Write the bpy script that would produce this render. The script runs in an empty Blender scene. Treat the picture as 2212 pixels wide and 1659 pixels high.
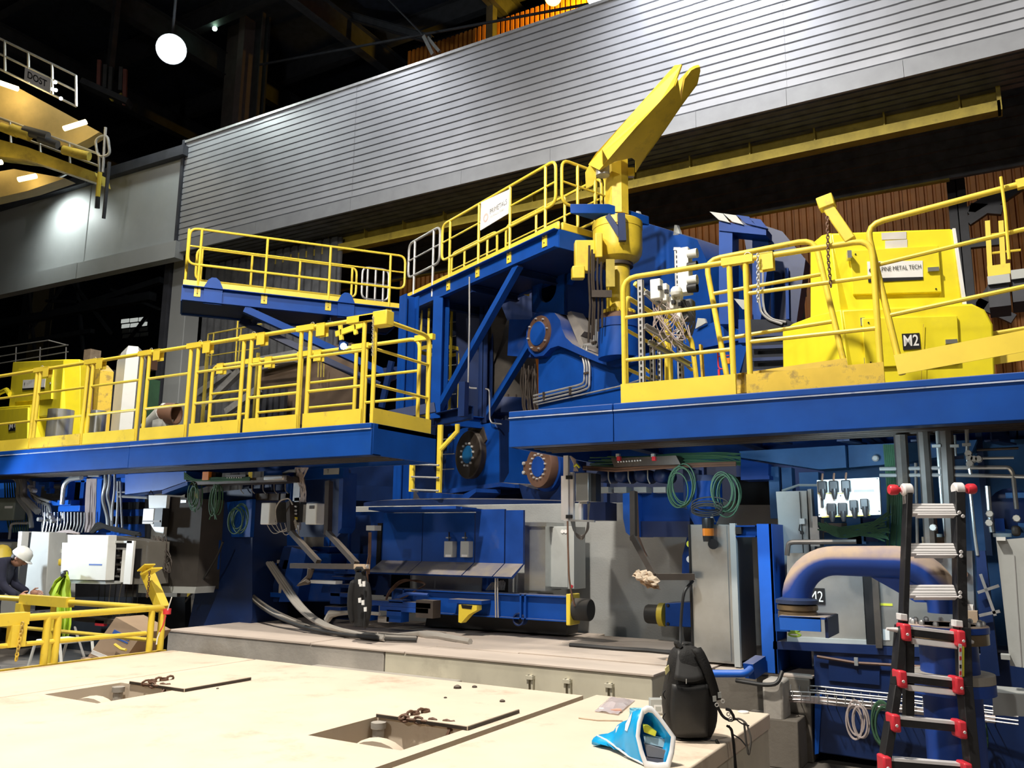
import bpy, math, random
from mathutils import Vector, Matrix
from math import sin, cos, pi, radians, atan2, sqrt
random.seed(7)
SC = bpy.context.scene
COL = SC.collection
V = Vector
# ---------------------------------------------------------------- camera
CF, CYAW, CPIT, CROL = 1830.6, radians(30.46), radians(10.43), radians(.553)
EYE = V((0, 0, 1.7))
FW = V((-sin(CYAW)*cos(CPIT), cos(CYAW)*cos(CPIT), sin(CPIT)))
_r = V((cos(CYAW), sin(CYAW), 0)); _u = _r.cross(FW)
RT = _r*cos(CROL) + _u*sin(CROL); UP = _u*cos(CROL) - _r*sin(CROL)
cam = bpy.data.cameras.new('camera'); camo = bpy.data.objects.new('camera', cam); COL.objects.link(camo)
camo.matrix_world = Matrix(((RT.x, UP.x, -FW.x, EYE.x), (RT.y, UP.y, -FW.y, EYE.y), (RT.z, UP.z, -FW.z, EYE.z), (0, 0, 0, 1)))
cam.sensor_fit = 'HORIZONTAL'; cam.sensor_width = 36; cam.lens = 36*CF/2212; cam.clip_end = 300; cam.clip_start = .05
SC.camera = camo
# ---------------------------------------------------------------- world, exposure
SC.view_settings.view_transform = 'Standard'; SC.view_settings.look = 'None'
SC.view_settings.exposure = 0.0; SC.view_settings.gamma = 1.0; SC.view_settings.use_curve_mapping = False
w = bpy.data.worlds.new('hall_air'); SC.world = w; w.use_nodes = True
w.node_tree.nodes['Background'].inputs[0].default_value = (.55, .6, .75, 1)
w.node_tree.nodes['Background'].inputs[1].default_value = .0
# ---------------------------------------------------------------- hall lamps (high bays, work lights, added unseen fills, mostly above and behind the viewer)
def spot(name, loc, to, power, col=(1, .97, .92), size=140, rad=.3, blend=.5):
    l = bpy.data.lights.new(name, 'SPOT'); l.energy = power; l.color = col; l.spot_size = radians(size); l.spot_blend = blend; l.shadow_soft_size = rad
    o = bpy.data.objects.new(name, l); COL.objects.link(o); o.location = loc
    o.rotation_euler = (V(to)-V(loc)).to_track_quat('-Z', 'Y').to_euler(); return o
def point(name, loc, power, col=(1, 1, 1), rad=.1):
    l = bpy.data.lights.new(name, 'POINT'); l.energy = power; l.color = col; l.shadow_soft_size = rad
    o = bpy.data.objects.new(name, l); COL.objects.link(o); o.location = loc; return o
WARM = (1, .93, .82); COOL = (.78, .9, 1)
spot('bay_and_fill_light', (-3.6, 1.4, 11.0), (-3.6, 6.8, 1), 5700, WARM, 150, .26)
spot('bay_and_fill_light', (-4.5, -9.5, 8.6), (-4, 17, 9), 1500, (1, .96, .9), 110, .3)  # unseen fill added to brighten the yellow runway beam and upright faces
spot('bay_and_fill_light', (-10.2, 4.4, 12.5), (-9, 6.5, 2), 2900, WARM, 150, .28)
spot('bay_and_fill_light', (5.5, 1.0, 12.5), (2, 6, 2), 1000, WARM, 150, .3)
spot('bay_and_fill_light', (-3.6, 0.5, 13.0), (-3.8, 3.2, .6), 350, WARM, 44, .3, .6)
for hx_, hp_w in ((-15.5, 1100), (-9.5, 620), (-3.5, 420), (1.5, 480)): spot('canopy_fill', (hx_+.6, 5.5, 15.6), (hx_, 15, 11.4), hp_w, (.95, .96, 1), 74, .3, .6)  # unseen fill spots added to brighten the ribbed canopy
spot('work_light', (-12.4, 5.2, 1.9), (-10.8, 7.2, 1.45), 300, COOL, 96, .12, .3)
spot('work_light', (-1.0, 6.35, 2.2), (-1.1, 8.4, 1.7), 60, (.6, .85, 1), 100, .12, .3)
spot('work_light', (-2.6, 6.8, 2.42), (-2.5, 7.6, 1.2), 26, (.7, .9, 1), 150, .1)
spot('hood_glare_spot', (-4.3, 13.2, 14.6), (-4.3, 15, 12.2), 1900, (.92, .94, 1), 100, .15, .9)  # unseen spot added for the bright reflection on one hood sheet
spot('hood_glare_spot', (-13.6, 12.9, 14.9), (-12.9, 15, 11.6), 260, (.95, .97, 1), 110, .15, .9)  # weaker unseen spot added for the left bright patch on the hood
# ---------------------------------------------------------------- pixel ray helpers (real positions on real planes)
def ray(x, y): return FW + RT*((x-1106)/CF) - UP*((y-829.5)/CF)
def P(x, y, **k):
    d = ray(x, y); a, v = next(iter(k.items()))
    if a == 'D': return EYE + d*v
    i = 'XYZ'.index(a); return EYE + d*((v-EYE[i])/d[i])
def PP(x, y, p0, n):
    d = ray(x, y); return EYE + d*((V(p0)-EYE).dot(n)/d.dot(n))
def zat(X, Y, py):                                        # height above (X, Y) seen at picture row py
    lo, hi = -5., 40.
    for _ in range(50):
        m = (lo+hi)/2; q = V((X, Y, m))-EYE
        if 829.5-CF*q.dot(UP)/q.dot(FW) > py: lo = m
        else: hi = m
    return lo
# ---------------------------------------------------------------- materials
MATS = {}
def lin(c): return tuple((x/12.92 if x <= .04045 else ((x+.055)/1.055)**2.4) for x in c)
def hx(s): return lin(tuple(int(s[i:i+2], 16)/255 for i in (0, 2, 4)))
def mat(name, col, rough=.5, metal=0, var=.12, scale=3., dust=0., dustcol=(.36, .31, .26), bump=0., bscale=40., wear=0., wearcol=(.1, .07, .05), streak=0, emit=None, spec=.5, trans=0, alpha=1, wscale=5., stretch=(1, 1, 1), wlo=.55, wwid=.1, dlo=.35, dhi=.85):
    m = bpy.data.materials.new(name); m.use_nodes = True; nt = m.node_tree; N = nt.nodes; L = nt.links
    b = N['Principled BSDF']; b.inputs['Roughness'].default_value = rough; b.inputs['Metallic'].default_value = metal
    b.inputs['Specular IOR Level'].default_value = spec
    tc = N.new('ShaderNodeTexCoord'); mp = N.new('ShaderNodeMapping'); mp.inputs['Scale'].default_value = stretch
    geo = N.new('ShaderNodeNewGeometry')
    L.new(geo.outputs['Position'], mp.inputs['Vector'])
    def noise(sc, det=4, ro=.55):
        n = N.new('ShaderNodeTexNoise'); n.inputs['Scale'].default_value = sc; n.inputs['Detail'].default_value = det; n.inputs['Roughness'].default_value = ro
        L.new(mp.outputs[0], n.inputs['Vector']); return n.outputs['Fac']
    def ramp(f, a, c, hi=1., lo=0.):
        r = N.new('ShaderNodeMapRange'); r.inputs['From Min'].default_value = a; r.inputs['From Max'].default_value = c
        r.inputs['To Min'].default_value = lo; r.inputs['To Max'].default_value = hi; L.new(f, r.inputs['Value']); return r.outputs[0]
    def mix(f, A, B):
        x = N.new('ShaderNodeMix'); x.data_type = 'RGBA'
        if isinstance(f, (int, float)): x.inputs['Factor'].default_value = f
        else: L.new(f, x.inputs['Factor'])
        for s, c in ((6, A), (7, B)):
            if isinstance(c, tuple): x.inputs[s].default_value = (*c, 1)
            else: L.new(c, x.inputs[s])
        return x.outputs[2]
    c = tuple(col)
    if var: c = mix(ramp(noise(scale), .3, .7), tuple(max(0, v*(1-var)) for v in col), tuple(min(1, v*(1+var)) for v in col))
    if wear:
        c = mix(ramp(noise(wscale, 8, .7), wlo, wlo+wwid, wear), c, wearcol)
    if dust:
        s = N.new('ShaderNodeSeparateXYZ'); L.new(geo.outputs['Normal'], s.inputs[0])
        f = ramp(s.outputs['Z'], dlo, dhi, dust)
        mu = N.new('ShaderNodeMath'); mu.operation = 'MULTIPLY'; L.new(f, mu.inputs[0]); L.new(ramp(noise(6), .2, .6, 1, .55), mu.inputs[1])
        c = mix(mu.outputs[0], c, dustcol)
        rr = N.new('ShaderNodeMapRange'); rr.inputs['To Min'].default_value = rough; rr.inputs['To Max'].default_value = .9; L.new(mu.outputs[0], rr.inputs['Value']); L.new(rr.outputs[0], b.inputs['Roughness'])
    if isinstance(c, tuple): b.inputs['Base Color'].default_value = (*c, 1)
    else: L.new(c, b.inputs['Base Color'])
    if bump:
        bn = N.new('ShaderNodeBump'); bn.inputs['Strength'].default_value = bump; bn.inputs['Distance'].default_value = .01
        L.new(noise(bscale, 5), bn.inputs['Height']); L.new(bn.outputs[0], b.inputs['Normal'])
    if emit: b.inputs['Emission Color'].default_value = (*emit[0], 1); b.inputs['Emission Strength'].default_value = emit[1]
    if trans: b.inputs['Transmission Weight'].default_value = trans
    if alpha < 1: b.inputs['Alpha'].default_value = alpha
    MATS[name] = m; return m
DUST = (.33, .29, .25)
BLUE = mat('blue_paint', (.004, .06, .32), .48, var=.14, dust=.75, dustcol=(.2, .2, .24), wear=.2, wearcol=(.012, .075, .27), wscale=2.5, spec=.25)
BLUED = mat('dusty_blue_paint', (.008, .055, .29), .5, var=.2, dust=1., dustcol=DUST, wear=.3, wearcol=(.07, .1, .22), wscale=2., spec=.25)
BLUEDK = mat('shaded_blue_paint', (.005, .022, .1), .45, var=.2, dust=.8, dustcol=(.16, .15, .15), wear=.2, wearcol=(.02, .03, .07))  # blue paint darkened to stand for shade on hidden and rear parts
BLUEBR = mat('bright_blue_paint', (.015, .13, .62), .35, var=.1, dust=.4, dustcol=(.2, .25, .35))
YEL = mat('yellow_paint', (.83, .63, .06), .4, var=.07, dust=.3, dustcol=(.62, .47, .2), wear=.45, wearcol=(.42, .3, .1), wscale=9, wlo=.6)
YELD = mat('dirty_yellow_paint', (.72, .5, .05), .5, var=.15, dust=.5, dustcol=(.5, .4, .2), wear=.7, wearcol=(.2, .14, .06), wscale=6, wlo=.52)
YELC = mat('crane_yellow_paint', (.76, .56, .045), .42, var=.1, dust=.6, dustcol=(.62, .5, .24), wear=.25, wearcol=(.3, .2, .05))
YELBR = mat('drum_yellow_paint', (.92, .78, .03), .35, var=.06, wear=.3, wearcol=(.55, .45, .08), wscale=2.5, wlo=.5, wwid=.3)
YELOLD = mat('soiled_yellow_paint', (.5, .39, .06), .6, var=.25, wear=.5, wearcol=(.12, .09, .03), wscale=1.5)
GALV = mat('galvanised_steel', (.5, .5, .5), .42, metal=.55, var=.14, scale=8, dust=.3, wear=.2, wearcol=(.3, .3, .31))
HOODM = mat('ribbed_cladding_steel', (.43, .44, .47), .46, metal=.3, var=.1, scale=1.2, wear=.2, wearcol=(.36, .36, .38), wscale=.9, wlo=.45, wwid=.3)
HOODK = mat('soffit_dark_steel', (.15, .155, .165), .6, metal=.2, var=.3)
STEEL = mat('stainless_steel', (.58, .6, .6), .3, metal=.8, var=.08, scale=5, wear=.3, wearcol=(.48, .47, .44), wscale=3)
CABG = mat('grey_cabinet_paint', (.46, .48, .47), .4, var=.06, wear=.15, wearcol=(.3, .3, .28))
CABW = mat('white_enamel', (.8, .82, .8), .35, var=.04, wear=.12, wearcol=(.5, .5, .48))
GREYP = mat('pale_grey_panel', (.44, .46, .46), .5, var=.08, scale=.6, wear=.35, wearcol=(.33, .35, .34), wscale=.7, wlo=.45, wwid=.3)
CONC = mat('concrete', (.4, .37, .33), .85, var=.15, scale=2, bump=.25, bscale=30, wear=.45, wearcol=(.22, .2, .18), wscale=1.8, wlo=.5, wwid=.25)
CONCT = mat('sandy_floor_plate', (.74, .63, .5), .8, var=.06, scale=2.5, bump=.06, bscale=40, wear=.55, wearcol=(.42, .27, .19), wscale=2.2, wlo=.56, wwid=.16)
CONCW = mat('grey_concrete_wall', (.36, .37, .365), .9, var=.2, scale=1.2, bump=.3, bscale=45, wear=.5, wearcol=(.36, .36, .35), wscale=.8, wlo=.45, wwid=.2)
CONCSIDE = mat('cream_painted_concrete', (.6, .56, .44), .75, var=.1, wear=.4, wearcol=(.4, .36, .28), wscale=2.2)
SLABT = mat('dusty_slab_top', (.58, .49, .42), .9, var=.14, scale=1.6, bump=.15, wear=.5, wearcol=(.4, .33, .28), wscale=2.5, stretch=(.5, 1.5, 1))
FLOORM = mat('dirty_concrete_floor', (.17, .15, .13), .8, var=.25, scale=1, wear=.5, wearcol=(.07, .06, .055), wscale=.8)
CONCD = mat('shaded_dark_concrete', (.17, .15, .125), .85, var=.2, scale=1.5, bump=.2, wear=.5, wearcol=(.1, .085, .07), wscale=1.2, wlo=.45, wwid=.2)  # concrete darkened for the platform's shadow, with blotches of dirt
DARK = mat('dark_steelwork', (.045, .048, .06), .6, var=.25, wear=.2, wearcol=(.06, .05, .05))
DARKB = mat('hall_roof_steel', (.03, .038, .065), .7, var=.3)
GREYCOL = mat('grey_red_column_paint', (.13, .115, .115), .6, var=.15, wear=.3, wearcol=(.17, .12, .12), wscale=.8)
ORANGE = mat('ochre_wall_cladding', (.4, .14, .016), .6, var=.15, wear=.3, wearcol=(.2, .09, .03), wscale=1.5)
BLACK = mat('black_plastic', (.014, .014, .016), .45, var=.1)
BLACKF = mat('black_nylon_fabric', (.008, .008, .009), .75, var=.25, scale=14, bump=.3, bscale=120)
RUB = mat('black_rubber', (.03, .03, .03), .6, var=.2, dust=.4)
HOSE = mat('pale_dusty_hose', (.4, .37, .33), .7, var=.15)
CABLEG = mat('green_cable', (.05, .13, .07), .6, var=.2)
CABLEP = mat('pink_grey_cable', (.5, .42, .4), .6, var=.15)
CABLEB = mat('black_cable', (.02, .02, .02), .5, var=.1)
PIPEM = mat('bright_pipe_steel', (.6, .61, .6), .28, metal=.7, var=.1)
PIPED = mat('dark_pipe_steel', (.1, .085, .075), .45, metal=.4, var=.3, wear=.4, wearcol=(.22, .16, .11))
RUST = mat('brown_rusty_steel', (.16, .085, .055), .6, metal=.2, var=.2)
RUSTD = mat('dark_rusty_steel', (.055, .042, .034), .6, metal=.2, var=.3, dust=.5)
BOLT = mat('bright_bolt_steel', (.75, .73, .7), .35, metal=.5, var=.05)
RED = mat('red_plastic', (.72, .04, .06), .35, var=.05)
ORNG = mat('orange_plastic', (.85, .25, .02), .35, var=.05)
ALU = mat('bright_aluminium', (.88, .86, .87), .4, metal=.1, var=.04)
CARD = mat('cardboard', (.42, .3, .2), .85, var=.08)
PAPER = mat('white_paper', (.85, .85, .84), .7, var=.03)
TXTK = mat('black_lettering', (.02, .02, .022), .5, var=0)
TXTW = mat('white_lettering', (.85, .85, .84), .5, var=0)
TXTG = mat('grey_lettering', (.3, .3, .31), .5, var=0)
TXTB = mat('blue_lettering', (.03, .12, .5), .5, var=0)
NAVY = mat('navy_work_cloth', (.02, .022, .05), .85, var=.2, scale=9, bump=.3, bscale=30)
SKIN = mat('skin', (.5, .26, .18), .5, var=.08)
HAIR = mat('dark_hair', (.03, .02, .015), .6, var=.2)
HIVIS = mat('hi_vis_yellow_cloth', (.45, .62, .03), .8, var=.12, scale=9)
BAGB = mat('bright_blue_bag_film', (.01, .38, .8), .3, var=.1, scale=10)
BAGW = mat('white_bag_film', (.85, .87, .9), .35, var=.05)
FILM = mat('clear_plastic_film', (.75, .68, .72), .15, var=.05, alpha=.55)
LIME = mat('lime_yellow_label', (.7, .72, .06), .5, var=.08)
HOLE = mat('hole_shade_black', (.004, .004, .005), .9, var=0)  # near black painted for the shade inside holes and gaps
TARP = mat('tan_crumpled_cloth', (.55, .42, .3), .8, var=.2, scale=12)
def lamp(name, col, s): return mat(name, (.8, .8, .8), .5, var=0, emit=(col, s))
# ---------------------------------------------------------------- mesh builder
ORG = {}
def frame(d, up=V((0, 0, 1))):
    d = d.normalized(); s = d.cross(up)
    if s.length < 1e-4: s = d.cross(V((0, 1, 0)))
    s.normalize(); return d, s, s.cross(d)
class MB:
    def __init__(s): s.v = []; s.f = []; s.flat = set()
    def add(s, vs, fs):
        o = len(s.v); s.v += [V(x) for x in vs]; s.f += [tuple(i+o for i in f) for f in fs]; return s
    def hexa(s, p): return s.add(p, [(0, 3, 2, 1), (4, 5, 6, 7), (0, 1, 5, 4), (1, 2, 6, 5), (2, 3, 7, 6), (3, 0, 4, 7)])
    def bx(s, x0, x1, y0, y1, z0, z1):
        x0, x1 = sorted((x0, x1)); y0, y1 = sorted((y0, y1)); z0, z1 = sorted((z0, z1))
        return s.hexa([(x0, y0, z0), (x1, y0, z0), (x1, y1, z0), (x0, y1, z0), (x0, y0, z1), (x1, y0, z1), (x1, y1, z1), (x0, y1, z1)])
    def obx(s, c, t, n, u, a, b, h):                       # box centred at c, half sizes a, b, h along t, n, u
        c = V(c); t = V(t)*a; n = V(n)*b; u = V(u)*h
        return s.hexa([c-t-n-u, c+t-n-u, c+t+n-u, c-t+n-u, c-t-n+u, c+t-n+u, c+t+n+u, c-t+n+u])
    def beam(s, a, b, wd, ht, up=V((0, 0, 1))):
        a = V(a); b = V(b); d, sd, u = frame(b-a, up); return s.obx((a+b)/2, d, sd, u, (b-a).length/2, wd/2, ht/2)
    def ibeam(s, a, b, wd, ht, tw=.012, tf=.016, up=V((0, 0, 1))):
        a = V(a); b = V(b); d, sd, u = frame(b-a, up); c = (a+b)/2; L = (b-a).length/2
        s.obx(c, d, sd, u, L, tw/2, ht/2); s.obx(c+u*(ht/2-tf/2), d, sd, u, L, wd/2, tf/2); return s.obx(c-u*(ht/2-tf/2), d, sd, u, L, wd/2, tf/2)
    def channel(s, a, b, side, wd, ht, t=.012, up=V((0, 0, 1))):
        a = V(a); b = V(b); d, sd, u = frame(b-a, up); c = (a+b)/2; L = (b-a).length/2; sd = sd*side
        s.obx(c, d, sd, u, L, t/2, ht/2)
        for q in (1, -1): s.obx(c+u*q*(ht/2-t/2)+sd*wd/2, d, sd, u, L, wd/2, t/2)
        return s
    def tube(s, pts, r, n=8, fil=0, closed=False, seg=4, caps=True):
        pts = [V(p) for p in pts]
        if fil:
            q = []
            for i, p in enumerate(pts):
                if (i in (0, len(pts)-1)) and not closed: q.append(p); continue
                a = pts[i-1]-p; c = pts[(i+1) % len(pts)]-p; k = min(fil, a.length*.45, c.length*.45)
                A = p+a.normalized()*k; B = p+c.normalized()*k
                for j in range(seg+1):
                    t = j/seg; q.append(A*(1-t)**2+p*2*t*(1-t)+B*t*t)
            pts = q
        m = len(pts); base = len(s.v); rr = r if isinstance(r, (list, tuple)) else [r]*m
        d = (pts[1]-pts[0]); _, sd, u = frame(d)
        for i, p in enumerate(pts):
            if closed: d = (pts[(i+1) % m]-pts[i-1]).normalized()
            elif i == 0: d = (pts[1]-p).normalized()
            elif i == m-1: d = (p-pts[-2]).normalized()
            else: d = ((pts[i+1]-p).normalized()+(p-pts[i-1]).normalized()).normalized()
            sd = (sd-d*sd.dot(d)); sd = sd.normalized() if sd.length > 1e-5 else frame(d)[1]; u = sd.cross(d)
            for j in range(n):
                a = 2*pi*j/n; s.v.append(p+(sd*cos(a)+u*sin(a))*rr[i])
        for i in range(m if closed else m-1):
            k = (i+1) % m
            for j in range(n):
                l = (j+1) % n; s.f.append((base+i*n+j, base+k*n+j, base+k*n+l, base+i*n+l))
        if not closed and caps:
            s.f.append(tuple(base+j for j in range(n))); s.f.append(tuple(base+(m-1)*n+j for j in reversed(range(n))))
        return s
    def cyl(s, a, b, r, n=16, r2=None): return s.tube([a, b], [r, r if r2 is None else r2], n)
    def lathe(s, c, ax, prof, n=20, ref=None):              # prof = [(radius, offset along ax)]
        c = V(c); d, sd, u = frame(V(ax), ref or V((0, 0, 1))); base = len(s.v); m = len(prof)
        for r, h in prof:
            for j in range(n):
                a = 2*pi*j/n; s.v.append(c+d*h+(sd*cos(a)+u*sin(a))*max(r, 1e-4))
        for i in range(m-1):
            for j in range(n):
                l = (j+1) % n; s.f.append((base+i*n+j, base+i*n+l, base+(i+1)*n+l, base+(i+1)*n+j))
        if prof[0][0] > 1e-3: s.f.append(tuple(base+j for j in reversed(range(n))))
        if prof[-1][0] > 1e-3: s.f.append(tuple(base+(m-1)*n+j for j in range(n)))
        return s
    def prism(s, pts, vec):
        pts = [V(p) for p in pts]; n = len(pts); vec = V(vec)
        nr = V((0, 0, 0))
        for i in range(n): nr += pts[i].cross(pts[(i+1) % n])
        if nr.dot(vec) > 0: pts.reverse()
        vs = pts+[p+vec for p in pts]; fs = [tuple(range(n)), tuple(range(2*n-1, n-1, -1))]
        fs += [(i, i+n, (i+1) % n+n, (i+1) % n) for i in range(n)]
        return s.add(vs, fs)
    def plate(s, outer, inner, vec):                        # outline with one hole; equal point counts
        n = len(outer); vec = V(vec); o = [V(p) for p in outer]; i_ = [V(p) for p in inner]
        vs = o+i_+[p+vec for p in o]+[p+vec for p in i_]; fs = []
        for k in range(n):
            l = (k+1) % n
            fs += [(k, l, n+l, n+k), (2*n+l, 2*n+k, 3*n+k, 3*n+l), (l, k, 2*n+k, 2*n+l), (n+k, n+l, 3*n+l, 3*n+k)]
        return s.add(vs, fs)
    def sheet(s, grid, thick=None):
        h = len(grid); wd = len(grid[0]); vs = [V(p) for r in grid for p in r]; fs = []
        for i in range(h-1):
            for j in range(wd-1): fs.append((i*wd+j, i*wd+j+1, (i+1)*wd+j+1, (i+1)*wd+j))
        return s.add(vs, fs)
    def build(s, name, m, parent=None, smooth=True, bevel=0, label=None, kind=None, ang=40, sub=0, solid=0):
        if parent is not None: org = ORG[parent.name]
        else:
            xs = [v.x for v in s.v]; ys = [v.y for v in s.v]; zs = [v.z for v in s.v]
            org = V(((min(xs)+max(xs))/2, (min(ys)+max(ys))/2, min(zs)))
        me = bpy.data.meshes.new(name); me.from_pydata([v-org for v in s.v], [], s.f); me.update()
        me.materials.append(m)
        import bmesh
        bm = bmesh.new(); bm.from_mesh(me); bmesh.ops.recalc_face_normals(bm, faces=bm.faces); bm.to_mesh(me); bm.free()
        o = bpy.data.objects.new(name, me); COL.objects.link(o)
        if smooth:
            me.polygons.foreach_set('use_smooth', [True]*len(me.polygons)); me.set_sharp_from_angle(angle=radians(ang))
        if parent is None: o.location = org
        else: o.parent = parent
        ORG[o.name] = org
        if solid: md = o.modifiers.new('solid', 'SOLIDIFY'); md.thickness = solid; md.offset = 0
        if bevel: md = o.modifiers.new('bevel', 'BEVEL'); md.width = bevel; md.segments = 2; md.limit_method = 'ANGLE'; md.angle_limit = radians(40)
        if sub: md = o.modifiers.new('sub', 'SUBSURF'); md.levels = sub; md.render_levels = sub
        if label: o['label'] = label
        if kind: o['kind'] = kind
        return o
def tag(o, label, cat, group=None):
    o['label'] = label; o['category'] = cat
    if group: o['group'] = group
    return o
def thing(name, label, cat, loc=(0, 0, 0), group=None):
    o = bpy.data.objects.new(name, None); COL.objects.link(o); o.location = loc; o.empty_display_size = .1; ORG[o.name] = V(loc); return tag(o, label, cat, group)
def struct(mb, name, m, parent=None, **k): return mb.build(name, m, parent, kind=None if parent else 'structure', **k)
def setting(name, loc=(0, 0, 0)):
    o = bpy.data.objects.new(name, None); COL.objects.link(o); o.location = loc; o['kind'] = 'structure'; ORG[o.name] = V(loc); return o
def inst(src, parent, offset):                              # a copy of a part, sharing its mesh, moved by offset
    c = src.copy(); COL.objects.link(c); c.parent = parent; c.location = V(src.location)+V(offset); ORG[c.name] = ORG[src.name]; return c
def instm(src, parent, mtx):                                # a copy of a part built about the world origin of its thing, placed by a matrix
    c = src.copy(); COL.objects.link(c); c.parent = parent; c.matrix_local = mtx; return c
def text(s, m, parent, origin, right, up, height, name='lettering', width=None, label=None, bold=0, ext=.0015):
    cu = bpy.data.curves.new(name, 'FONT'); cu.body = s; cu.size = 1; cu.align_x = 'LEFT'; cu.offset = bold
    tmp = bpy.data.objects.new('tmp', cu); COL.objects.link(tmp)
    dg = bpy.context.evaluated_depsgraph_get(); me = bpy.data.meshes.new_from_object(tmp.evaluated_get(dg)); bpy.data.objects.remove(tmp)
    xs = [v.co.x for v in me.vertices]; ys = [v.co.y for v in me.vertices]
    x0, x1, y0, y1 = min(xs), max(xs), min(ys), max(ys); sy = height/(y1-y0); sx = (width/(x1-x0)) if width else sy
    right = V(right).normalized(); up = V(up).normalized(); nrm = right.cross(up); org = ORG[parent.name]
    for v in me.vertices: v.co = V(origin)+right*(v.co.x-x0)*sx+up*(v.co.y-y0)*sy+nrm*.002-org
    me.materials.append(m); o = bpy.data.objects.new(name, me); COL.objects.link(o); o.parent = parent; ORG[o.name] = org
    if label: o['label'] = label
    return o
def qrect(x0, y0, x1, y1, Y):                               # picture rectangle on the plane Y -> X0, X1, Z0, Z1
    xm, ym = (x0+x1)/2, (y0+y1)/2
    return P(x0, ym, Y=Y).x, P(x1, ym, Y=Y).x, P(xm, y1, Y=Y).z, P(xm, y0, Y=Y).z
def qbox(mb, x0, y0, x1, y1, Y, d):
    a, b, c, e = qrect(x0, y0, x1, y1, Y); mb.bx(a, b, Y, Y+d, c, e); return mb
def qpt(pts, Y): return [P(x, y, Y=Y) for x, y in pts]
def circ(c, t, u, r, n=24, a0=0): return [V(c)+V(t)*r*cos(a0+2*pi*i/n)+V(u)*r*sin(a0+2*pi*i/n) for i in range(n)]
XA = V((1, 0, 0)); YA = V((0, 1, 0)); ZA = V((0, 0, 1))
# ================================================================ SETTING
struct(MB().bx(-60, 14, -14, 46, -.3, 0), 'floor', FLOORM)
ce = struct(MB().bx(-60, 14, -14, 46, 23.0, 23.3), 'ceiling', DARKB)
for k in range(9):
    y = 2+4.6*k; struct(MB().ibeam((-58, y, 22.3), (13, y, 22.3), .35, .9), 'roof_beam', DARK, ce)
for k in range(10):
    x = -52+6.2*k; struct(MB().ibeam((x, -10, 21.3), (x, 42, 21.3), .4, 1.0), 'roof_girder', DARK, ce)
YH = 15.0
ZHB = P(1270, 333, Y=YH).z; ZHT = P(900, 143, Y=YH).z
# back wall of vertical ochre sheets: each sheet is a folded panel
wb = setting('wall_back', (-6, 24, 0))
xw0, xw1 = P(880, 150, Y=24).x, 9.5
ns = 20; sw = (xw1-xw0)/ns
for i in range(ns):
    mb = MB(); x0 = xw0+i*sw; pts = []
    nc = 7; cw = sw/nc
    for c in range(nc):
        xx = x0+c*cw; pts += [(xx, 24.0), (xx+cw*.55, 24.0), (xx+cw*.65, 24.07), (xx+cw*.9, 24.07)]
    pts.append((x0+sw-.01, 24.0))
    mb.sheet([[(x, y, 0) for x, y in pts], [(x, y, 20.5) for x, y in pts]])
    struct(mb, 'cladding_sheet', ORANGE, wb, smooth=False)
struct(MB().bx(-60, 14, 45.5, 46, 0, 23), 'wall_far', DARKB)
struct(MB().bx(13.6, 14, -14, 46, 0, 23), 'wall_right', DARKB)
struct(MB().bx(-60, -59.6, -14, 46, 0, 23), 'wall_left', DARKB)
# ---- ribbed steel canopy over the bay
hood = thing('ribbed_canopy', 'long silvery hood of horizontally ribbed steel sheets above the blue machines', 'canopy', (-8, YH, ZHB))
XL = P(392, 430, Y=YH).x
zf = ZHB+.34
seams = [XL]+[P(px, py, Y=YH).x for px, py in ((560, 400), (765, 300), (1000, 280), (1190, 230), (1501, 150), (1695, 120), (1945, 60))]+[1.6, 3.6]
NR = 17
def hood_profile():
    pr = []; p = (ZHT-zf)/NR
    for i in range(NR):
        z = zf+i*p; pr += [(z, .0), (z+.004, .05), (z+.036, .05), (z+.04, 0)]
    pr.append((ZHT, 0)); return pr
hp = hood_profile()
for i in range(len(seams)-1):
    a, b = seams[i]+.004, seams[i+1]+.012; off = .006*(i % 2)
    MB().sheet([[(a, YH+d-off, z) for z, d in hp], [(b, YH+d-off, z) for z, d in hp]]).build('ribbed_sheet', HOODM, hood, smooth=False, solid=.004)
for i in range(len(seams)-1): MB().bx(seams[i], seams[i+1]-.006, YH-.03, YH+.03, ZHB, zf-.005).build('fascia', mat('fascia_steel_%d' % i, (.31, .32, .34), .45, metal=.2, var=.08), hood)
MB().bx(XL-.05, 3.6, YH-.05, YH+.1, ZHT, ZHT+.07).build('cap_strip', GALV, hood)
MB().bx(XL-.10, XL, YH-.06, YH+.3, ZHB-.1, ZHT+.1).build('end_trim', DARK, hood)
# dark ribbed soffit and the yellow crane beam beneath
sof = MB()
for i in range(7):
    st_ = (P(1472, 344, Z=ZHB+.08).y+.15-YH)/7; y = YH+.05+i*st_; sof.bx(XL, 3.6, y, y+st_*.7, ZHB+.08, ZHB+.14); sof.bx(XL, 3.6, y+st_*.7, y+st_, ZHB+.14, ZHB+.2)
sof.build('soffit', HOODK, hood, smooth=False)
YB = P(1472, 344, Z=ZHB+.08).y
zb1 = P(1472, 344, Y=YB).z; zb0 = P(1472, 388, Y=YB).z; zbm = P(1472, 370, Y=YB).z
cb = thing('crane_runway_beam', 'long soiled yellow runway beam under the ribbed canopy', 'beam', (-6, YB, zb0))
XB0 = P(600, 545, Y=YB).x; XB1 = P(2160, 215, Y=YB).x
MB().bx(XB0, XB1, YB+.12, YB+.16, zb0, zb1+.05).build('web', YELOLD, cb)
MB().bx(XB0, XB1, YB-.1, YB+.13, zb0, zbm).build('bottom_flange', YELOLD, cb)
MB().bx(XB1-.05, XB1+.02, YB-.1, YB+.2, zb0, zb1+.25).build('end_plate', YELOLD, cb)
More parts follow.
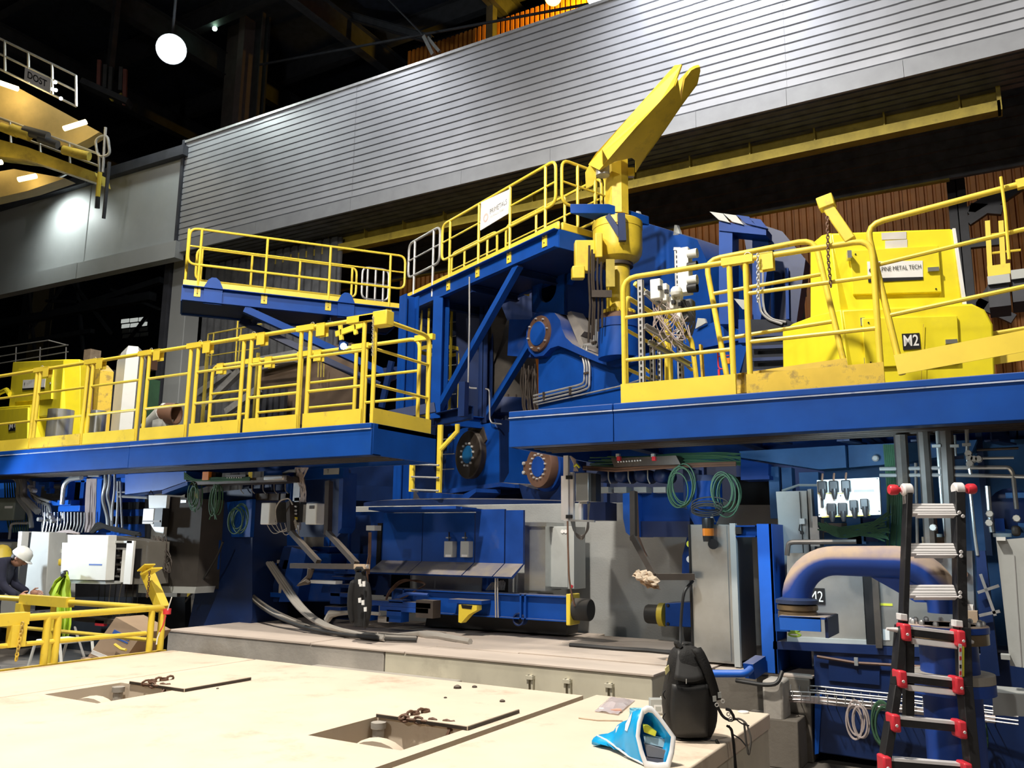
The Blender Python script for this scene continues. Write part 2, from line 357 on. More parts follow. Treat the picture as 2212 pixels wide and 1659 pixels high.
for k in range(14):
    x = XB0+(XB1-XB0)*(k+.5)/14; MB().bx(x-.015, x+.015, YB-.02, YB+.12, zbm, zb1+.05).build('stiffener', YELOLD, cb)
# dark inner bulkhead above the ochre wall
zk0 = P(1800, 431, Y=19).z; zk1 = zb1+1.5
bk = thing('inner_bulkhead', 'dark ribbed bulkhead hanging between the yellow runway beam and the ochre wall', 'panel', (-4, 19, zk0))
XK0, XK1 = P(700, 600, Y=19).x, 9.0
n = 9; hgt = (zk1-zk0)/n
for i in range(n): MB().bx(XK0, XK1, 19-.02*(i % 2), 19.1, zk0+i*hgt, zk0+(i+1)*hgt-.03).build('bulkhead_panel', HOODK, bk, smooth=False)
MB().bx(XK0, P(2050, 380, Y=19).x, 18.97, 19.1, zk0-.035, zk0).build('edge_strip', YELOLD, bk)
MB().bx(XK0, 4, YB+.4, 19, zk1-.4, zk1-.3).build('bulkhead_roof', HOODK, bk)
# ---- grey flat wall left of the canopy
gw = setting('wall_upper', (-26, YH, 8))
zgt = P(390, 325, Y=YH).z; zgb = P(375, 548, Y=YH).z
cuts = [392, 178, -40, -260]
def top_at(px): return 325+(392-px)*.2565
def bot_at(px): return 548+(380-px)*.217
for i in range(3):
    a, b = cuts[i], cuts[i+1]
    q = [P(b+1, bot_at(b), Z=zgb), P(a-1, bot_at(a), Z=zgb), P(a-1, top_at(a), Z=zgt), P(b+1, top_at(b), Z=zgt)]
    q[3].x, q[3].y = q[0].x, q[0].y; q[2].x, q[2].y = q[1].x, q[1].y
    struct(MB().prism(q, (0, .25, 0)), 'wall_panel', GREYP, gw, smooth=False, bevel=.01)
    top = [q[3]+V((0, -.12, -.12)), q[2]+V((0, -.12, -.12))]
    struct(MB().beam(top[0], top[1], .2, .3), 'wall_rail', DARK, gw)
    struct(MB().beam(q[0]+V((0, -.05, .05)), q[1]+V((0, -.05, .05)), .3, .5), 'wall_footing', GREYP, gw)
# grey column carrying the canopy end, and its dark ribbed infill
c0, c1 = P(352, 700, Y=15.6).x, P(398, 700, Y=15.6).x
struct(MB().bx(c0+.25, c1, 15.6, 16.1, 0, zgb+.2), 'trim_1', GREYP, bevel=.02)
struct(MB().bx(c0, c0+.22, 15.5, 16.2, 0, zgb+.2), 'trim_2', DARK)
inf = setting('wall_inner', (-14, 16.2, 0)); xi = c1
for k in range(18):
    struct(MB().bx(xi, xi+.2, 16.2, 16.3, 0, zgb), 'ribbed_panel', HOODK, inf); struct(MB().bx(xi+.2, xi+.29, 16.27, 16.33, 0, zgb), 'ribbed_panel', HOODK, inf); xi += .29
# tall building column behind the canopy
YC = 22.0
xa, xb, xc2 = P(497, 0, Y=YC).x, P(533, 0, Y=YC).x, P(572, 0, Y=YC).x
col = thing('building_column', 'tall grey red steel column rising behind the ribbed canopy', 'column', (xa, YC, 0))
MB().bx(xa, xb-.05, YC, YC+.1, 0, 23).build('flange', GREYCOL, col)
MB().bx(xb-.05, xb+.3, YC-.25, YC+.4, 0, 23).build('web', mat('column_front_paint', (.2, .16, .165), .55, var=.1), col)
MB().bx(xb+.3, xc2, YC+.3, YC+.4, 0, 23).build('flange', DARK, col)
MB().bx(xc2-.04, xc2+.02, YC-.05, YC+.1, 0, 23).build('edge', GREYCOL, col)
x2 = P(1060, 60, Y=23.6).x
col2 = thing('building_column', 'short dark column end in front of the lamp lit ochre wall above the canopy', 'column', (x2, 23.6, 0))
MB().bx(x2-.14, x2+.14, 23.5, 23.8, 0, 23).build('column_post', DARK, col2)
# second dark column at the left, faint
xq = P(140, 150, Y=26).x
MBq = MB().ibeam((xq, 26, 0), (xq, 26, 23), 1.0, 1.2, .05, .06, up=YA)
tag(MBq.build('building_column', mat('blue_grey_column', (.045, .06, .085), .6), smooth=False), 'broad blue grey steel column behind the overhead crane walkway', 'column')
# slanted roof braces glimpsed above
for nm_, (a, b, c, e, Y) in zip(('dark roof brace crossing the top left corner', 'long dark roof girder brace slanting right of the tall column', 'longest dark roof brace sloping up over the canopy edge', 'dark roof brace sloping down behind the lit overhead crane', 'steep short dark roof brace left of the tall column'), ((165, 45, 262, -8, 24), (600, -10, 930, 85, 22.8), (560, 140, 1400, -15, 20.5), (150, 190, 480, 360, 27), (380, 200, 560, 60, 28))):
    tag(MB().ibeam(P(a, b, Y=Y), P(c, e, Y=Y), *((.05, .07) if a == 560 else (.22, .3))).build('roof_brace', DARK, smooth=False), nm_, 'brace')
# ================================================================ FOREGROUND CONCRETE DECK
ZT = .65
deck = thing('concrete_deck', 'bright sandy concrete deck with two square hatches filling the foreground', 'platform', (-4, 3, 0))
h1 = [P(x, y, Z=ZT) for x, y in ((95, 1500), (205, 1517), (375, 1491), (265, 1475))]
h2 = [P(x, y, Z=ZT) for x, y in ((665, 1588), (865, 1618), (1005, 1575), (815, 1550))]
def bb(h): return min(p.x for p in h), max(p.x for p in h), min(p.y for p in h), max(p.y for p in h)
H1 = bb(h1); H2 = bb(h2); YN, YF = -1.0, 5.55
MB().bx(-6.95, -5.86, YN, YF, 0, ZT).build('slab', CONCT, deck, bevel=.006)
def slab_holes(x0, x1, y0, y1, holes):
    mb = MB(); xs = sorted({x0, x1, *[h[0] for h in holes], *[h[1] for h in holes]}); ys = sorted({y0, y1, *[h[2] for h in holes], *[h[3] for h in holes]})
    nx, ny = len(xs), len(ys); n = nx*ny
    vs = [(x, y, ZT) for y in ys for x in xs]+[(x, y, .12) for y in ys for x in xs]; fs = []
    def solid(i, j):
        if i < 0 or j < 0 or i >= nx-1 or j >= ny-1: return False
        cx, cy = (xs[i]+xs[i+1])/2, (ys[j]+ys[j+1])/2
        return not any(h[0] < cx < h[1] and h[2] < cy < h[3] for h in holes)
    for j in range(ny-1):
        for i in range(nx-1):
            if not solid(i, j): continue
            a = j*nx+i; q = (a, a+1, a+nx+1, a+nx); fs.append(q); fs.append(tuple(v+n for v in reversed(q)))
            for (di, dj, e) in ((0, -1, (a, a+1)), (1, 0, (a+1, a+nx+1)), (0, 1, (a+nx+1, a+nx)), (-1, 0, (a+nx, a))):
                if not solid(i+di, j+dj): fs.append((e[1], e[0], e[0]+n, e[1]+n))
    return mb.add(vs, fs)
slab_holes(-5.835, -2.67, YN, YF, [H1, H2]).build('slab', CONCT, deck, smooth=False)
MB().bx(-6.95, -1.43, YN, YF-.03, 0, .115).build('pit_floor', CONC, deck)
# right slab: sandy top skin on a cream painted block, sharp front step
MB().bx(-2.61, -1.42, YN, 5.63, .56, ZT).build('slab', CONCT, deck, bevel=.008)
MB().bx(-2.61, -1.43, YN, 5.62, 0, .56).build('slab_block', CONCSIDE, deck, bevel=.006)
for H in (H1, H2):
    MB().bx(H[0], H[1], H[2], H[3], .122, .2).build('pit_floor', CONC, deck)
    x, y = (H[0]+.06, H[3]-.06)
    MB().cyl((x, y, .3), (x, y, .62), .035, 10).cyl((x, y, .6), (x, y, .635), .045, 10).build('corner_pin', CONC, deck)
    zc = ZT-.3+.04; wx = H[1]-.22*(H[1]-H[0]); wy = H[2]+.14
    wx, wy = H[0]+.55*(H[1]-H[0]), H[2]+.17
    R = .22
    tag(MB().plate(circ((wx, wy, .43), YA*.35+XA*.93, ZA, R, 28), circ((wx, wy, .43), YA*.35+XA*.93, ZA, R*.8, 28), V((.035, -.09, 0))).build('lifting_ring', CONCT), 'pale steel ring standing in the %s hatch pit' % ('nearer right' if H is H2 else 'farther left'), 'ring', 'rings in the hatch pits')
lids = []
for nm, pts in (('farther thin hatch cover plate lying beside the left hatch', ((280, 1470), (405, 1484), (543, 1462), (420, 1449))), ('nearer thin hatch cover plate lying beside the right hatch', ((825, 1541), (1010, 1568), (1115, 1532), (935, 1508)))):
    q = [P(x, y, Z=ZT+.025) for x, y in pts]; b = bb(q)
    lid = tag(MB().bx(b[0], b[1], b[2], b[3], ZT+.001, ZT+.025).build('hatch_cover', CONCT, bevel=.003), nm, 'cover', 'hatch covers')
    MB().bx(b[0]+.004, b[1]-.004, b[2]-.004, b[2], ZT+.002, ZT+.02).build('edge', RUSTD, lid)
    MB().bx(b[1], b[1]+.004, b[2]+.004, b[3]-.004, ZT+.002, ZT+.02).build('edge', RUSTD, lid)
    lids.append(b)
def chain(pts, name, label, ln=.05, r=.006, m=RUST, cat='chain', parent=None):
    pts = [V(p) for p in pts]; L = [0]
    for i in range(len(pts)-1): L.append(L[-1]+(pts[i+1]-pts[i]).length)
    nl = max(2, int(L[-1]/(ln*.72))); root = parent or None; mb = MB()
    for k in range(nl):
        s = (k+.5)/nl*L[-1]; i = max(j for j in range(len(pts)-1) if L[j] <= s); t = (s-L[i])/(L[i+1]-L[i]); c = pts[i].lerp(pts[i+1], t)
        d, sd, u = frame(pts[i+1]-pts[i], V((.3, .2, 1))); a = sd if k % 2 else u
        ring = [c+d*(ln*.5*cos(q*pi/4))+a*(ln*.3*sin(q*pi/4)) for q in range(8)]; mb.tube(ring, r, 5, closed=True)
    if parent is not None: return mb.build(name, m, parent, kind='stuff')
    return tag(mb.build(name, m), label, cat)
for H, b, w_ in ((H1, lids[0], 'left'), (H2, lids[1], 'right')):
    x = H[1]-.16*(H[1]-H[0]); y = H[3]
    chain([(x+.01, y-.03, .42), (x, y-.02, ZT-.03), (x, y+.02, ZT+.012), (b[0]+.30*(b[1]-b[0]), b[2]-.015, ZT+.02), (b[0]+.30*(b[1]-b[0])+.02, b[2]+.03, ZT+.035), (b[0]+.36*(b[1]-b[0]), b[2]+.2, ZT+.035)], 'lifting_chain', 'short rusty chain running from the %s hatch pit onto its cover plate' % w_, .06, .008)
# little debris on the deck
for i, (x, y, r) in enumerate(((988, 1487, .03), (1085, 1516, .02), (962, 1508, .012), (470, 1488, .01), (1025, 1485, .02))):
    p = P(x, y, Z=ZT); tag(MB().lathe(p, ZA, [(r, 0), (r*.9, r*.5), (r*.3, r*.8), (0, r*.85)], 7).build('dirt_crumb', RUSTD, smooth=False), ('largest dark crumb of dirt behind the right hatch cover', 'dark crumb of dirt right of the largest crumb', 'tiny dark crumb below the largest crumb', 'tiny dark crumb behind the left hatch cover', 'dark crumb touching the right of the largest crumb')[i], 'debris', 'crumbs of dirt on the sandy deck')
# ================================================================ REAR SLAB
rs = thing('rear_foundation_slab', 'dusty concrete foundation slab lying behind the bright deck', 'foundation', (-5, 7.5, 0))
YS = P(677, 1389, Z=ZT).y; XSR = -2.62
XC1 = P(680, 1400, Y=YS).x; xj = P(830, 1420, Y=YS).x
MB().bx(-8.5, xj-.008, YS, 9.4, 0, ZT-.02).build('slab_block', CONC, rs, bevel=.01)
MB().bx(xj+.008, XSR, YS, 7.3, 0, ZT-.02).build('slab_block', CONCSIDE, rs, bevel=.01)
MB().bx(xj+.008, -1.52, 7.3, 9.4, 0, ZT-.02).build('slab_block', CONCD, rs, bevel=.01)
# top plates laid on the slab, each with its own edge
tops = [(-8.5, -6.3, YS-.01, 9.3, .004), (-6.29, -5.1, YS-.012, 9.2, 0), (-5.09, -2.6, YS-.012, 7.2, 0), (-5.09, -4.15, 7.22, 9.2, .004), (-4.14, -2.3, 7.22, 8.1, .012), (-4.14, -2.6, 8.11, 8.9, .02), (-2.59, -1.5, 8.11, 9.2, 0), (-2.29, -1.5, 7.32, 8.1, 0)]
for a, b, c, d, z in tops: MB().bx(a, b, c, d, ZT-.02, ZT+z).build('cover_plate', SLABT, rs, bevel=.004)
for px in (1148, 1228, 1318): # cream strips of conduit on the slab front
    x = P(px, 1450, Y=YS).x; MB().bx(x-.03, x-.012, YS-.03, YS, .05, ZT-.1).bx(x+.012, x+.03, YS-.03, YS, .05, ZT-.1).bx(x-.035, x+.035, YS-.05, YS, ZT-.13, ZT-.1).build('conduit_strip', CONCSIDE, rs)
MB().bx(XC1+.05, xj+.9, YS-.16, YS, 0, ZT-.2).build('ledge', CONC, rs, bevel=.01)
# lower step block and floor ledge at the right
xr0, xr1 = P(1665, 1500, Y=7.5).x, P(1765, 1500, Y=7.5).x
MB().bx(-1.98, -1.56, 7.0, 7.3, 0, .36).build('step_block', CONCD, rs, bevel=.01)
# cable chain tray lying on the slab, hose and flat bars
q = [P(x, y, Z=ZT+.03) for x, y in ((1231, 1393), (1330, 1401), (1400, 1405), (1470, 1412))]
tag(MB().tube(q, .022, 6).build('drag_chain', BLACK), 'dark drag chain lying on the dusty slab left of the backpack', 'chain')
hz = [P(x, y, Z=ZT+.03) for x, y in ((815, 1372), (860, 1373), (905, 1369), (925, 1372), (950, 1374), (1016, 1386))]
tag(MB().tube(hz, [.03, .028, .03, .045, .04, .03], 8).build('rolled_cloth', HOSE), 'dirty rolled cloth strip lying on the dusty slab', 'cloth')
# grey concrete wall behind the machine base
struct(MB().bx(P(1240, 1300, Y=9.2).x-6, 6, 9.2, 9.6, 0, 2.14), 'wall_rear', CONCW, bevel=.01)
# ================================================================ GUARDRAIL SECTIONS
def guardrail(p0, p1, h, label, group, r=.024, rails=(.36, .71), kick=.16, posts=(0, 0), hook=0, latch=1, m=YEL, lean=V((0, 0, 0)), mk=None, round0=0, round1=0, name='guardrail', sleeve=1, kickext=(0, 0)):
    p0, p1 = V(p0), V(p1); d = (p1-p0).normalized(); L = (p1-p0).length; u = ZA+lean; n = d.cross(ZA)
    t = thing(name, label, 'railing', (p0+p1)/2, group)
    top0, top1 = p0+u*h, p1+u*h
    if round0 or round1:
        pts = ([p0] if round0 else [])+[top0, top1]+([p1] if round1 else [])
        MB().tube(pts, r, 10, fil=.13).build('top_rail', m, t)
    else: MB().tube([top0, top1], r, 10).build('top_rail', m, t)
    for q, rd in ((p0, round0), (p1, round1)):
        if not rd: MB().tube([q, q+u*(h-r)], r, 10).build('post', m, t)
    for k in rails: MB().tube([p0+u*(h*k), p1+u*(h*k)], r*.72, 8).build('mid_rail', m, t)
    if kick: MB().obx((p0+p1)/2+u*kick/2-n*(r+.004)*-1, d, n, u, L/2+r, .004, kick/2).build('kick_plate', mk or m, t)
    if sleeve: MB().obx(top1+d*.07, d, n, u, .13, r*1.25, r*1.35).build('sleeve', m, t)
    if hook:
        c = top0+d*.17-u*.05
        MB().obx(c+n*.03, d, n, u, .06, .004, .07).obx(c-n*.035, d, n, u, .06, .004, .07).obx(c+u*.07, d, n, u, .06, .036, .004).build('hook_plate', m, t)
    if latch:
        rg = circ(top0+d*.02+u*.03, d, u, .028, 10); MB().tube(rg, .005, 5, closed=True).build('ring_pin', GALV, t)
    return t
# ================================================================ LEFT AND RIGHT WORK PLATFORMS
YP = 6.7; ZP = 2.87; ZPB = 2.54
XLP, XRP = -5.6, -3.97
EDGEHI = mat('edge_highlight_paint', (.42, .48, .62), .5, var=.3, wear=.5, wearcol=(.03, .08, .3), wscale=14)
def platform(name, x0, x1, yb, label, splits):
    t = thing(name, label, 'platform', ((x0+x1)/2, YP, ZPB))
    xs = [x0]+sorted(splits)+[x1]
    for i in range(len(xs)-1):
        MB().bx(xs[i]+.003, xs[i+1]-.003, YP, YP+.03, ZPB, ZP-.055).build('fascia_plate', BLUE, t, bevel=.004)
        MB().bx(xs[i]+.003, xs[i+1]-.003, YP-.012, YP+.1, ZP-.055, ZP).build('edge_lip', BLUE, t, bevel=.008)
        MB().bx(xs[i]+.004, xs[i+1]-.004, YP-.014, YP+.01, ZP-.066, ZP-.056).build('edge_highlight', EDGEHI, t)  # pale strip painted as the highlight along the lip, blotched with blue
    MB().bx(x0, x1, YP+.1, yb, ZP-.05, ZP-.002).build('deck_plate', BLUEDK, t)
    MB().bx(x0, x1, yb-.03, yb, ZPB, ZP).build('back_beam', BLUE, t)
    for x in ((x1, -1) if name == 'a' else (x0, 1), (x1, -1)):
        MB().bx(x[0], x[0]+.03*x[1], YP+.03, yb-.03, ZPB, ZP-.001).build('side_plate', BLUE, t, bevel=.004)
    k = x0+.6
    while k < x1-.3:
        MB().ibeam((k, YP+.04, ZP-.14), (k, yb-.04, ZP-.14), .12, .17, .012, .014).build('cross_beam', BLUEDK, t); k += 1.15
    mb = MB(); 
    for j in range(4): mb.bx(x0+.1, x1-.1, YP+.3+.12*j, YP+.33+.12*j, ZPB+.005, ZPB+.035)
    mb.build('grating', RUSTD, t, kind='stuff')
    MB().bx(x0, x1, YP+.03, YP+.16, ZPB, ZPB+.012).build('flange', BLUEDK, t)
    return t
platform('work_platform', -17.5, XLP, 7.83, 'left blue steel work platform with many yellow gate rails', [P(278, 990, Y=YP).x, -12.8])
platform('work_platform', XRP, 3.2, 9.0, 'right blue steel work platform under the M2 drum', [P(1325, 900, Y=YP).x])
def xrow(px, Y, z): # X on plane Y seen at picture column px, at height z
    lo, hi = -40., 20.
    for _ in range(50):
        m_ = (lo+hi)/2; q = V((m_, Y, z))-EYE
        if 1106+CF*q.dot(RT)/q.dot(FW) < px: lo = m_
        else: hi = m_
    return lo
G = 'yellow gate rails on the blue work platforms'
secs = [(-62, 62), (69, 173), (184, 291), (307, 398), (414, 514), (531, 640), (660, 779)]
names = ['of the left platform, cut by the left frame edge', 'in front of the M1 housing, second from left', 'in front of the white slab, third from left', 'in front of the grey column, fourth from left', 'fifth from left on the left platform', 'sixth from left on the left platform', 'seventh from left, next to the left platform corner']
for i, (a, b) in enumerate(secs):
    X0, X1 = xrow(a, YP+.05, ZP), xrow(b, YP+.05, ZP); X1 = max(X1, X0+.6)
    guardrail((X0, YP+.05, ZP), (X1, YP+.05, ZP), 1.13, 'yellow front gate rail '+names[i], G, hook=1, mk=YEL if i not in (1,) else YELD, m=YEL, rails=(.36, .7))
Xc0 = xrow(803, YP+.05, ZP)
guardrail((Xc0, YP+.05, ZP), (Xc0, 7.72, ZP), 1.13, 'yellow corner rail closing the right end of the left platform', G, rails=(.36, .7), round1=1, sleeve=0)
tb = thing('rail_end_box', 'square yellow socket box on top of the left platform corner rail', 'bracket', (Xc0, YP+.05, ZP+1.12))
MB().bx(Xc0-.38, Xc0+.0, YP+.02, YP+.085, ZP+1.1, ZP+1.175).build('sleeve', YEL, tb); MB().bx(Xc0+.0, Xc0+.19, YP-.01, YP+.12, ZP+1.02, ZP+1.18).build('socket', YEL, tb, bevel=.01)
chain([(Xc0+.02, YP-.02, ZP+1.12), (Xc0+.03, YP-.02, ZP+.7)], 'safety_chain', 'thin chain hanging on the left platform corner post', .03, .003, GALV)
for i, (a, b, rd) in enumerate(((447, 528, 1), (551, 642, 0), (657, 762, 0), (784, 901, 0))):
    X0, X1 = xrow(a, 7.74, ZP), xrow(b, 7.74, ZP)
    guardrail((X0, 7.74, ZP), (X1, 7.74, ZP), 1.13, 'yellow back edge rail of the left platform, %s from its left end' % ('first', 'second', 'third', 'fourth')[i], G, rails=(.12, .38, .66), round0=rd, round1=1 if i == 3 else 0, hook=1 if i < 3 else 0, latch=0)
# right platform gates
def XR(px, Y=YP+.05): return xrow(px, Y, ZP)
guardrail((XR(1350), YP+.05, ZP), (XR(1586), YP+.05, ZP), 1.13, 'yellow rail section at the left end of the right platform front', G, round0=1, sleeve=1, rails=(.34, .68), latch=0, kick=.17)
guardrail((XR(1622), YP+.05, ZP), (XR(1905), YP+.05, ZP), 1.13, 'yellow rail section in front of the M2 drum with a square hook plate', G, round1=1, hook=1, sleeve=0, rails=(.38, .74), mk=YELD, m=YEL)
# two gates leaning inwards behind it
d = .1
guardrail((XR(1578, YP+.2), YP+.2, ZP+.03), (XR(1836, YP+.35), YP+.3, ZP+.1), 1.24, 'dirty yellow gate rail tilted left behind the front rail', G, round0=1, round1=1, sleeve=0, rails=(.4, .74), m=YEL, mk=YELD, lean=V((-.17, .1, 0)), kick=.17, latch=0)
guardrail((XR(1950), YP+.06, ZP+.06), (XR(2330), YP+.06, ZP+.18), 1.22, 'yellow gate rail leaning at the right edge of the frame beside the M2 sign', G, round0=1, sleeve=1, rails=(.38, .72), lean=V((-.15, .05, 0)), kick=.15, latch=0)
pz = P(2065, 450, Y=YP+.05)
gp = thing('gate_lever', 'thin yellow lever bar standing above the right edge gate rail', 'bar', (pz.x, YP+.05, pz.z))
MB().tube([P(2162, 382, Y=YP+.05), P(2172, 460, Y=YP+.05), P(2180, 560, Y=YP+.05)], .011, 8).build('bar', YEL, gp)
# side rail of right platform end, behind
guardrail((XR(1372, YP+.6), YP+.4, ZP), (XR(1372, YP+.6)+.0, 8.3, ZP), 1.08, 'yellow rail along the left side of the right platform', G, round0=1, round1=1, sleeve=0, rails=(.36, .7), latch=0, kick=.0)
# swing arm above rail
sa = thing('rail_swing_arm', 'yellow square swing arm tilted up above the M2 front rail', 'bracket', P(1840, 545, Y=YP+.1))
a, b = P(1838, 520, Y=YP+.06), P(1783, 440, Y=YP+.06); MB().beam(a, b, .085, .075, up=YA).build('arm', YEL, sa, bevel=.008)
a2, b2 = P(1768, 445, Y=YP+.06), P(1802, 432, Y=YP+.06); MB().beam(a2, b2, .1, .11, up=YA).build('head', YEL, sa, bevel=.008)
chain([P(1787, 468, Y=YP), P(1789, 560, Y=YP-.01), P(1795, 620, Y=YP)], 'safety_chain', 'rusty chain hanging from the yellow swing arm', .035, .005, RUST)
# ================================================================ UPPER WALKWAYS (turned with the turret)
ZU = P(1207, 495, D=12.3).z
A_ = P(1207, 495, Z=ZU); B_ = P(875, 650, Z=ZU); C_ = P(1290, 520, Z=ZU)
tdir = (A_-B_).normalized(); ndir = V((tdir.y, -tdir.x, 0)); ndir = ndir if ndir.y < 0 else -ndir
Wd = .95
def walk(name, label, a, b, n, wdt, hang=.28):
    t = thing(name, label, 'walkway', (a+b)/2); d = (b-a).normalized(); back = -n*wdt
    MB().channel(a-ZA*hang/2, b-ZA*hang/2, 1, .09, hang).build('edge_channel', BLUE, t, smooth=False)
    MB().channel(a+back-ZA*hang/2, b+back-ZA*hang/2, -1, .09, hang).build('edge_channel', BLUE, t, smooth=False)
    MB().obx((a+b)/2+back/2-ZA*(hang-.03), d, n, ZA, (b-a).length/2, wdt/2, .012).build('deck_plate', BLUEDK, t)
    for q in (a, b): MB().beam(q-ZA*hang/2, q+back-ZA*hang/2, .03, hang).build('end_channel', BLUE, t)
    k = max(2, int((b-a).length/1.1))
    for i in range(1, k): p = a.lerp(b, i/k); MB().ibeam(p-ZA*(hang+.05), p+back-ZA*(hang+.05), .1, .12).build('cross_beam', BLUEDK, t, smooth=False)
    MB().obx((a+b)/2+ZA*.055+n*.004, d, n, ZA, (b-a).length/2, .006, .06).build('kick_plate', YEL, t)
    return t
def loop_rail(name, label, a, b, px, m=YEL, h=1.1, group=None, low=.42, n=None, plates=1):
    """rounded loop of tube with mid rail and posts reaching down to the edge channel"""
    t = thing(name, label, 'railing', (a+b)/2, group); d = (b-a).normalized()
    MB().tube([a+ZA*low, a+ZA*h, b+ZA*h, b+ZA*low], .024, 8, fil=.14, closed=True).build('rail_loop', m, t)
    MB().tube([a+ZA*(low+h)/2, b+ZA*(low+h)/2], .017, 8).build('mid_rail', m, t)
    for f in px:
        p = a.lerp(b, f); MB().tube([p-ZA*.16, p+ZA*h], .024, 8).build('post', m, t)
        if plates: 
            fp = MB().obx(p-ZA*.07, d, d.cross(ZA), ZA, .055, .02, .11).build('foot_plate', m, t)
            for e in (-.05, .05): MB().cyl(p+d.cross(ZA)*.03+ZA*(e-.07), p-d.cross(ZA)*.03+ZA*(e-.07), .012, 6).build('bolt', RUSTD, fp)
    return t
GU = 'yellow loop railings on the upper walkways'
wk1 = walk('upper_walkway', 'long blue upper walkway ending at the yellow crane mast', B_, A_, ndir, Wd)
L1 = (A_-B_).length
def onf(px, a=B_, b=A_):                                     # fraction along a walkway edge seen at picture column px
    lo, hi = -.3, 1.3
    for _ in range(40):
        m_ = (lo+hi)/2; q = a.lerp(b, m_)-EYE
        if (1106+CF*q.dot(RT)/q.dot(FW) < px) == ((b-a).dot(RT) > 0): lo = m_
        else: hi = m_
    return lo
f0, f1 = onf(953), .985
a, b = B_.lerp(A_, f0), B_.lerp(A_, f1)
loop_rail('loop_railing', 'long yellow loop railing with the white name board on the upper walkway', a, b, [(onf(px)-f0)/(f1-f0) for px in (970, 1033, 1101, 1178)], group=GU)
g0, g1 = onf(880), onf(948)
loop_rail('loop_railing', 'grey galvanised loop gate left of the long yellow upper railing', B_.lerp(A_, g0), B_.lerp(A_, g1), [(onf(px)-g0)/(g1-g0) for px in (893, 934)], GALV, group=GU, plates=0)
e0 = A_+ (C_-A_).normalized()*.06; e1 = A_+(C_-A_).normalized()*(Wd+.0)
loop_rail('loop_railing', 'short yellow loop railing at the end of the walkway beside the crane mast', e0, e1, [.35, .75], group=GU)
back = -ndir*Wd
loop_rail('loop_railing', 'yellow loop railing on the far edge of the walkway behind the name board', B_.lerp(A_, .42)+back, B_.lerp(A_, .97)+back, [.05, .35, .65, .95], group=GU)
loop_rail('loop_railing', 'low yellow loop railing on the far edge behind the grey gate', B_.lerp(A_, .02)+back, B_.lerp(A_, .36)+back, [.3, .8], group=GU)
yk = thing('yellow_kerb_box', 'chamfered yellow kerb caps at the corner of the upper walkway', 'kerb', A_)
MB().beam(A_-tdir*.5+ZA*.06, A_+tdir*.02+ZA*.06, .05, .13).build('kerb_cap', YEL, yk, bevel=.03); MB().beam(A_+ZA*.06+(C_-A_).normalized()*.05, C_+ZA*.06+(C_-A_).normalized()*.1, .05, .13).build('kerb_cap', YEL, yk, bevel=.03)
# name board on the long railing
sb = thing('name_board', 'white lettered name board tied to the long upper railing', 'sign', B_.lerp(A_, onf(1070))+ZA*.5)
q = [PP(x, y, B_+ndir*.03, ndir) for x, y in ((1037, 498), (1098, 461), (1100, 409), (1039, 437))]
MB().prism(q, -ndir*.012).build('board', PAPER, sb)
rt = (q[1]-q[0]).normalized(); upv = ZA; o = PP(1058, 463, B_+ndir*.035, ndir)
lw = (PP(1094, 446, B_, ndir)-PP(1058, 463, B_, ndir)).length
text('PRIMETALS', TXTG, sb, o, rt, ZA, .085, 'lettering', lw*1.02)
text('TECHNOLOGIES', mat('pale_grey_lettering', (.5, .5, .5), .6, var=0), sb, o-ZA*.075, rt, ZA, .04, 'lettering', lw*.85)
cc = PP(1049, 470, B_+ndir*.035, ndir); MB().plate(circ(cc, rt, ZA, .075, 18), circ(cc, rt, ZA, .045, 18), ndir*-.003).build('logo_ring', mat('faded_red_print', (.72, .5, .46), .6, var=0), sb)
# left upper walkway
E_ = P(395, 617, Z=ZU); F_ = P(862, 668, Z=ZU); dl = (F_-E_).normalized(); nl = V((dl.y, -dl.x, 0)); nl = nl if nl.dot(FW) < 0 else -nl
wk2 = walk('upper_walkway', 'blue upper walkway at the left with its yellow kick plate', E_, F_, nl, 1.0)
GL = lambda px: onf(px, E_, F_)
u0, u1 = GL(401)+.0, GL(872)
loop_rail('loop_railing', 'long yellow loop railing along the front of the left upper walkway', E_.lerp(F_, u0), E_.lerp(F_, u1), [(GL(px)-u0)/(u1-u0) for px in (427, 571, 709, 840)], group=GU)
bk2 = -nl*1.0
loop_rail('loop_railing', 'yellow loop railing along the far edge of the left upper walkway', E_+bk2+dl*.2, E_.lerp(F_, .83)+bk2, [.03, .33, .63, .97], group=GU, h=1.06)
loop_rail('loop_railing', 'short yellow loop railing closing the left end of the left upper walkway', E_+dl*.03, E_+dl*.03+bk2*.95, [.3, .85], group=GU, plates=0)
loop_rail('loop_railing', 'pale loop gate where the two upper walkways meet', E_.lerp(F_, .86)+bk2, F_+bk2, [.2, .5, .8], GALV, group=GU, plates=0)
for px in (461, 747):
    p = E_.lerp(F_, GL(px))+nl*.02
    tag(MB().prism([p+dl*.16-ZA*.3, p+dl*.16+ZA*.02, p+dl*.1+ZA*.15, p+dl*.04+ZA*.2, p-dl*.04+ZA*.2, p-dl*.1+ZA*.15, p-dl*.16+ZA*.02, p-dl*.16-ZA*.3], nl*.03).build('lifting_lug', BLUE), 'blue lifting lug plate on the %s half of the left walkway edge' % ('left' if px < 600 else 'right'), 'lug', 'lifting lugs on the left walkway')
br = thing('walkway_brace', 'blue diagonal struts under the left upper walkway', 'brace', P(700, 740, Z=ZU-1))
p0 = E_.lerp(F_, GL(530))-ZA*.32; p1 = PP(835, 808, F_, nl)
MB().beam(p0, p1, .13, .13).build('strut', BLUE, br); MB().beam(p0+bk2*.9, p1+bk2*.6-ZA*.12, .12, .12).build('strut', BLUEDK, br)
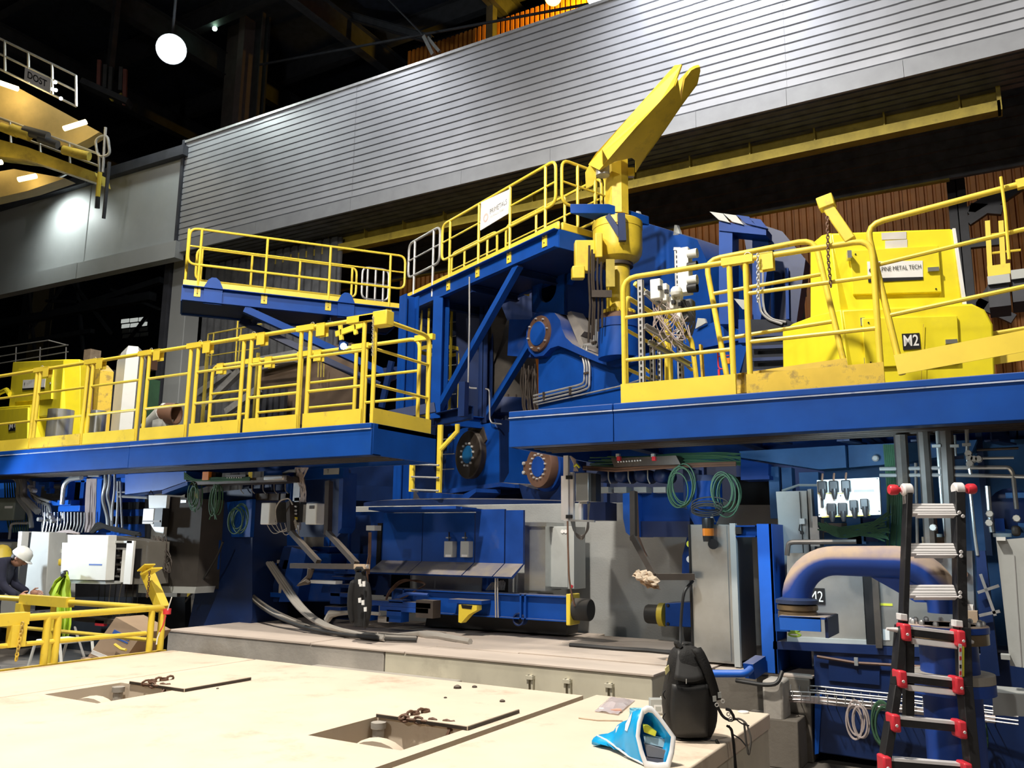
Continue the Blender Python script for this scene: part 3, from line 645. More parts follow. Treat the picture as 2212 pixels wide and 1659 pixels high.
# ---- walkway supports
zb = zat(B_.lerp(A_, onf(955)).x, B_.lerp(A_, onf(955)).y, 905)
sf = thing('walkway_support', 'blue steel frame of posts and two diagonal braces under the upper walkway', 'frame', B_.lerp(A_, onf(955)))
sp = B_.lerp(A_, onf(955)); spb = sp+back
MB().ibeam(V((sp.x, sp.y, zb)), sp-ZA*.25, .2, .22, .015, .02, up=YA).build('post', BLUE, sf, smooth=False)
MB().ibeam(V((spb.x, spb.y, zb)), spb-ZA*.25, .18, .2, .015, .02, up=YA).build('post', BLUEDK, sf, smooth=False)
bt = B_.lerp(A_, onf(1122)); MB().beam(V((sp.x, sp.y, zb+.18)), bt-ZA*.28, .11, .11).build('brace', BLUE, sf)
MB().beam(V((spb.x, spb.y, zb+.1)), bt+back-ZA*.28+tdir*.15, .11, .11).build('brace', BLUE, sf)
MB().channel(V((sp.x, sp.y, zb)), V((spb.x, spb.y, zb)), 1, .09, .2).build('base_channel', BLUE, sf, smooth=False)
MB().channel(V((sp.x, sp.y, zb-.02))-tdir*.15, V((sp.x, sp.y, zb-.02))+tdir*1.1, 1, .1, .22).build('base_channel', BLUEDK, sf, smooth=False)
cp = P(1000, 900, D=13.4); MB().beam(cp, cp+ZA*.0+tdir*.01+ZA*.55, .12, .12, up=YA).build('stub_post', BLUEDK, sf)
rp = P(882, 720, D=14.6); zr0 = zat(rp.x, rp.y, 915); zr1 = zat(rp.x, rp.y, 640)
tag(MB().ibeam((rp.x, rp.y, zr0-2), (rp.x, rp.y, zr1), .24, .26, .02, .025, up=V((.4, .9, 0))).build('support_post', BLUE, smooth=False), 'blue I section post left of the yellow ladder cage', 'post')
bp = thing('brace_panel', 'dark blue bracket plates behind the left platform end rail', 'bracket', P(840, 800, D=14.5))
MB().prism([P(x, y, D=14.8) for x, y in ((826, 795), (870, 790), (872, 812), (836, 826))], FW*.3).build('bracket_plate', BLUEDK, bp)
MB().beam(P(846, 780, D=14.6), P(824, 880, D=14.6), .05, .12).build('strut', BLUEDK, bp)
MB().beam(P(800, 905, D=14), P(940, 880, D=14), .1, .16).build('cross_channel', BLUEDK, bp)
# ---- caged ladder
lc = P(952, 760, D=15.8); zc1 = zat(lc.x, lc.y, 637); zc0 = zat(lc.x, lc.y, 893)
cg = thing('caged_ladder', 'yellow caged ladder between the blue posts', 'ladder', (lc.x, lc.y, zc0))
for z in (zc0, zc0+(zc1-zc0)*.52, zc1): MB().plate([V((lc.x+.4*cos(k*pi/12), lc.y+.4*sin(k*pi/12), z-.035)) for k in range(24)], [V((lc.x+.39*cos(k*pi/12), lc.y+.39*sin(k*pi/12), z-.035)) for k in range(24)], ZA*.07).build('hoop', YEL, cg)
for k in range(7): 
    a = radians(205+k*32); MB().bx(-.025, .025, -.004, .004, 0, 1)
    p = V((lc.x+.395*cos(a), lc.y+.395*sin(a), 0)); MB().obx(p+ZA*(zc0+zc1)/2, V((-sin(a), cos(a), 0)), V((cos(a), sin(a), 0)), ZA, .024, .004, (zc1-zc0)/2).build('cage_strip', YEL, cg)
for s in (-.22, .22): MB().bx(lc.x+s-.02, lc.x+s+.02, lc.y+.3, lc.y+.34, zc0-1.2, zc1+.5).build('rail', YELOLD, cg)
k = zc0-1
while k < zc1: MB().cyl((lc.x-.22, lc.y+.32, k), (lc.x+.22, lc.y+.32, k), .011, 6).build('rung', GALV, cg); k += .28
# lower ladder with forked grab rail
ll = thing('short_ladder', 'short yellow ladder with a forked grab rail below the left platform end', 'ladder', P(922, 1062, D=11.6))
pl = P(889, 1062, D=11.8); pr = P(948, 1064, D=11.5)
for p, y1 in ((pl, 985), (pr, 918)):
    z1 = zat(p.x, p.y, y1); MB().bx(p.x-.035, p.x+.035, p.y-.02, p.y+.02, p.z, z1).build('rail', YEL, ll)
for y in (1003, 1030, 1058):
    MB().cyl(P(889, y, D=11.78), P(948, y+2, D=11.48), .014, 6).build('rung', GALV, ll)
MB().tube([P(951, 972, D=11.45), P(988, 932, D=11.45), P(988, 916, D=11.45)], .035, 8).build('grab_rail', YEL, ll)
# ================================================================ TURRET
TN = ndir.copy(); TT = V((-TN.y, TN.x, 0)); TT = TT if TT.x > 0 else -TT
TP0 = P(1200, 800, D=13.25)
def T(x, y, off=0): return PP(x, y, TP0-TN*off, TN)
def Ts(pts, off=0): return [T(x, y, off) for x, y in pts]
tu = thing('turret', 'big blue machine turret with round bolted bearing covers behind the platforms', 'machine', (TP0.x, TP0.y, 0))
band = Ts([(1172, 673), (1198, 676), (1210, 692), (1213, 709), (1222, 729), (1237, 743), (1268, 759), (1314, 779), (1345, 776), (1410, 760), (1410, 772), (1345, 788), (1318, 791), (1292, 783), (1254, 767), (1223, 753), (1206, 747), (1189, 752), (1174, 768), (1155, 771), (1142, 758), (1137, 740), (1137, 715), (1145, 690), (1158, 677)])
MB().prism(band, -TN*.6).build('swing_arm', BLUED, tu, ang=30)
MB().prism(Ts([(1163, 765), (1206, 740), (1254, 755), (1318, 782), (1410, 765), (1415, 990), (1163, 990)], .12), -TN*.4).build('web_plate', BLUE, tu)
MB().prism(Ts([(1100, 690), (1145, 690), (1150, 772), (1096, 768)], .25), -TN*.3).build('arm_plate', BLUED, tu)
def disc(px, py, ry, off, ringm, hubm, name, hub=.58, nb=10, boltm=BOLT, thick=.12, hubr=None, bring=None):
    c = T(px, py, off); D = (c-EYE).dot(FW); R = ry*D/CF
    rg = MB().lathe(c, -TN, [(R*hub, -.02), (R*.97, -.02), (R, 0), (R, thick)], 40).build('bearing_ring', ringm, tu, ang=30)
    MB().lathe(c, -TN, [(0, -.035), (R*hub*.96, -.035), (R*hub, -.02)], 32).build('hub_cover', hubm, tu)
    rb = R*(bring or (hub+.12)); src = None
    for k in range(nb):
        a = 2*pi*k/nb+.15; p = c+TN*.02+(TT*cos(a)+ZA*sin(a))*rb
        if src is None: src = MB().lathe(p, TN, [(R*.052, 0), (R*.052, .025), (R*.03, .035)], 6).build('bolt', boltm, rg); p0 = p
        else: inst(src, rg, p-p0)
    return c, R
disc(1164, 721, 40, -.02, RUST, BLUE, 'upper', hub=.68, nb=8, bring=.86)
c, R = disc(1165, 1008, 46, -.1, RUST, BLUED, 'brown', hub=.5, nb=14, bring=.58)
MB().prism(circ(c-TN*.12, TT, ZA, R*1.15, 30), -TN*.25).build('bearing_housing', BLUED, tu)
lug = MB().obx(c-TT*(R*1.08)-TN*.04, TT, TN, ZA, R*.16, .05, R*.32).build('lug', RUST, tu)
for s in (-1, 1): MB().lathe(c-TT*(R*1.12)+TN*.02+ZA*s*R*.22, TN, [(R*.09, 0), (R*.08, .03), (0, .04)], 8).build('bolt', BOLT, lug)
MB().prism(Ts([(1210, 1000), (1240, 990), (1240, 1090), (1130, 1080), (1120, 1045), (1165, 1060), (1200, 1045)], .1), -TN*.4).build('lower_arm', BLUEDK, tu)
c, R = disc(866, 1032, 44, .35, RUST, BLUED, 'left', hub=.5, nb=12, bring=.58)
MB().prism(Ts([(740, 1000), (850, 1000), (852, 1062), (740, 1056)], .45), -TN*.4).build('left_arm', BLUED, tu)
# sheave on the lower housing
hs = MB().prism(Ts([(968, 938), (1000, 925), (1066, 912), (1078, 932), (1079, 1046), (958, 1062)], .1), -TN*1.2).build('housing', BLUE, tu)
MB().prism([T(1079, 1046, .1), T(1078, 932, .1), T(1066, 905, .1), T(1066, 905, .1)-TN*1.1+TT*.0, T(1112, 1049, .6)], TT*.03).build('housing_side', BLUEDK, tu)
MB().prism(Ts([(955, 1058), (1080, 1042), (1112, 1046), (1112, 1054), (1080, 1051), (955, 1068)], .02), -TN*1.1).build('housing_flange', BLUED, tu)
c, R = disc(1012, 982, 52, .0, RUSTD, mat('teal_blue_paint', (.01, .12, .3), .4), 'sheave', hub=.38, nb=12, bring=.47, thick=.22)
MB().prism(Ts([(1010, 925), (1042, 922), (1050, 950), (1030, 985)], .07), -TN*.1).build('sheave_guard', RUSTD, tu)
# box with a round opening
bo = Ts([(1148, 579), (1221, 549), (1221, 679), (1149, 674)], .1); cen = T(1183, 623, .1); Rr = 31*((cen-EYE).dot(FW))/CF
def sqpts(q, n4):
    o = []
    for i in range(4):
        for k in range(n4): o.append(q[i].lerp(q[(i+1) % 4], k/n4))
    return o
sq = sqpts([bo[0], bo[3], bo[2], bo[1]], 7); ci = []
for p in sq:
    v = p-cen; ci.append(cen+v.normalized()*Rr)
MB().plate(sq, ci, -TN*.05).build('box_front', BLUE, tu, smooth=False)
MB().prism([p-TN*.75 for p in bo], -TN*.05).build('box_back', HOLE, tu)
MB().prism([bo[1], bo[2], bo[2]-TN*1.3, bo[1]-TN*1.3], -TT*.03).build('box_side', BLUEDK, tu)
MB().prism([bo[0], bo[1], bo[1]-TN*1.3, bo[0]-TN*1.3], -ZA*.03).build('box_lid', BLUED, tu)
MB().prism([bo[0], bo[3], bo[3]-TN*1.3, bo[0]-TN*1.3], TT*.03).build('box_side', BLUEDK, tu)
# ribbed dusty hood piece between arm and mast
MB().prism(Ts([(1222, 676), (1233, 672), (1262, 716), (1254, 726), (1264, 752), (1252, 748)], .15), -TN*.25).build('cover_wedge', mat('dusty_grey_steel', (.24, .22, .2), .8, var=.2), tu)
MB().prism(Ts([(1215, 680), (1300, 690), (1310, 775), (1240, 742)], .5), -TN*.2).build('recess_plate', HOLE, tu)
# dusty bell, bolted flange, neck
DUSTY = mat('brown_dust_coat', (.065, .056, .047), .9, var=.25)
tc_ = P(1098, 820, D=15.9)
def zt(y): return zat(tc_.x, tc_.y, y)
pxr = lambda r: r*15.9/CF
MB().lathe((tc_.x, tc_.y, 0), ZA, [(pxr(64), zt(868)), (pxr(62), zt(800)), (pxr(56), zt(755)), (pxr(30), zt(700))], 30).build('bell', DUSTY, tu)
fl = MB().lathe((tc_.x, tc_.y, 0), ZA, [(pxr(60), zt(905)), (pxr(66), zt(900)), (pxr(66), zt(868)), (pxr(60), zt(866))], 30).build('bolted_flange', BLUEDK, tu)
src = None
for k in range(24):
    a = 2*pi*k/24; p = V((tc_.x+pxr(63)*cos(a), tc_.y+pxr(63)*sin(a), zt(868)))
    if src is None: src = MB().lathe(p, ZA, [(.025, 0), (.025, .05)], 6).build('bolt', RUSTD, fl); p0 = p
    else: inst(src, fl, p-p0)
MB().lathe((tc_.x, tc_.y, 0), ZA, [(pxr(80), zt(1050)), (pxr(58), zt(935)), (pxr(56), zt(905))], 12).build('neck', BLUEDK, tu)
MB().prism([p for p in Ts([(1032, 600), (1145, 560), (1145, 690), (1036, 690)], 1.5)], -TN*.3).build('back_plate', BLUEDK, tu)
MB().prism([p for p in Ts([(1040, 655), (1098, 640), (1098, 690), (1046, 690)], 1.4)], -TN*.08).build('opening', HOLE, tu)
MB().prism([P(x, y, D=16.5) for x, y in ((884, 640), (1150, 560), (1150, 920), (884, 920))], FW*.3).build('shade_backdrop', BLUEDK, tu)  # dark sheet added to stand for the shade behind the braces
MB().prism([P(x, y, D=15.6) for x, y in ((985, 610), (1040, 600), (1045, 900), (985, 900))], FW*.3).build('shade_column', BLUEDK, tu)  # dark upright added to the same painted shade
MB().prism([P(x, y, D=15.4) for x, y in ((1045, 690), (1075, 640), (1095, 690), (1082, 740), (1060, 800), (1040, 870))], FW*.2).build('dusty_plate', DUSTY, tu)
MB().bx(-13, -4.6, 14.1, 14.4, 0, 4.0).build('shade_block', BLUEDK, tu)  # dark block added to fill the shade behind the plinth
# yellow stub platform seen behind the braces
yp = thing('inner_platform_rail', 'small yellow rail and kick plate seen between the two diagonal braces', 'railing', P(1110, 620, D=14.6))
MB().prism([P(x, y, D=14.6) for x, y in ((1082, 607), (1145, 630), (1143, 640), (1082, 620))], FW*.02).build('kick_plate', YEL, yp)
MB().tube([P(1090, 606, D=14.6), P(1108, 592, D=14.6), P(1145, 600, D=14.6)], .02, 6).build('top_rail', YEL, yp)
for x in (1109, 1127, 1143): MB().beam(P(x, 590, D=14.58), P(x+2, 628, D=14.58), .05, .03).build('post', YEL, yp)
# slewing ring and base plinth
ctr = P(1055, 1100, D=13.4); Rb = 2.05
def zr(y): q = V((ctr.x, ctr.y-Rb*.86, 0)); return zat(ctr.x+.5*Rb, ctr.y-Rb*.86, y)
tb2 = thing('slewing_plinth', 'round dusty grey plinth and slewing ring carrying the blue turret', 'foundation', (ctr.x, ctr.y, 0))
MB().lathe((ctr.x, ctr.y, 0), ZA, [(Rb*.97, 0), (Rb*.97, zr(1112)), (Rb*1.01, zr(1110)), (Rb*1.01, zr(1094)), (Rb*.9, zr(1090))], 56).build('plinth', CONCW, tb2)
MB().lathe((ctr.x, ctr.y, 0), ZA, [(Rb*.88, zr(1096)), (Rb*.95, zr(1090)), (Rb*.95, zr(1078)), (Rb*.85, zr(1074)), (.3, zr(1070))], 56).build('slewing_ring', BLUEDK, tb2)
# gutter walkway at the foot
gt = thing('gutter_tray', 'blue channel tray running around the foot of the turret', 'tray', T(960, 1075, -.2))
MB().prism(Ts([(880, 1066), (908, 1063), (1000, 1068), (1028, 1055), (1028, 1063), (1004, 1083), (905, 1083), (880, 1074)], -.35), -TN*.5).build('tray_side', BLUED, gt)
# guard tray left: deep dark tilted plates under the platform
for i, (pts, m_, off) in enumerate((([(741, 1047), (868, 1052), (886, 1086), (741, 1080)], BLUEDK, -.6), ([(745, 1000), (850, 1003), (850, 1050), (745, 1045)], BLUED, .3))):
    tag(MB().prism(Ts(pts, off), -TN*.3).build('tray_plate', m_), ('dark blue sloping tray plate below the platform corner', 'dusty blue arm plate behind the platform corner')[i], 'plate')
# ---- blue body behind the crane mast and covers to its right
MB().prism(Ts([(1330, 462), (1361, 471), (1439, 495), (1506, 518), (1532, 575), (1540, 860), (1330, 860)], 1.3), -TN*.8).build('main_body', BLUE, tu)
for x, y in ((1376, 470), (1459, 500)): MB().prism(Ts([(x-5, y+8), (x-2, y-14), (x+3, y-14), (x+9, y+2), (x+9, y+8)], 1.3), -TN*.05).build('lifting_eye', CABG, tu)
MB().prism(Ts([(1470, 726), (1545, 694), (1611, 718), (1612, 755), (1585, 850), (1400, 865), (1400, 770)], .35), -TN*.5).build('cover_plate', BLUE, tu)
MB().prism(Ts([(1400, 771), (1470, 745), (1611, 718), (1611, 732), (1470, 762), (1400, 786)], .3), -TN*.1).build('cover_flange', BLUED, tu)
for pts in (((1502, 710), (1507, 687), (1522, 688), (1525, 697)), ((1585, 645), (1610, 648), (1612, 668), (1604, 668))): MB().prism(Ts(pts, .3), -TN*.03).build('lug_plate', CABG, tu)
# hydraulic pipes on the web plate
hp_ = thing('hydraulic_pipe_run', 'three thin grey hydraulic pipes bent across the blue turret arm', 'pipes', T(1250, 800, 0))
for k in range(3):
    e = k*5.5
    MB().tube(Ts([(1153, 855+e*1.35), (1250-e*.0, 832+e*1.3), (1262+e, 827+e), (1263+e, 790), (1257+e, 765), (1258+e*.8, 745), (1283+e*.6, 744+e*.4), (1284+e*.7, 720), (1284+e*.7, 690)], .06), .017, 6, fil=.06).build('pipe', PIPEM if k == 1 else GALV, hp_)
MB().tube(Ts([(1160, 874), (1345, 833), (1400, 815)], .08), .012, 6).build('pipe', GALV, hp_)
for x, y in ((1175, 852), (1232, 842), (1267, 803), (1259, 765), (1284, 737)): MB().obx(T(x, y+3, .04), TT, TN, ZA, .05 if y < 810 else .015, .02, .015 if y < 810 else .06).build('pipe_clamp', RUSTD, hp_)
for nm, pts in (('thin grey conduit running down between the two blue braces', ((1014, 598), (1014, 700), (1011, 838), (1030, 839))), ('thin pale conduit bent down beside the bolted flange', ((1049, 840), (1057, 842), (1058, 905), (1062, 914), (1083, 916)))):
    tag(MB().tube([P(x, y, D=13.75) if pts[0][0] == 1014 else T(x, y, .02) for x, y in pts], .014, 6, fil=.05).build('conduit', GALV), nm, 'conduit')
# hanging bundle of dark hoses under the arm
hb = MB()
for k in range(16):
    x = 1128+k*2.0; y0 = 795+random.uniform(-10, 15); hb.tube(Ts([(x, y0), (x+random.uniform(-6, 4), y0+35), (x+random.uniform(-2, 8), 880), (x+10, 905)], .2+random.uniform(0, .2)), .012, 5, fil=.1)
tag(hb.build('hose_bundle', RUSTD, kind='stuff'), 'dark tangle of hoses hanging under the turret arm', 'hoses')
# ================================================================ CRANE
M0 = P(1335, 600, D=12.25); mx, my = M0.x, M0.y
def zm(y): return zat(mx, my, y)
rp_ = lambda px: px*12.25/CF
cr = thing('slewing_crane', 'yellow slewing crane with octagonal mast, winch drum and raised forked jib', 'crane', (mx, my, zm(690)))
def ml(prof, n=32): return MB().lathe((mx, my, 0), ZA, [(rp_(r), zm(y)) for r, y in prof], n)
ml([(26, 676), (26, 470)]).build('lower_mast', YELC, cr)
ff = ml([(38, 694), (38, 681), (26, 680)]).build('foot_flange', RUST, cr)
src = None
for k in range(20):
    a = 2*pi*k/20; p = V((mx+rp_(32)*cos(a), my+rp_(32)*sin(a), zm(681)))
    if src is None: src = MB().lathe(p, ZA, [(.028, 0), (.028, .06)], 6).build('bolt', YELC, ff); p0 = p
    else: inst(src, ff, p-p0)
ml([(44, 775), (44, 694)]).build('pedestal', BLUE, cr); ml([(46, 712), (46, 694)]).build('pedestal_flange', BLUED, cr)
ml([(30, 572), (46, 562), (52, 552), (53.5, 540), (53.5, 500), (52, 499)]).build('winch_drum', YELC, cr, ang=25)
ml([(52, 500), (54.5, 499), (54.5, 484), (50, 481), (20, 478)]).build('drum_cap', YELC, cr, ang=25)
ml([(33, 578), (33, 571)]).build('gear_ring', RUSTD, cr)
ml([(27, 467), (27, 345)], 8).build('upper_mast', YELC, cr, ang=20)
MB().obx(V((mx, my, zm(464)))-RT*rp_(15), RT, TN, ZA, rp_(42), .4, rp_(11)).build('head_bracket', BLUE, cr, bevel=.01)
MB().beam(V((mx, my, zm(475)))-FW*.3-RT*rp_(25), V((mx, my, zm(520)))-FW*.42+RT*rp_(0), .06, .08).build('gusset', BLUEDK, cr)
MB().beam(V((mx, my, zm(475)))-FW*.44, V((mx, my, zm(532)))-FW*.44+RT*rp_(2), .08, .1, up=RT).build('gusset', BLUEDK, cr)
MB().obx(V((mx, my, 0))-TN*-.05+RT*rp_(36)+ZA*zm(375), RT, FW, ZA, rp_(8), .06, rp_(10)).build('side_block', YELC, cr)
for (x0, y0, x1, y1, D) in ((1241, 520, 1284, 590, 12.0), (1235, 576, 1262, 604, 11.85), (1284, 505, 1300, 560, 11.95)):
    c = P((x0+x1)/2, (y0+y1)/2, D=D); MB().obx(c, RT, FW, ZA, (x1-x0)/2*D/CF, .13, (y1-y0)/2*D/CF).build('drive_box', YELC, cr, bevel=.015)
ps = MB()
for k, x in enumerate((1273, 1279, 1283, 1291, 1299)): ps.tube([P(x, 530+k*9, D=11.8), P(x-1, 600, D=11.8), P(x+2, 660, D=11.8), P(x+(k-2), 740-k*8, D=11.8)], .016, 6)
ps.build('hydraulic_pipes', RUSTD, cr, kind='stuff')
MB().obx(P(1299, 635, D=11.8), RT, FW, ZA, .14, .06, .05).build('valve_block', RUSTD, cr); MB().obx(P(1318, 590, D=11.9), RT, FW, ZA, .06, .04, .2).build('pipe_bracket', YELOLD, cr)
# jib
b0 = P(1338, 350, D=12.1); b1 = P(1500, 150, D=11.2); jd = (b1-b0).normalized(); jw = jd.cross(ZA).normalized(); jn = jd.cross(jw); jn = jn if jn.dot(FW) < 0 else -jn
def J(x, y): return PP(x, y, b0, jn)
s_ = 300/1778
Jc = lambda pts: [J(1240+x*s_, 120+y*s_) for x, y in pts]
MB().prism(Jc([(335, 1470), (520, 1360), (560, 1350), (740, 1310), (790, 1350), (790, 1500), (870, 1370), (1000, 1190), (1170, 950), (1270, 790), (1380, 640), (1370, 560), (1330, 300), (1290, 400), (1110, 600), (800, 930)]), -jn*.02).build('jib_belly_plate', YELC, cr)
MB().prism(Jc([(1370, 640), (1580, 370), (1618, 200), (1615, 145), (1590, 150), (1555, 160), (1500, 190), (1420, 300), (1385, 480)]), -jn*.05).build('jib_fork', YELC, cr)
far = lambda x, y, d: P(1240+x*s_, 120+y*s_, D=d)
def jq(x, y): return J(1240+x*s_, 120+y*s_)
def jdep(x, y): return (jq(x, y)-EYE).dot(FW)
MB().prism([jq(335, 1470), jq(800, 930), jq(1110, 600), jq(1290, 400), far(1390, 120, jdep(1390, 120)+.15), far(1300, 130, jdep(1300, 130)+.3), far(780, 715, jdep(780, 715)+.35), far(290, 1260, jdep(290, 1260)+.4), far(195, 1400, jdep(195, 1400)+.4)], V(jw)*.02).build('jib_side_plate', YELC, cr, smooth=False)
MB().prism([jq(870, 1370), jq(1170, 950), jq(1380, 640), jq(1580, 370), jq(1580, 370)-jn*.3, jq(1380, 640)-jn*.35, jq(870, 1370)-jn*.4], V(jw)*.02).build('jib_side_plate', YELC, cr, smooth=False)
MB().prism([jq(365, 1210), jq(430, 1330), jq(370, 1400)], -jn*.03).build('gusset', YELC, cr)
MB().prism([far(150, 1480, 12.3), far(195, 1400, 12.3), far(270, 1340, 12.3), far(280, 1560, 12.3), far(240, 1660, 12.3), far(160, 1700, 12.3)], FW*.1).build('tail_plate', YELC, cr)
MB().lathe(jq(400, 1530)-jn*.1, ZA, [(.1, -.08), (.1, .1), (0, .12)], 12).build('tail_roller', GALV, cr)
# ================================================================ M2 AND M1 HOUSINGS ON THE PLATFORMS
def housing(name, label, PB0, tvec, up_front, up_left, lo_front, lo_left, nl, door_u, door_l, sgn, mm=YELBR, thick=.9, off_u=.12):
    n = V((tvec.y, -tvec.x, 0)); n = n if n.dot(FW) < 0 else -n
    t = thing(name, label, 'housing', PB0)
    H = lambda x, y, o=0: PP(x, y, PB0-n*o, n)
    MB().prism([H(x, y) for x, y in lo_front], -n*thick).build('lower_shell', mm, t, bevel=.02)
    MB().prism([H(x, y, off_u) for x, y in up_front], -n*(thick-.2)).build('upper_shell', mm, t, bevel=.02)
    c = H(*lo_left[0])+n*.002
    MB().prism([PP(x, y, c, nl) for x, y in lo_left], -nl*.3-n*.0).build('lower_side_shell', mm, t, bevel=.01)
    c2 = H(*up_left[0], off_u)
    MB().prism([PP(x, y, c2, nl) for x, y in up_left], -nl*.3).build('upper_side_shell', mm, t, bevel=.01)
    out = []
    for nm, pts, o in (('door', door_u, off_u-.035), ('door', door_l, -.03)):
        d = MB().prism([H(x, y, o) for x, y in pts], -n*.035).build(nm, mm, t, bevel=.006); out.append(d)
    return t, H, n, out
tm = V((.966, .26, 0))
m2, H2f, n2, dd = housing('machine_housing', 'tall yellow two tier M2 machine housing on the right platform', P(1850, 700, Y=7.75), tm,
    [(1793, 503), (2058, 493), (2082, 668), (1817, 680)], [(1793, 503), (1775, 508), (1758, 522), (1750, 545), (1750, 690), (1817, 682)],
    [(1816, 668), (2100, 655), (2128, 668), (2146, 700), (2152, 830), (1840, 850)], [(1816, 668), (1760, 681), (1712, 699), (1690, 716), (1692, 850), (1838, 850)],
    V((-.62, -.78, 0)).normalized(), [(1836, 541), (2027, 530), (2035, 631), (1843, 636)], [(1862, 687), (2068, 682), (2074, 785), (1870, 794)], 1)
for x0, y0, x1, y1 in ((1830, 545, 1838, 560), (1858, 690, 1866, 705), (1866, 776, 1874, 790)):
    MB().obx(H2f((x0+x1)/2, (y0+y1)/2, .04), tm, n2, ZA, .018, .05, .035).build('hinge', STEEL, m2)
for x, y, o in ((2016, 582, .07), (2055, 738, -.045)): MB().obx(H2f(x, y, o), tm, n2, ZA, .045, .012, .018).build('door_handle', STEEL, dd[0] if y < 600 else dd[1])
for x, y, o in ((1848, 549, .08), (2015, 543, .08), (2022, 624, .08), (1876, 697, -.035), (1881, 783, -.035)): MB().lathe(H2f(x, y, o), n2, [(.008, 0), (.006, .004)], 8).build('screw', BLACK, dd[0] if y < 640 else dd[1])
pl_ = MB().prism([H2f(x, y, .08) for x, y in ((1873, 565), (1993, 563), (1994, 598), (1875, 601))], -n2*.004).build('name_plate', PAPER, dd[0])
MB().prism([H2f(x, y, .077) for x, y in ((1875, 601), (1994, 598), (1994, 604), (1876, 610))], -n2*.004).build('plate_stripe', BLACK, dd[0])
o = H2f(1892, 587, .075); w_ = (H2f(1992, 587, .075)-H2f(1892, 587, .075)).length
text('ALPINE METAL TECH', TXTK, m2, o, tm, ZA, .04, 'lettering', w_*.98)
cq = H2f(1883, 584, .076); MB().lathe(cq, n2, [(.022, 0), (.022, .002)], 14).build('logo_dot', TXTK, m2)
for pts in (((1904, 503), (1958, 500), (1958, 516), (1905, 518)), ((1912, 520), (1960, 517), (1960, 536), (1912, 538))): MB().prism([H2f(x, y, .115) for x, y in pts], -n2*.003).build('paper_note', mat('pale_note_paper', (.62, .6, .58), .7), m2)
sg = MB().prism([H2f(x, y, -.04) for x, y in ((1948, 721), (1986, 719), (1989, 753), (1951, 756))], -n2*.004).build('number_sign', BLACK, m2)
o = H2f(1953, 748, -.042); text('M2', TXTW, m2, o, tm, ZA, (H2f(1953, 724, 0)-H2f(1953, 748, 0)).length, 'lettering', (H2f(1985, 740, 0)-H2f(1953, 742, 0)).length, bold=.015)
MB().prism([H2f(x, y, .1) for x, y in ((2058, 493), (2064, 493), (2090, 668), (2082, 668))], -n2*.6).build('edge_trim', PAPER, m2)
MB().beam(H2f(1990, 830, -.05), H2f(1995, 700, -.05), .004, .004).build('seam', YELD, m2)
rl = thing('yellow_kick_beam', 'yellow kick rail behind the right gate beside the M2 housing', 'rail', P(2120, 790, Y=8.2))
MB().beam(P(2000, 790, Y=8.2), P(2330, 740, Y=8.2), .01, .16).build('kick_plate', YEL, rl); MB().tube([P(2000, 745, Y=8.2), P(2330, 690, Y=8.2)], .02, 8).build('rail', YEL, rl)
# M1 at the far left
tm1 = V((.94, -.34, 0))
q0 = P(60, 850, Y=8.6); D1 = (q0-EYE).dot(FW)
m1, H1f, n1, d1 = housing('machine_housing', 'yellow M1 machine housing half hidden behind the left gate rails', q0, tm1,
    [(28, 782), (138, 776), (128, 900), (17, 900)], [(138, 776), (172, 776), (174, 800), (172, 980), (124, 980)],
    [(-70, 884), (66, 874), (62, 980), (-70, 980)], [(66, 874), (110, 876), (176, 890), (176, 990), (62, 990)], V((.35, -.94, 0)).normalized(),
    [(36, 800), (112, 795), (110, 862), (32, 868)], [(-60, 890), (60, 880), (58, 955), (-60, 955)], -1, thick=.7)
MB().prism([H1f(x, y, .08) for x, y in ((50, 821), (98, 818), (96, 839), (48, 842))], -n1*.004).build('name_plate', PAPER, d1[0])
MB().prism([H1f(x, y, .075) for x, y in ((48, 839), (96, 836), (96, 840), (48, 843))], -n1*.004).build('plate_stripe', BLACK, d1[0])
MB().lathe(H1f(53, 829, .074), n1, [(.028, 0), (.028, .002)], 12).build('logo_dot', TXTK, m1)
text('ALPINE METAL TECH', TXTG, m1, H1f(57, 831, .074), tm1, ZA, .028, 'lettering', (H1f(93, 829, 0)-H1f(57, 829, 0)).length)
MB().prism([H1f(x, y, -.04) for x, y in ((18, 916), (33, 914), (33, 930), (18, 932))], -n1*.004).build('number_sign', BLACK, m1)
text('M1', TXTW, m1, H1f(19.5, 929, -.045), tm1, ZA, (H1f(20, 918, 0)-H1f(20, 928, 0)).length, 'lettering', (H1f(32, 925, 0)-H1f(20, 925, 0)).length, bold=.015)
MB().obx(H1f(108, 828, .07), tm1, n1, ZA, .03, .01, .015).build('door_handle', STEEL, d1[0])
MB().prism([H1f(x, y, .5) for x, y in ((176, 782), (205, 786), (217, 800), (205, 940), (176, 940))], -n1*.2).build('back_shell', YELD, m1)
MB().prism([H1f(x, y, .45) for x, y in ((176, 790), (200, 792), (196, 890), (176, 890))], -n1*.02).build('rusty_inner', RUST, m1)
MB().tube([H1f(-10, 870, .1), H1f(-4, 850, .1), H1f(14, 842, .1), H1f(22, 852, .1)], .05, 8).build('duct', YELBR, m1)
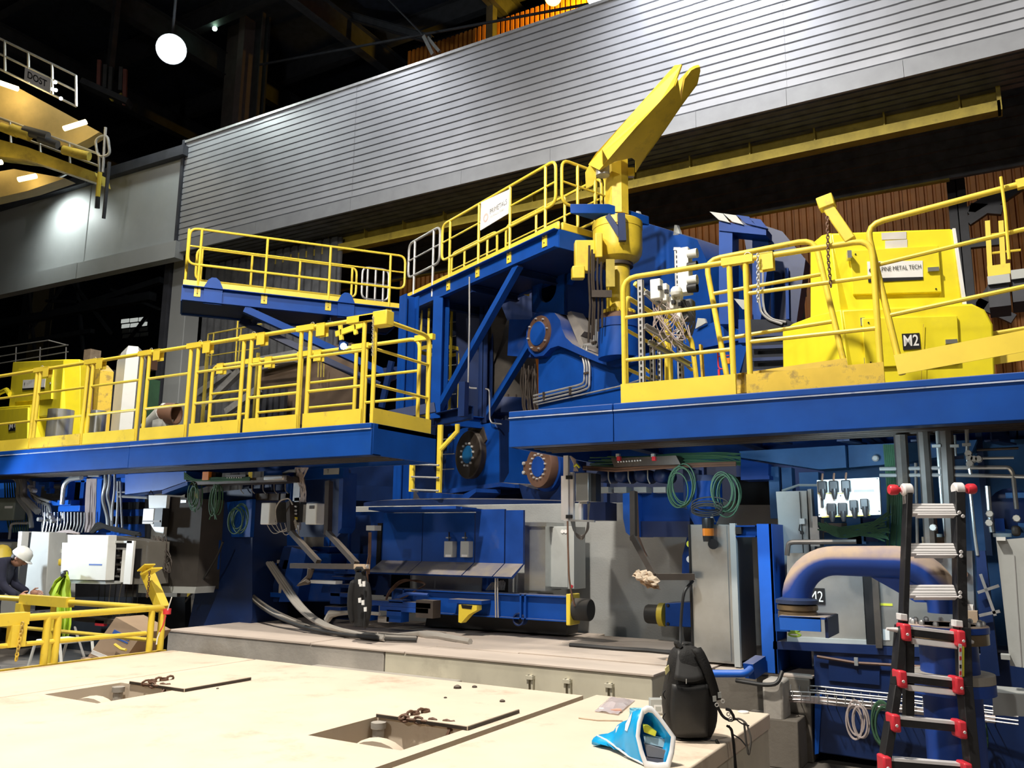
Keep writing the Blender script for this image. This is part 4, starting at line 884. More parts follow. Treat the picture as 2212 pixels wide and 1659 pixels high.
# steel cylinders, white slab and nozzle on the left platform
for px, r, y0, y1, s in ((128, 26, 886, 950, 'left'), (210, 16, 888, 950, 'right')):
    b = P(px, 930, Y=7.35); D = (b-EYE).dot(FW); z1 = zat(b.x, b.y, y0)
    tag(MB().lathe((b.x, b.y, 0), ZA, [(r*D/CF, ZP), (r*D/CF, z1), (r*.9*D/CF, z1+.004), (r*.88*D/CF, z1-.03), (0, z1-.03)], 28).build('steel_cylinder', STEEL), 'grey steel cylinder standing on the left platform, the %s one' % ('wide left' if s == 'left' else 'narrow right'), 'cylinder', 'steel cylinders on the left platform')
ws = thing('white_slab', 'tall white slab with chamfered top standing behind the left gate rails', 'slab', P(268, 930, Y=8.1))
a, b, c = P(238, 935, Y=8.3), P(256, 940, Y=7.95), P(285, 935, Y=8.1)
zt1, zt2, zt3 = zat(a.x, a.y, 760), zat(b.x, b.y, 738), zat(c.x, c.y, 748)
MB().prism([V((a.x, a.y, ZP)), V((b.x, b.y, ZP)), V((c.x, c.y, ZP)), V(((a.x+c.x)/2+.05, 8.5, ZP))], ZA*(zt3-ZP-.12)).build('slab_body', CABW, ws)
w5 = [V((a.x, a.y, zt3-.12)), V((b.x, b.y, zt3-.12)), V((c.x, c.y, zt3-.12)), V(((a.x+c.x)/2+.05, 8.5, zt3-.12))]; ce = (w5[0]+w5[1]+w5[2]+w5[3])/4
MB().add(w5+[ce+(p-ce)*.75+ZA*.13 for p in w5], [(3, 2, 1, 0), (4, 5, 6, 7), (0, 1, 5, 4), (1, 2, 6, 5), (2, 3, 7, 6), (3, 0, 4, 7)]).build('slab_cap', CABW, ws)
nz = thing('nozzle_duct', 'grey ribbed nozzle duct with brown open mouth lying on the left platform', 'duct', P(350, 915, Y=7.6))
MB().tube([P(314, 922, Y=7.5), P(330, 908, Y=7.5), P(352, 893, Y=7.5)], [.07, .085, .12], 14).build('duct_body', CABG, nz)
a, b = P(350, 893, Y=7.5), P(392, 895, Y=7.6); MB().lathe(a, (b-a), [(.1, -.02), (.15, .08), (.15, .22), (.13, .22), (.12, .05)], 16).build('nozzle_mouth', RUST, nz)
MB().lathe(P(354, 876, Y=7.5), ZA, [(.03, -.02), (.05, 0), (.03, .03)], 10).build('nozzle_knob', CABG, nz)
qn = P(352, 893, Y=7.5); MB().bx(qn.x-.1, qn.x+.1, 7.42, 7.6, ZP, qn.z-.08).build('support_block', CABG, nz)
cl = P(490, 912, Y=7.3)
tag(MB().lathe((cl.x, cl.y, ZP), ZA, [(.26, 0), (.24, .06), (.2, .1), (.1, .13), (0, .135)], 14).build('cloth_heap', TARP), 'low heap of pale pink cloth lying on the left platform', 'cloth')
bx_ = P(1690, 815, Y=7.2)
tag(MB().bx(bx_.x-.1, bx_.x+.3, 7.1, 7.4, ZP, ZP+.12).build('cardboard_box', CARD), 'brown cardboard box lying on the right platform behind the rail', 'box')
# ---- slotted steel stand with boxes, dome and signal head on the right platform
st = thing('slotted_stand', 'galvanised slotted channel stand carrying white junction boxes and cable clutter', 'stand', P(1390, 860, Y=7.25))
def slot(px, y0, y1, Y, wpx=12):
    b = P(px, (y0+y1)/2, Y=Y); D = (b-EYE).dot(FW); wd = wpx*D/CF; z1 = zat(b.x, b.y, y0)
    o = MB().bx(b.x-wd/2, b.x+wd/2, Y, Y+.004, ZP, z1).bx(b.x-wd/2, b.x-wd/2+.004, Y, Y+.04, ZP, z1).bx(b.x+wd/2-.004, b.x+wd/2, Y, Y+.04, ZP, z1).build('slotted_post', GALV, st)
    mb = MB(); k = ZP+.05
    while k < z1-.05: mb.bx(b.x-.008, b.x+.008, Y-.003, Y+.001, k, k+.03); k += .055
    mb.build('slots', HOLE, o, kind='stuff'); return b
slot(1384, 604, 860, 7.2, 13); slot(1408, 735, 860, 7.6, 11); slot(1424, 740, 860, 7.7, 9); slot(1466, 535, 860, 8.2, 13)
for (x0, y0, x1, y1, Y0, Y1) in ((1392, 632, 1480, 700, 7.2, 7.7), (1392, 705, 1500, 765, 7.2, 7.7), (1400, 740, 1490, 790, 7.3, 7.8)): MB().channel(P(x0, y0, Y=Y0), P(x1, y1, Y=Y1), 1, .03, .05, .005).build('arm_channel', GALV, st)
for (x0, y0, x1, y1, Y) in ((1404, 602, 1426, 645, 7.2), (1424, 612, 1440, 650, 7.25), (1438, 640, 1455, 668, 7.3), (1452, 628, 1470, 690, 7.35)):
    mb = MB(); qbox(mb, x0, y0, x1, y1, Y, .09); o = mb.build('junction_box', CABW, st, bevel=.008)
    a, b, c, e = qrect(x0, y0, x1, y1, Y); MB().bx(b-.02, b+.012, Y-.01, Y+.03, (c+e)/2-.015, (c+e)/2+.02).build('knob', BLACK, o)
dm = P(1461, 632, Y=7.3); DD = (dm-EYE).dot(FW)
MB().lathe(dm+ZA*.0, ZA, [(0, -.03), (.05, -.03), (.058, -.01), (.06, 0)], 20).lathe(dm, ZA, [(.055, 0), (.052, .03), (.035, .052), (0, .06)], 20).build('antenna_dome', CABW, st)
mb = MB(); qbox(mb, 1466, 645, 1495, 690, 7.4, .12); mb.build('dark_unit', mat('dark_grey_unit', (.06, .065, .065), .5), st, bevel=.02)
cb_ = MB()
for k in range(22):
    a = P(random.uniform(1410, 1470), random.uniform(645, 690), Y=7.25); b = P(random.uniform(1405, 1500), random.uniform(690, 740), Y=7.3); c = P(random.uniform(1405, 1490), random.uniform(670, 760), Y=7.35)
    cb_.tube([a, b, c], .005, 5, fil=.08)
cb_.build('cable_clutter', CABLEP, st, kind='stuff')
cb_ = MB()
for k in range(10): cb_.tube([P(1470+random.uniform(-10, 20), 650, Y=7.36), P(1500+random.uniform(-8, 8), 690, Y=7.36), P(1470+random.uniform(-15, 25), 725, Y=7.36)], .006, 5, fil=.1)
cb_.build('cable_clutter', CABLEB, st, kind='stuff')
sh_ = thing('signal_head', 'white signal box with two hooded lamps on a slotted post', 'signal', P(1480, 620, Y=8.0))
mb = MB(); qbox(mb, 1463, 534, 1487, 632, 8.0, .14); mb.build('signal_case', CABW, sh_, bevel=.006)
for y in (548, 575, 605, 622):
    c = P(1496, y, Y=8.02); MB().lathe(c-XA*.05, XA, [(.045, 0), (.05, .1), (.046, .1), (.04, .02), (0, .02)], 14).build('lamp_hood', CABW if y == 548 or y == 605 else BLACK, sh_)
MB().beam(P(1456, 538, Y=8.1), P(1470, 538, Y=8.1), .03, .03).build('bracket', GALV, sh_)
fr = thing('bent_yellow_rail', 'bent yellow tube rail behind the slotted stand', 'railing', P(1500, 850, Y=8.4))
MB().tube([P(1372, 612, Y=7.5), P(1420, 655, Y=7.8), P(1480, 718, Y=8.2), P(1494, 735, Y=8.3), P(1500, 780, Y=8.3), P(1508, 852, Y=8.3)], .026, 8, fil=.1).build('top_rail', YEL, fr)
MB().tube([P(1440, 690, Y=7.9), P(1440, 850, Y=7.9)], .022, 8).build('post', YEL, fr); MB().tube([P(1385, 790, Y=7.6), P(1445, 835, Y=7.9)], .016, 6).tube([P(1385, 700, Y=7.6), P(1495, 800, Y=8.2)], .016, 6).build('mid_rail', YEL, fr)
MB().beam(P(1514, 745, Y=8.35), P(1521, 852, Y=8.35), .07, .02).build('flat_post', YELD, fr)
rr = thing('red_tube_frame', 'small red tube frame with orange lever by the blue cover plate', 'frame', P(1575, 790, Y=8.6))
MB().tube([P(1560, 740, Y=8.6), P(1550, 755, Y=8.6), P(1552, 798, Y=8.6), P(1572, 796, Y=8.6)], .008, 6, fil=.05).tube([P(1551, 770, Y=8.6), P(1575, 768, Y=8.6)], .007, 6).build('tube_frame', RED, rr); qr = P(1553, 798, Y=8.6); MB().bx(qr.x-.01, qr.x+.01, 8.59, 8.61, ZP, qr.z).build('leg', RED, rr); MB().obx(P(1573, 780, Y=8.55), XA, YA, ZA, .02, .02, .03).build('lever', ORNG, rr)
# ---- blue cover frame behind the right rails, dark hose run, exit sign lamp
cf = thing('cover_frame', 'blue frame with slanted dusty roof flaps behind the right platform rails', 'frame', P(1600, 700, Y=10.4))
BF = lambda pts, Y=10.4: [P(x, y, Y=Y) for x, y in pts]
MB().prism(BF([(1553, 478), (1582, 481), (1582, 700), (1553, 700)]), YA*.3).build('frame_post', BLUE, cf)
MB().prism(BF([(1625, 505), (1660, 510), (1660, 560), (1642, 700), (1625, 700)], 10.6), YA*.3).build('frame_post', BLUE, cf)
MB().prism(BF([(1553, 478), (1655, 492), (1655, 508), (1553, 498)], 10.38), YA*.3).build('frame_beam', BLUED, cf)
for i, (x, y) in enumerate(((1533, 457), (1562, 461), (1590, 464), (1615, 470))): MB().prism(BF([(x, y), (x+28, y+4), (x+44, y+24), (x+20, y+18)], 10.35), YA*.05).build('roof_flap', CABG if i < 2 else BLUED, cf)
MB().prism(BF([(1600, 470), (1690, 500), (1740, 560), (1720, 700), (1640, 700)], 11.2), YA*.3).build('side_panel', BLUEDK, cf)
MB().prism(BF([(1595, 690), (1612, 690), (1612, 740), (1595, 740)], 10.0), YA*.2).build('frame_foot', BLUED, cf)
for x in (1668, 1700): MB().beam(P(x, 580, Y=11.15), P(x+2, 690, Y=11.15), .04, .04).build('rib', BLUE, cf)
hc = thing('conduit_run', 'two grey conduits bending down onto the dark shade block behind the right rails', 'conduit', P(1650, 700, Y=9.78))
for k, x in enumerate((1640, 1648)): MB().tube([P(x, 565, Y=9.78), P(x, 650, Y=9.78), P(x+4, 675, Y=9.78), P(x+20, 690, Y=9.78), P(x+50, 700-k*4, Y=9.78)], .014, 6, fil=.05).build('conduit', GALV, hc)
chain([P(1637, 548, Y=YP-.02), P(1637, 652, Y=YP-.02)], 'safety_chain', 'thin grey chain hanging from the ring pin on the right front rail', .035, .004, GALV)
tb9 = thing('shade_fill_block', 'dark blue block added to fill the shade behind the right platform', 'machine', V((-1, 10.4, 2.1)))
MB().bx(-4.9, 8, 10.3, 11.0, 0, 3.25).build('fill_beam', mat('shaded_blue_steel', (.006, .014, .05), .6, var=.2), tb9, bevel=.02)  # dark block added to cover the wall where only shade shows
for k in range(9): MB().bx(-4.6+k*1.3, -4.55+k*1.3, 10.2, 10.3, 2.1, 3.2).build('fill_rib', BLUEDK, tb9)
dk = thing('recess_shade_block', 'black block standing for the shaded recess behind the M2 front rails', 'machine', P(1680, 800, Y=9.8))
MB().prism(BF([(1612, 690), (1700, 690), (1780, 730), (1780, 860), (1590, 860), (1612, 755)], 9.8), YA*.4).build('block', mat('shadow_blue_steel', (.004, .008, .02), .7), dk)  # near-black colour stands for the shade in this recess
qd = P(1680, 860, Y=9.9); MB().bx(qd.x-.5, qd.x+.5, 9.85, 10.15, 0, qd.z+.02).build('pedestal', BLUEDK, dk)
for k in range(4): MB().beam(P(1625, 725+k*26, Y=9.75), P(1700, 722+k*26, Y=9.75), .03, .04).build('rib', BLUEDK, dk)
el = lamp('exit_green', (.5, 1, .5), 3)
es = thing('exit_lamp', 'small lit green exit lamp left of the M2 housing', 'lamp', P(1736, 605, Y=11.8))
mb = MB(); qbox(mb, 1722, 600, 1740, 640, 11.8, .06); mb.build('lamp_case', BLACK, es)
mb = MB(); qbox(mb, 1728, 622, 1738, 632, 11.78, .01); mb.build('lit_panel', el, es)
qe = P(1731, 640, Y=11.84); MB().bx(qe.x-.03, qe.x+.03, 11.82, 11.88, 0, qe.z+.05).build('lamp_post', DARK, es)
MB().lathe(P(1736, 608, Y=11.75), -YA, [(.05, 0), (.04, .03), (0, .04)], 12).build('lamp_bulb', lamp('exit_white', (1, 1, .9), 14), es)
# dark steel lattice at the right edge behind the rails
lt = thing('dark_lattice_tower', 'dark steel lattice column before the ochre wall at the right edge', 'column', P(2090, 600, Y=20))
MB().ibeam(V((P(2083, 600, Y=20).x, 20, 0)), V((P(2083, 600, Y=20).x, 20, P(2083, 380, Y=20).z)), .35, .35, .02, .03, up=YA).build('column_post', DARK, lt, smooth=False)
for a, b, c, e in ((2090, 480, 2230, 385), (2090, 460, 2170, 410), (2095, 450, 2165, 455), (2070, 530, 2160, 520), (2070, 730, 2160, 600), (2080, 640, 2190, 690)): MB().beam(P(a, b, Y=19.9), P(c, e, Y=19.9), .14, .2).build('lattice_bar', DARK, lt)
yl = thing('yellow_ladder_frame', 'yellow ladder frame with cage behind the right gate rail', 'ladder', P(2160, 590, Y=10.5))
for x in (2133, 2162): MB().beam(P(x, 478, Y=10.5), P(x+6, 590, Y=10.5), .05, .05).build('rail', YEL, yl)
for y in (508, 548): MB().tube([P(2133, y, Y=10.5), P(2205, y-8, Y=10.5)], .014, 6).build('rung', YEL, yl)
MB().prism([P(x, y, Y=10.45) for x, y in ((2132, 575), (2182, 568), (2183, 590), (2134, 598))], YA*.05).build('foot_plate', YEL, yl)
for i, (x0, y0, x1, y1) in enumerate(((2133, 594, 2182, 612), (2184, 580, 2240, 600))):
    mb = MB(); qbox(mb, x0, y0, x1, y1, 10.2, .6); o = mb.build('grey_hopper', CABG); tag(o, ('pale sheet metal hopper at the foot of the yellow ladder frame', 'pale sheet metal hopper cut by the right edge')[i], 'hopper')
    mb = MB(); qbox(mb, x0+2, y1, x1, y1+50, 10.25, .5); mb.build('hopper_body', DARK, o)
# ================================================================ BACKGROUND LEFT: dark bay under the grey wall, overhead crane
TBL = ['thick dark beam under the grey wall, the longest one', 'thin dark truss bar rising right at the far left', 'thin dark truss bar falling right beside it', 'level thin dark truss bar', 'dark beam sloping up towards the grey column', 'short dark bar beside the grey column', 'low dark beam above the background railing', 'right one of two upright dark truss bars', 'left one of two upright dark truss bars']
for i, (a, b, c, e, w_) in enumerate(((0, 700, 330, 640, .35), (60, 720, 150, 600, .12), (150, 600, 240, 720, .12), (100, 650, 230, 655, .12), (180, 660, 350, 605, .25), (240, 625, 345, 668, .1), (20, 745, 200, 715, .2), (165, 590, 180, 760, .12), (60, 610, 75, 760, .12))):
    tag(MB().beam(P(a, b, Y=22), P(c, e, Y=22), w_, w_).build('dark_truss_bar', DARK), TBL[i]+', in the unlit bay', 'beam', 'dark truss bars in the unlit bay under the grey wall')
fw = setting('window_1', P(290, 710, Y=30))
for k in range(4):
    for j in range(3):
        x0 = 262+j*19+k*1; y0 = 690+k*11-j*2
        struct(MB().prism([P(x, y, Y=30) for x, y in ((x0, y0), (x0+16, y0-2), (x0+15, y0+6), (x0-1, y0+8))], YA*.05), 'window_pane', lamp('daylit_pane', (.8, .85, .8), .5) if k < 2 else MATS['pale_grey_panel'], fw)
struct(MB().beam(P(252, 770, Y=30), P(320, 680, Y=30), .08, .3), 'window_frame', DARK, fw)
rb = thing('background_railing', 'grey railing in the dark bay behind the M1 housing', 'railing', P(80, 780, Y=12))
for k, (y0, y1, x1) in enumerate(((752, 735, 105), (772, 745, 147), (787, 760, 147))): MB().tube([P(-30, y0+3, Y=12), P(x1, y1, Y=12)]+([P(147, 746, Y=12.4)] if k == 0 else []), .015, 6).build('rail', GALV, rb)
for x in (35, 87, 143): MB().tube([P(x, 750, Y=12), P(x-2, 800, Y=12)], .015, 6).build('post', GALV, rb)
cb5 = thing('lit_cabinet_row', 'dim brown plant items behind the white slab', 'machine', P(230, 860, Y=13))
for (x0, y0, x1, y1, m_) in ((178, 755, 192, 830, TARP), (215, 800, 238, 860, DARK), (214, 862, 232, 900, CABG), (255, 760, 318, 800, RUST), (300, 820, 320, 900, CABLEG)): 
    mb = MB(); qbox(mb, x0, y0, x1, y1, 13, .3); mb.build('plant_box', m_, cb5)
qc = P(230, 860, Y=13.1); MB().bx(qc.x-.8, qc.x+1.2, 13.05, 13.25, 0, P(230, 860, Y=13.1).z).build('plinth', DARK, cb5)
lr = thing('distant_yellow_railing', 'thin yellow railing seen through the left platform gates', 'railing', P(520, 740, Y=13.5))
MB().tube([P(450, 722, Y=13.5), P(565, 700, Y=13.5)], .02, 6).tube([P(446, 770, Y=13.5), P(560, 752, Y=13.5)], .014, 6).build('rail', YELOLD, lr)
for x, y0 in ((450, 722), (462, 720), (515, 672), (521, 710)): MB().tube([P(x, y0, Y=13.5), P(x-7, 790, Y=13.5)], .02, 6).build('post', YELOLD if x != 515 else YEL, lr)
for x in (446, 556): q_ = P(x, 790, Y=13.5); MB().bx(q_.x-.03, q_.x+.03, 13.47, 13.53, 0, q_.z+.3).build('leg', YELOLD, lr)
# plant behind the left gates
bt2 = thing('grey_gantry', 'grey angled gantry legs and brown wall seen through the left platform gates', 'structure', P(600, 850, Y=14.5))
for a, b, c, e in ((430, 850, 500, 800), (440, 880, 520, 800), (430, 800, 640, 775), (490, 890, 560, 840)): MB().beam(P(a, b, Y=14), P(c, e, Y=14), .14, .16).build('gantry_leg', GALV, bt2)
for k in range(6): mb = MB(); qbox(mb, 540+k*13, 840, 549+k*13, 900, 14.2, .1); mb.build('gantry_slat', DARK, bt2)
MB().prism([P(x, y, Y=14.6) for x, y in ((560, 770), (760, 740), (770, 900), (560, 930))], YA*.2).build('brown_panel', mat('brown_sheet', (.16, .11, .075), .8), bt2)
MB().prism([P(x, y, Y=14.4) for x, y in ((560, 770), (690, 745), (690, 765), (560, 800))], YA*.2).build('pale_beam', GALV, bt2)
for x in (688, 694, 700): MB().tube([P(x, 780, Y=14.3), P(x-1, 815, Y=14.3)], .015, 6).build('thin_pipe', YELOLD, bt2)
q_ = P(660, 900, Y=14.7); MB().bx(q_.x-1, q_.x+1, 14.62, 14.8, 0, q_.z).build('base_wall', DARK, bt2)
hk = thing('crane_trolley', 'soiled yellow hook block and motor under the runway beam', 'hoist', P(640, 560, Y=16.4))
for (x0, y0, x1, y1, m_) in ((557, 525, 580, 560, CABG), (585, 520, 600, 560, GALV), (615, 545, 640, 610, YELOLD), (640, 580, 665, 615, YELOLD), (655, 528, 690, 560, YELOLD), (600, 575, 640, 590, YELOLD), (560, 560, 600, 575, PAPER)):
    mb = MB(); qbox(mb, x0, y0, x1, y1, 16.4, .3); mb.build('trolley_box', m_, hk, bevel=.04)
# lamp on the rail (small bright work light by the post)
wl = thing('small_work_lamp', 'small bright lamp shining behind the sixth left gate rail', 'lamp', P(742, 748, Y=7.76))
MB().lathe(P(742, 748, Y=7.7), FW*-1, [(.04, 0), (.035, .02), (0, .025)], 12).build('lamp_glass', lamp('work_lamp_glass', (.8, 1, .95), 30), wl); MB().obx(P(742, 748, Y=7.74), XA, YA, ZA, .05, .03, .05).build('lamp_arm', BLUEDK, wl)
yb_ = thing('yellow_lever_bracket', 'short yellow lever bracket above the small bright lamp', 'bracket', P(750, 715, Y=7.8))
MB().beam(P(738, 735, Y=7.8), P(738, 760, Y=7.8), .04, .04).build('bracket_post', BLUEDK, yb_)
for a, b, c, e in ((726, 722, 786, 700), (735, 700, 738, 735), (766, 698, 769, 722)): MB().beam(P(a, b, Y=7.8), P(c, e, Y=7.8), .03, .07 if e == 700 else .05).build('lever', YEL, yb_)
# overhead travelling crane at the top left, receding, with its sign
oc = thing('overhead_crane', 'lit yellow overhead travelling crane girder with walkways at the top left', 'crane', P(100, 300, D=24))
Dc = 24; Q = lambda x, y, d=0: P(x, y, D=Dc+d)
ocY = mat('crane_girder_cream', (.62, .47, .2), .6, var=.1)
MB().prism([Q(-60, 160), Q(40, 190), Q(215, 285), Q(190, 300), Q(150, 320), Q(-60, 250)], FW*.5).build('girder', ocY, oc)
MB().prism([Q(-60, 330, -.2), Q(60, 345, -.2), Q(210, 395, -.2), Q(205, 372, -.2), Q(60, 318, -.2), Q(-60, 285, -.2)], FW*.8).build('walkway_side', YELOLD, oc)
MB().prism([Q(-60, 380, -.3), Q(30, 365, -.3), Q(140, 385, -.3), Q(60, 412, -.3), Q(-60, 440, -.3)], FW*.6).build('lower_girder', ocY, oc)
def rail_run(pts, h, n_, nm, m_=GALV):
    for k in range(3): MB().tube([Q(x, y-h*(1-k*.5)) for x, y in pts], .035, 6).build('rail', m_, oc)
    for k in range(n_):
        f = k/(n_-1); x = pts[0][0]+(pts[-1][0]-pts[0][0])*f; y = pts[0][1]+(pts[-1][1]-pts[0][1])*f
        MB().tube([Q(x, y), Q(x-1, y-h)], .04, 6).build('post', m_, oc)
rail_run([(-40, 130), (165, 230)], 66, 5, 'a'); rail_run([(-40, 292), (215, 385)], 52, 5, 'b', GALV); 
MB().tube([Q(205, 300), Q(232, 290), Q(238, 335), Q(212, 340)], .04, 6, fil=.3, closed=True).build('end_loop', GALV, oc); MB().tube([Q(228, 275), Q(222, 372)], .04, 6).build('end_post', GALV, oc)
for (x, y, r, l, m_) in ((78, 288, 11, 26, DARK), (45, 285, 12, 20, YELOLD), (20, 280, 10, 18, YELOLD), (105, 305, 9, 20, DARK), (165, 330, 10, 28, YELOLD)): MB().cyl(Q(x-l, y-6, -.3), Q(x+l, y+8, -.3), r*Dc/CF, 12).build('drive_motor', m_, oc)
for (a, b, c, e, s) in ((138, 278, 186, 263, 9), (40, 388, 78, 380, 9), (-40, 165, 38, 192, 12), (-30, 355, 4, 350, 9)):
    MB().cyl(Q(a, b, -.7), Q(c, e, -.7), .07, 8).build('tube_lamp', lamp('warm_tube', (1, .78, .35), s), oc)
MB().tube([Q(216, 372, -.2), Q(211, 425, -.2)], .06, 6).build('hook_bar', YELC, oc); MB().tube([Q(211, 425, -.2), Q(210, 450, -.2)], .07, 6).build('hook_tip', BLACK, oc); MB().tube([Q(236, 350, 0), Q(224, 472, 0)], .05, 6).build('hanging_cable', DARK, oc)
point('crane_lamp', P(160, 286, D=23.4), 3, (1, .72, .3), .3); point('crane_lamp', P(20, 200, D=23.4), 14, (1, .75, .35), .3); point('crane_lamp', P(60, 392, D=23.2), 6, (1, .72, .3), .3)
sg = thing('bay_sign', 'grey lettered sign board on the overhead crane railing', 'sign', Q(80, 170, -.8))
s0, s1, s2, s3 = Q(52, 172, -.8), Q(108, 200, -.8), Q(110, 170, -.8), Q(54, 145, -.8)
MB().prism([s0, s1, s2, s3], FW*.03).build('sign_board', mat('sign_grey_glow', (.42, .4, .38), .6, emit=((.42, .4, .38), .12)), sg)  # board given a faint glow of its own to stay readable
rr_ = (s1-s0).normalized(); uu = (s3-s0).normalized()
text('DOST', mat('sign_letter_black', (.03, .03, .03), .6), sg, s0+rr_*.1+uu*.09-FW*.01, rr_, uu, (s3-s0).length*.55, 'lettering', (s1-s0).length*.74, bold=.02)
for i, (x, y) in enumerate(((120, 178), (114, 193), (121, 195), (132, 213))): MB().lathe(Q(x, y, -.5), -FW, [(.05, 0), (.05, .02)], 10).build('signal_lamp', lamp('white_signal', (1, 1, .95), 8), sg)
# second platform with pink posts further back
PKM = mat('dull_red_paint', (.2, .07, .065), .7)
pk = thing('distant_platform', 'dim distant platform with red railing posts under the roof', 'platform', P(230, 200, D=30))
for x, y0, y1 in ((215, 130, 195), (228, 140, 190), (240, 145, 195), (262, 145, 195), (271, 150, 228)): MB().beam(P(x, y0, D=30), P(x-2, y1, D=30), .12, .12).build('post', PKM if x in (215, 271) else DARK, pk)
q_ = P(232, 205, D=30.2); MB().bx(q_.x-.1, q_.x+.1, q_.y-.1, q_.y+.1, q_.z, 23).build('hanger', DARK, pk); MB().beam(P(180, 180, D=30), P(280, 225, D=30), .5, .2).build('floor_beam', DARK, pk); MB().prism([P(x, y, D=30) for x, y in ((235, 212), (262, 200), (262, 210), (240, 218))], FW*.1).build('deck', YELOLD, pk)
# ---- visible lamps under the roof
def bay_lamp(px, py, D, rpx, colr, s, label, pw):
    c = P(px, py, D=D); r = rpx*D/CF; d = (EYE-c).normalized()
    t = thing('high_bay_lamp', label, 'lamp', c)
    MB().lathe(c-d*.1, d, [(r*.3, -.5), (r*.5, -.3), (r*1.05, .0), (r*1.05, .06)], 24).build('reflector', DARK, t)
    MB().lathe(c, d, [(r, 0), (r*.8, r*.25), (0, r*.35)], 24).build('lamp_lens', lamp('lens_%d' % px, colr, s), t)
    MB().tube([c-d*.6, c-d*.6+ZA*3], .04, 6).build('hanger', DARK, t)
    if pw: point('bay_bulb', c+d*.6, pw, colr, .3)
bay_lamp(370, 106, 24, 30, (.9, 1, .95), 40, 'large round white high bay lamp glowing at the upper left', 500)
bay_lamp(464, 62, 34, 5, (.6, 1, .7), 20, 'tiny distant greenish roof lamp left of the column', 0)
bay_lamp(1195, -6, 20, 18, (1, .5, .05), 14, 'orange sodium lamp at the top edge above the canopy', 0)
bay_lamp(1285, -4, 19.5, 16, (.85, .9, 1), 30, 'bluish white lamp at the top edge beside the orange one', 0)
spot('sodium_light', P(1296, -12, Y=22.9), P(1256, 44, Y=24), 3200, (1, .55, .03), 105, .15, .9)
rc = thing('roof_bracket', 'pale bracket hanging under the roof beside a thin cable', 'bracket', P(935, 110, Y=20))
MB().beam(P(918, 80, Y=20), P(938, 120, Y=20), .2, .12).beam(P(925, 82, Y=20), P(950, 112, Y=20), .1, .1).build('bracket_arm', GALV, rc)
MB().tube([P(835, -5, Y=20), P(920, 82, Y=20)], .03, 6).build('cable', DARK, rc)
wf = thing('wall_flood_lamp', 'white flood lamp on a pipe bracket washing the grey wall', 'lamp', P(100, 415, Y=14.2))
fl_ = P(100, 405, Y=14.0)
MB().obx(fl_, XA, YA, ZA, .3, .12, .08).build('lamp_case', DARK, wf); MB().obx(fl_-ZA*.085, XA, YA, ZA, .26, .1, .01).build('lamp_glass', lamp('flood_glass', (.9, 1, .95), 25), wf)
MB().beam(fl_+XA*-1.6-ZA*.0, fl_+XA*1.2+ZA*.25, .06, .06).build('bracket_pipe', GALV, wf)
spot('wall_flood', fl_-ZA*.2-YA*.2, fl_+V((0, 1.2, -1.3)), 260, (.92, 1, .97), 130, .15, .9)
# ================================================================ BELOW THE PLATFORMS, CENTRE
def qb(x0, y0, x1, y1, Y, d, name, m, parent=None, bevel=0, **k):
    mb = MB(); qbox(mb, x0, y0, x1, y1, Y, d); return mb.build(name, m, parent, bevel=bevel, **k)
def QP(pts, Y): return [P(x, y, Y=Y) for x, y in pts]
def slabp(pts, Y, d, name, m, parent=None, **k): return MB().prism(QP(pts, Y), YA*d).build(name, m, parent, **k)
# blue skirt in front of the concrete wall
sk = thing('skirt_panel', 'blue sheet steel skirt with dusty sloping lower lip along the machine base', 'panel', (-6, 8.5, 1.3))
zs0 = P(900, 1212, Y=8.4).z; zs1 = P(900, 1104, Y=8.4).z; zl = P(900, 1237, Y=8.4).z
def sx(px, y=1170, Y=8.4): return P(px, y, Y=Y).x
for a, b, y1 in ((826, 912, 1108), (912, 1025, 1108), (1026, 1090, 1100), (1091, 1131, 1102)):
    x0, x1 = sx(a), sx(b); z1 = P((a+b)/2, y1, Y=8.4).z
    MB().bx(x0+.006, x1-.006, 8.4, 8.44, zs0, z1).build('panel_sheet', BLUED if a > 1000 else BLUE, sk)
    MB().hexa([(x0+.004, 8.14, zl), (x1-.004, 8.14, zl), (x1-.004, 8.18, zl-.02), (x0+.004, 8.18, zl-.02), (x0+.004, 8.4, zs0), (x1-.004, 8.4, zs0), (x1-.004, 8.44, zs0), (x0+.004, 8.44, zs0)]).build('dusty_lip', BLUED, sk)
x0, x1 = sx(745), sx(826); 
sq = [V((x0, 8.45, zl)), V((x1-.03, 8.45, zl)), V((x1-.03, 8.45, zs1)), V((x0, 8.45, zs1))]
ho = QP([(752, 1200), (800, 1200), (806, 1135), (800, 1128), (760, 1128), (748, 1136)], 8.45); hc_ = sum(ho, V((0, 0, 0)))/6
so = sqpts([sq[0], sq[1], sq[2], sq[3]], 6); hi_ = []
for p in so:
    dv = (p-hc_); k = min(.17/max(abs(dv.x), 1e-4), .24/max(abs(dv.z), 1e-4)); hi_.append(hc_+dv*min(k, .9))
MB().plate(so, hi_, YA*.03).build('panel_with_opening', BLUED, sk, smooth=False)
MB().bx(sq[0].x-.3, sq[1].x, 8.6, 8.64, zl-.3, zs1).build('back_panel', BLUEDK, sk)
slabp([(816, 1130), (825, 1130), (819, 1236), (811, 1236)], 8.43, .03, 'black_gap', HOLE, sk)
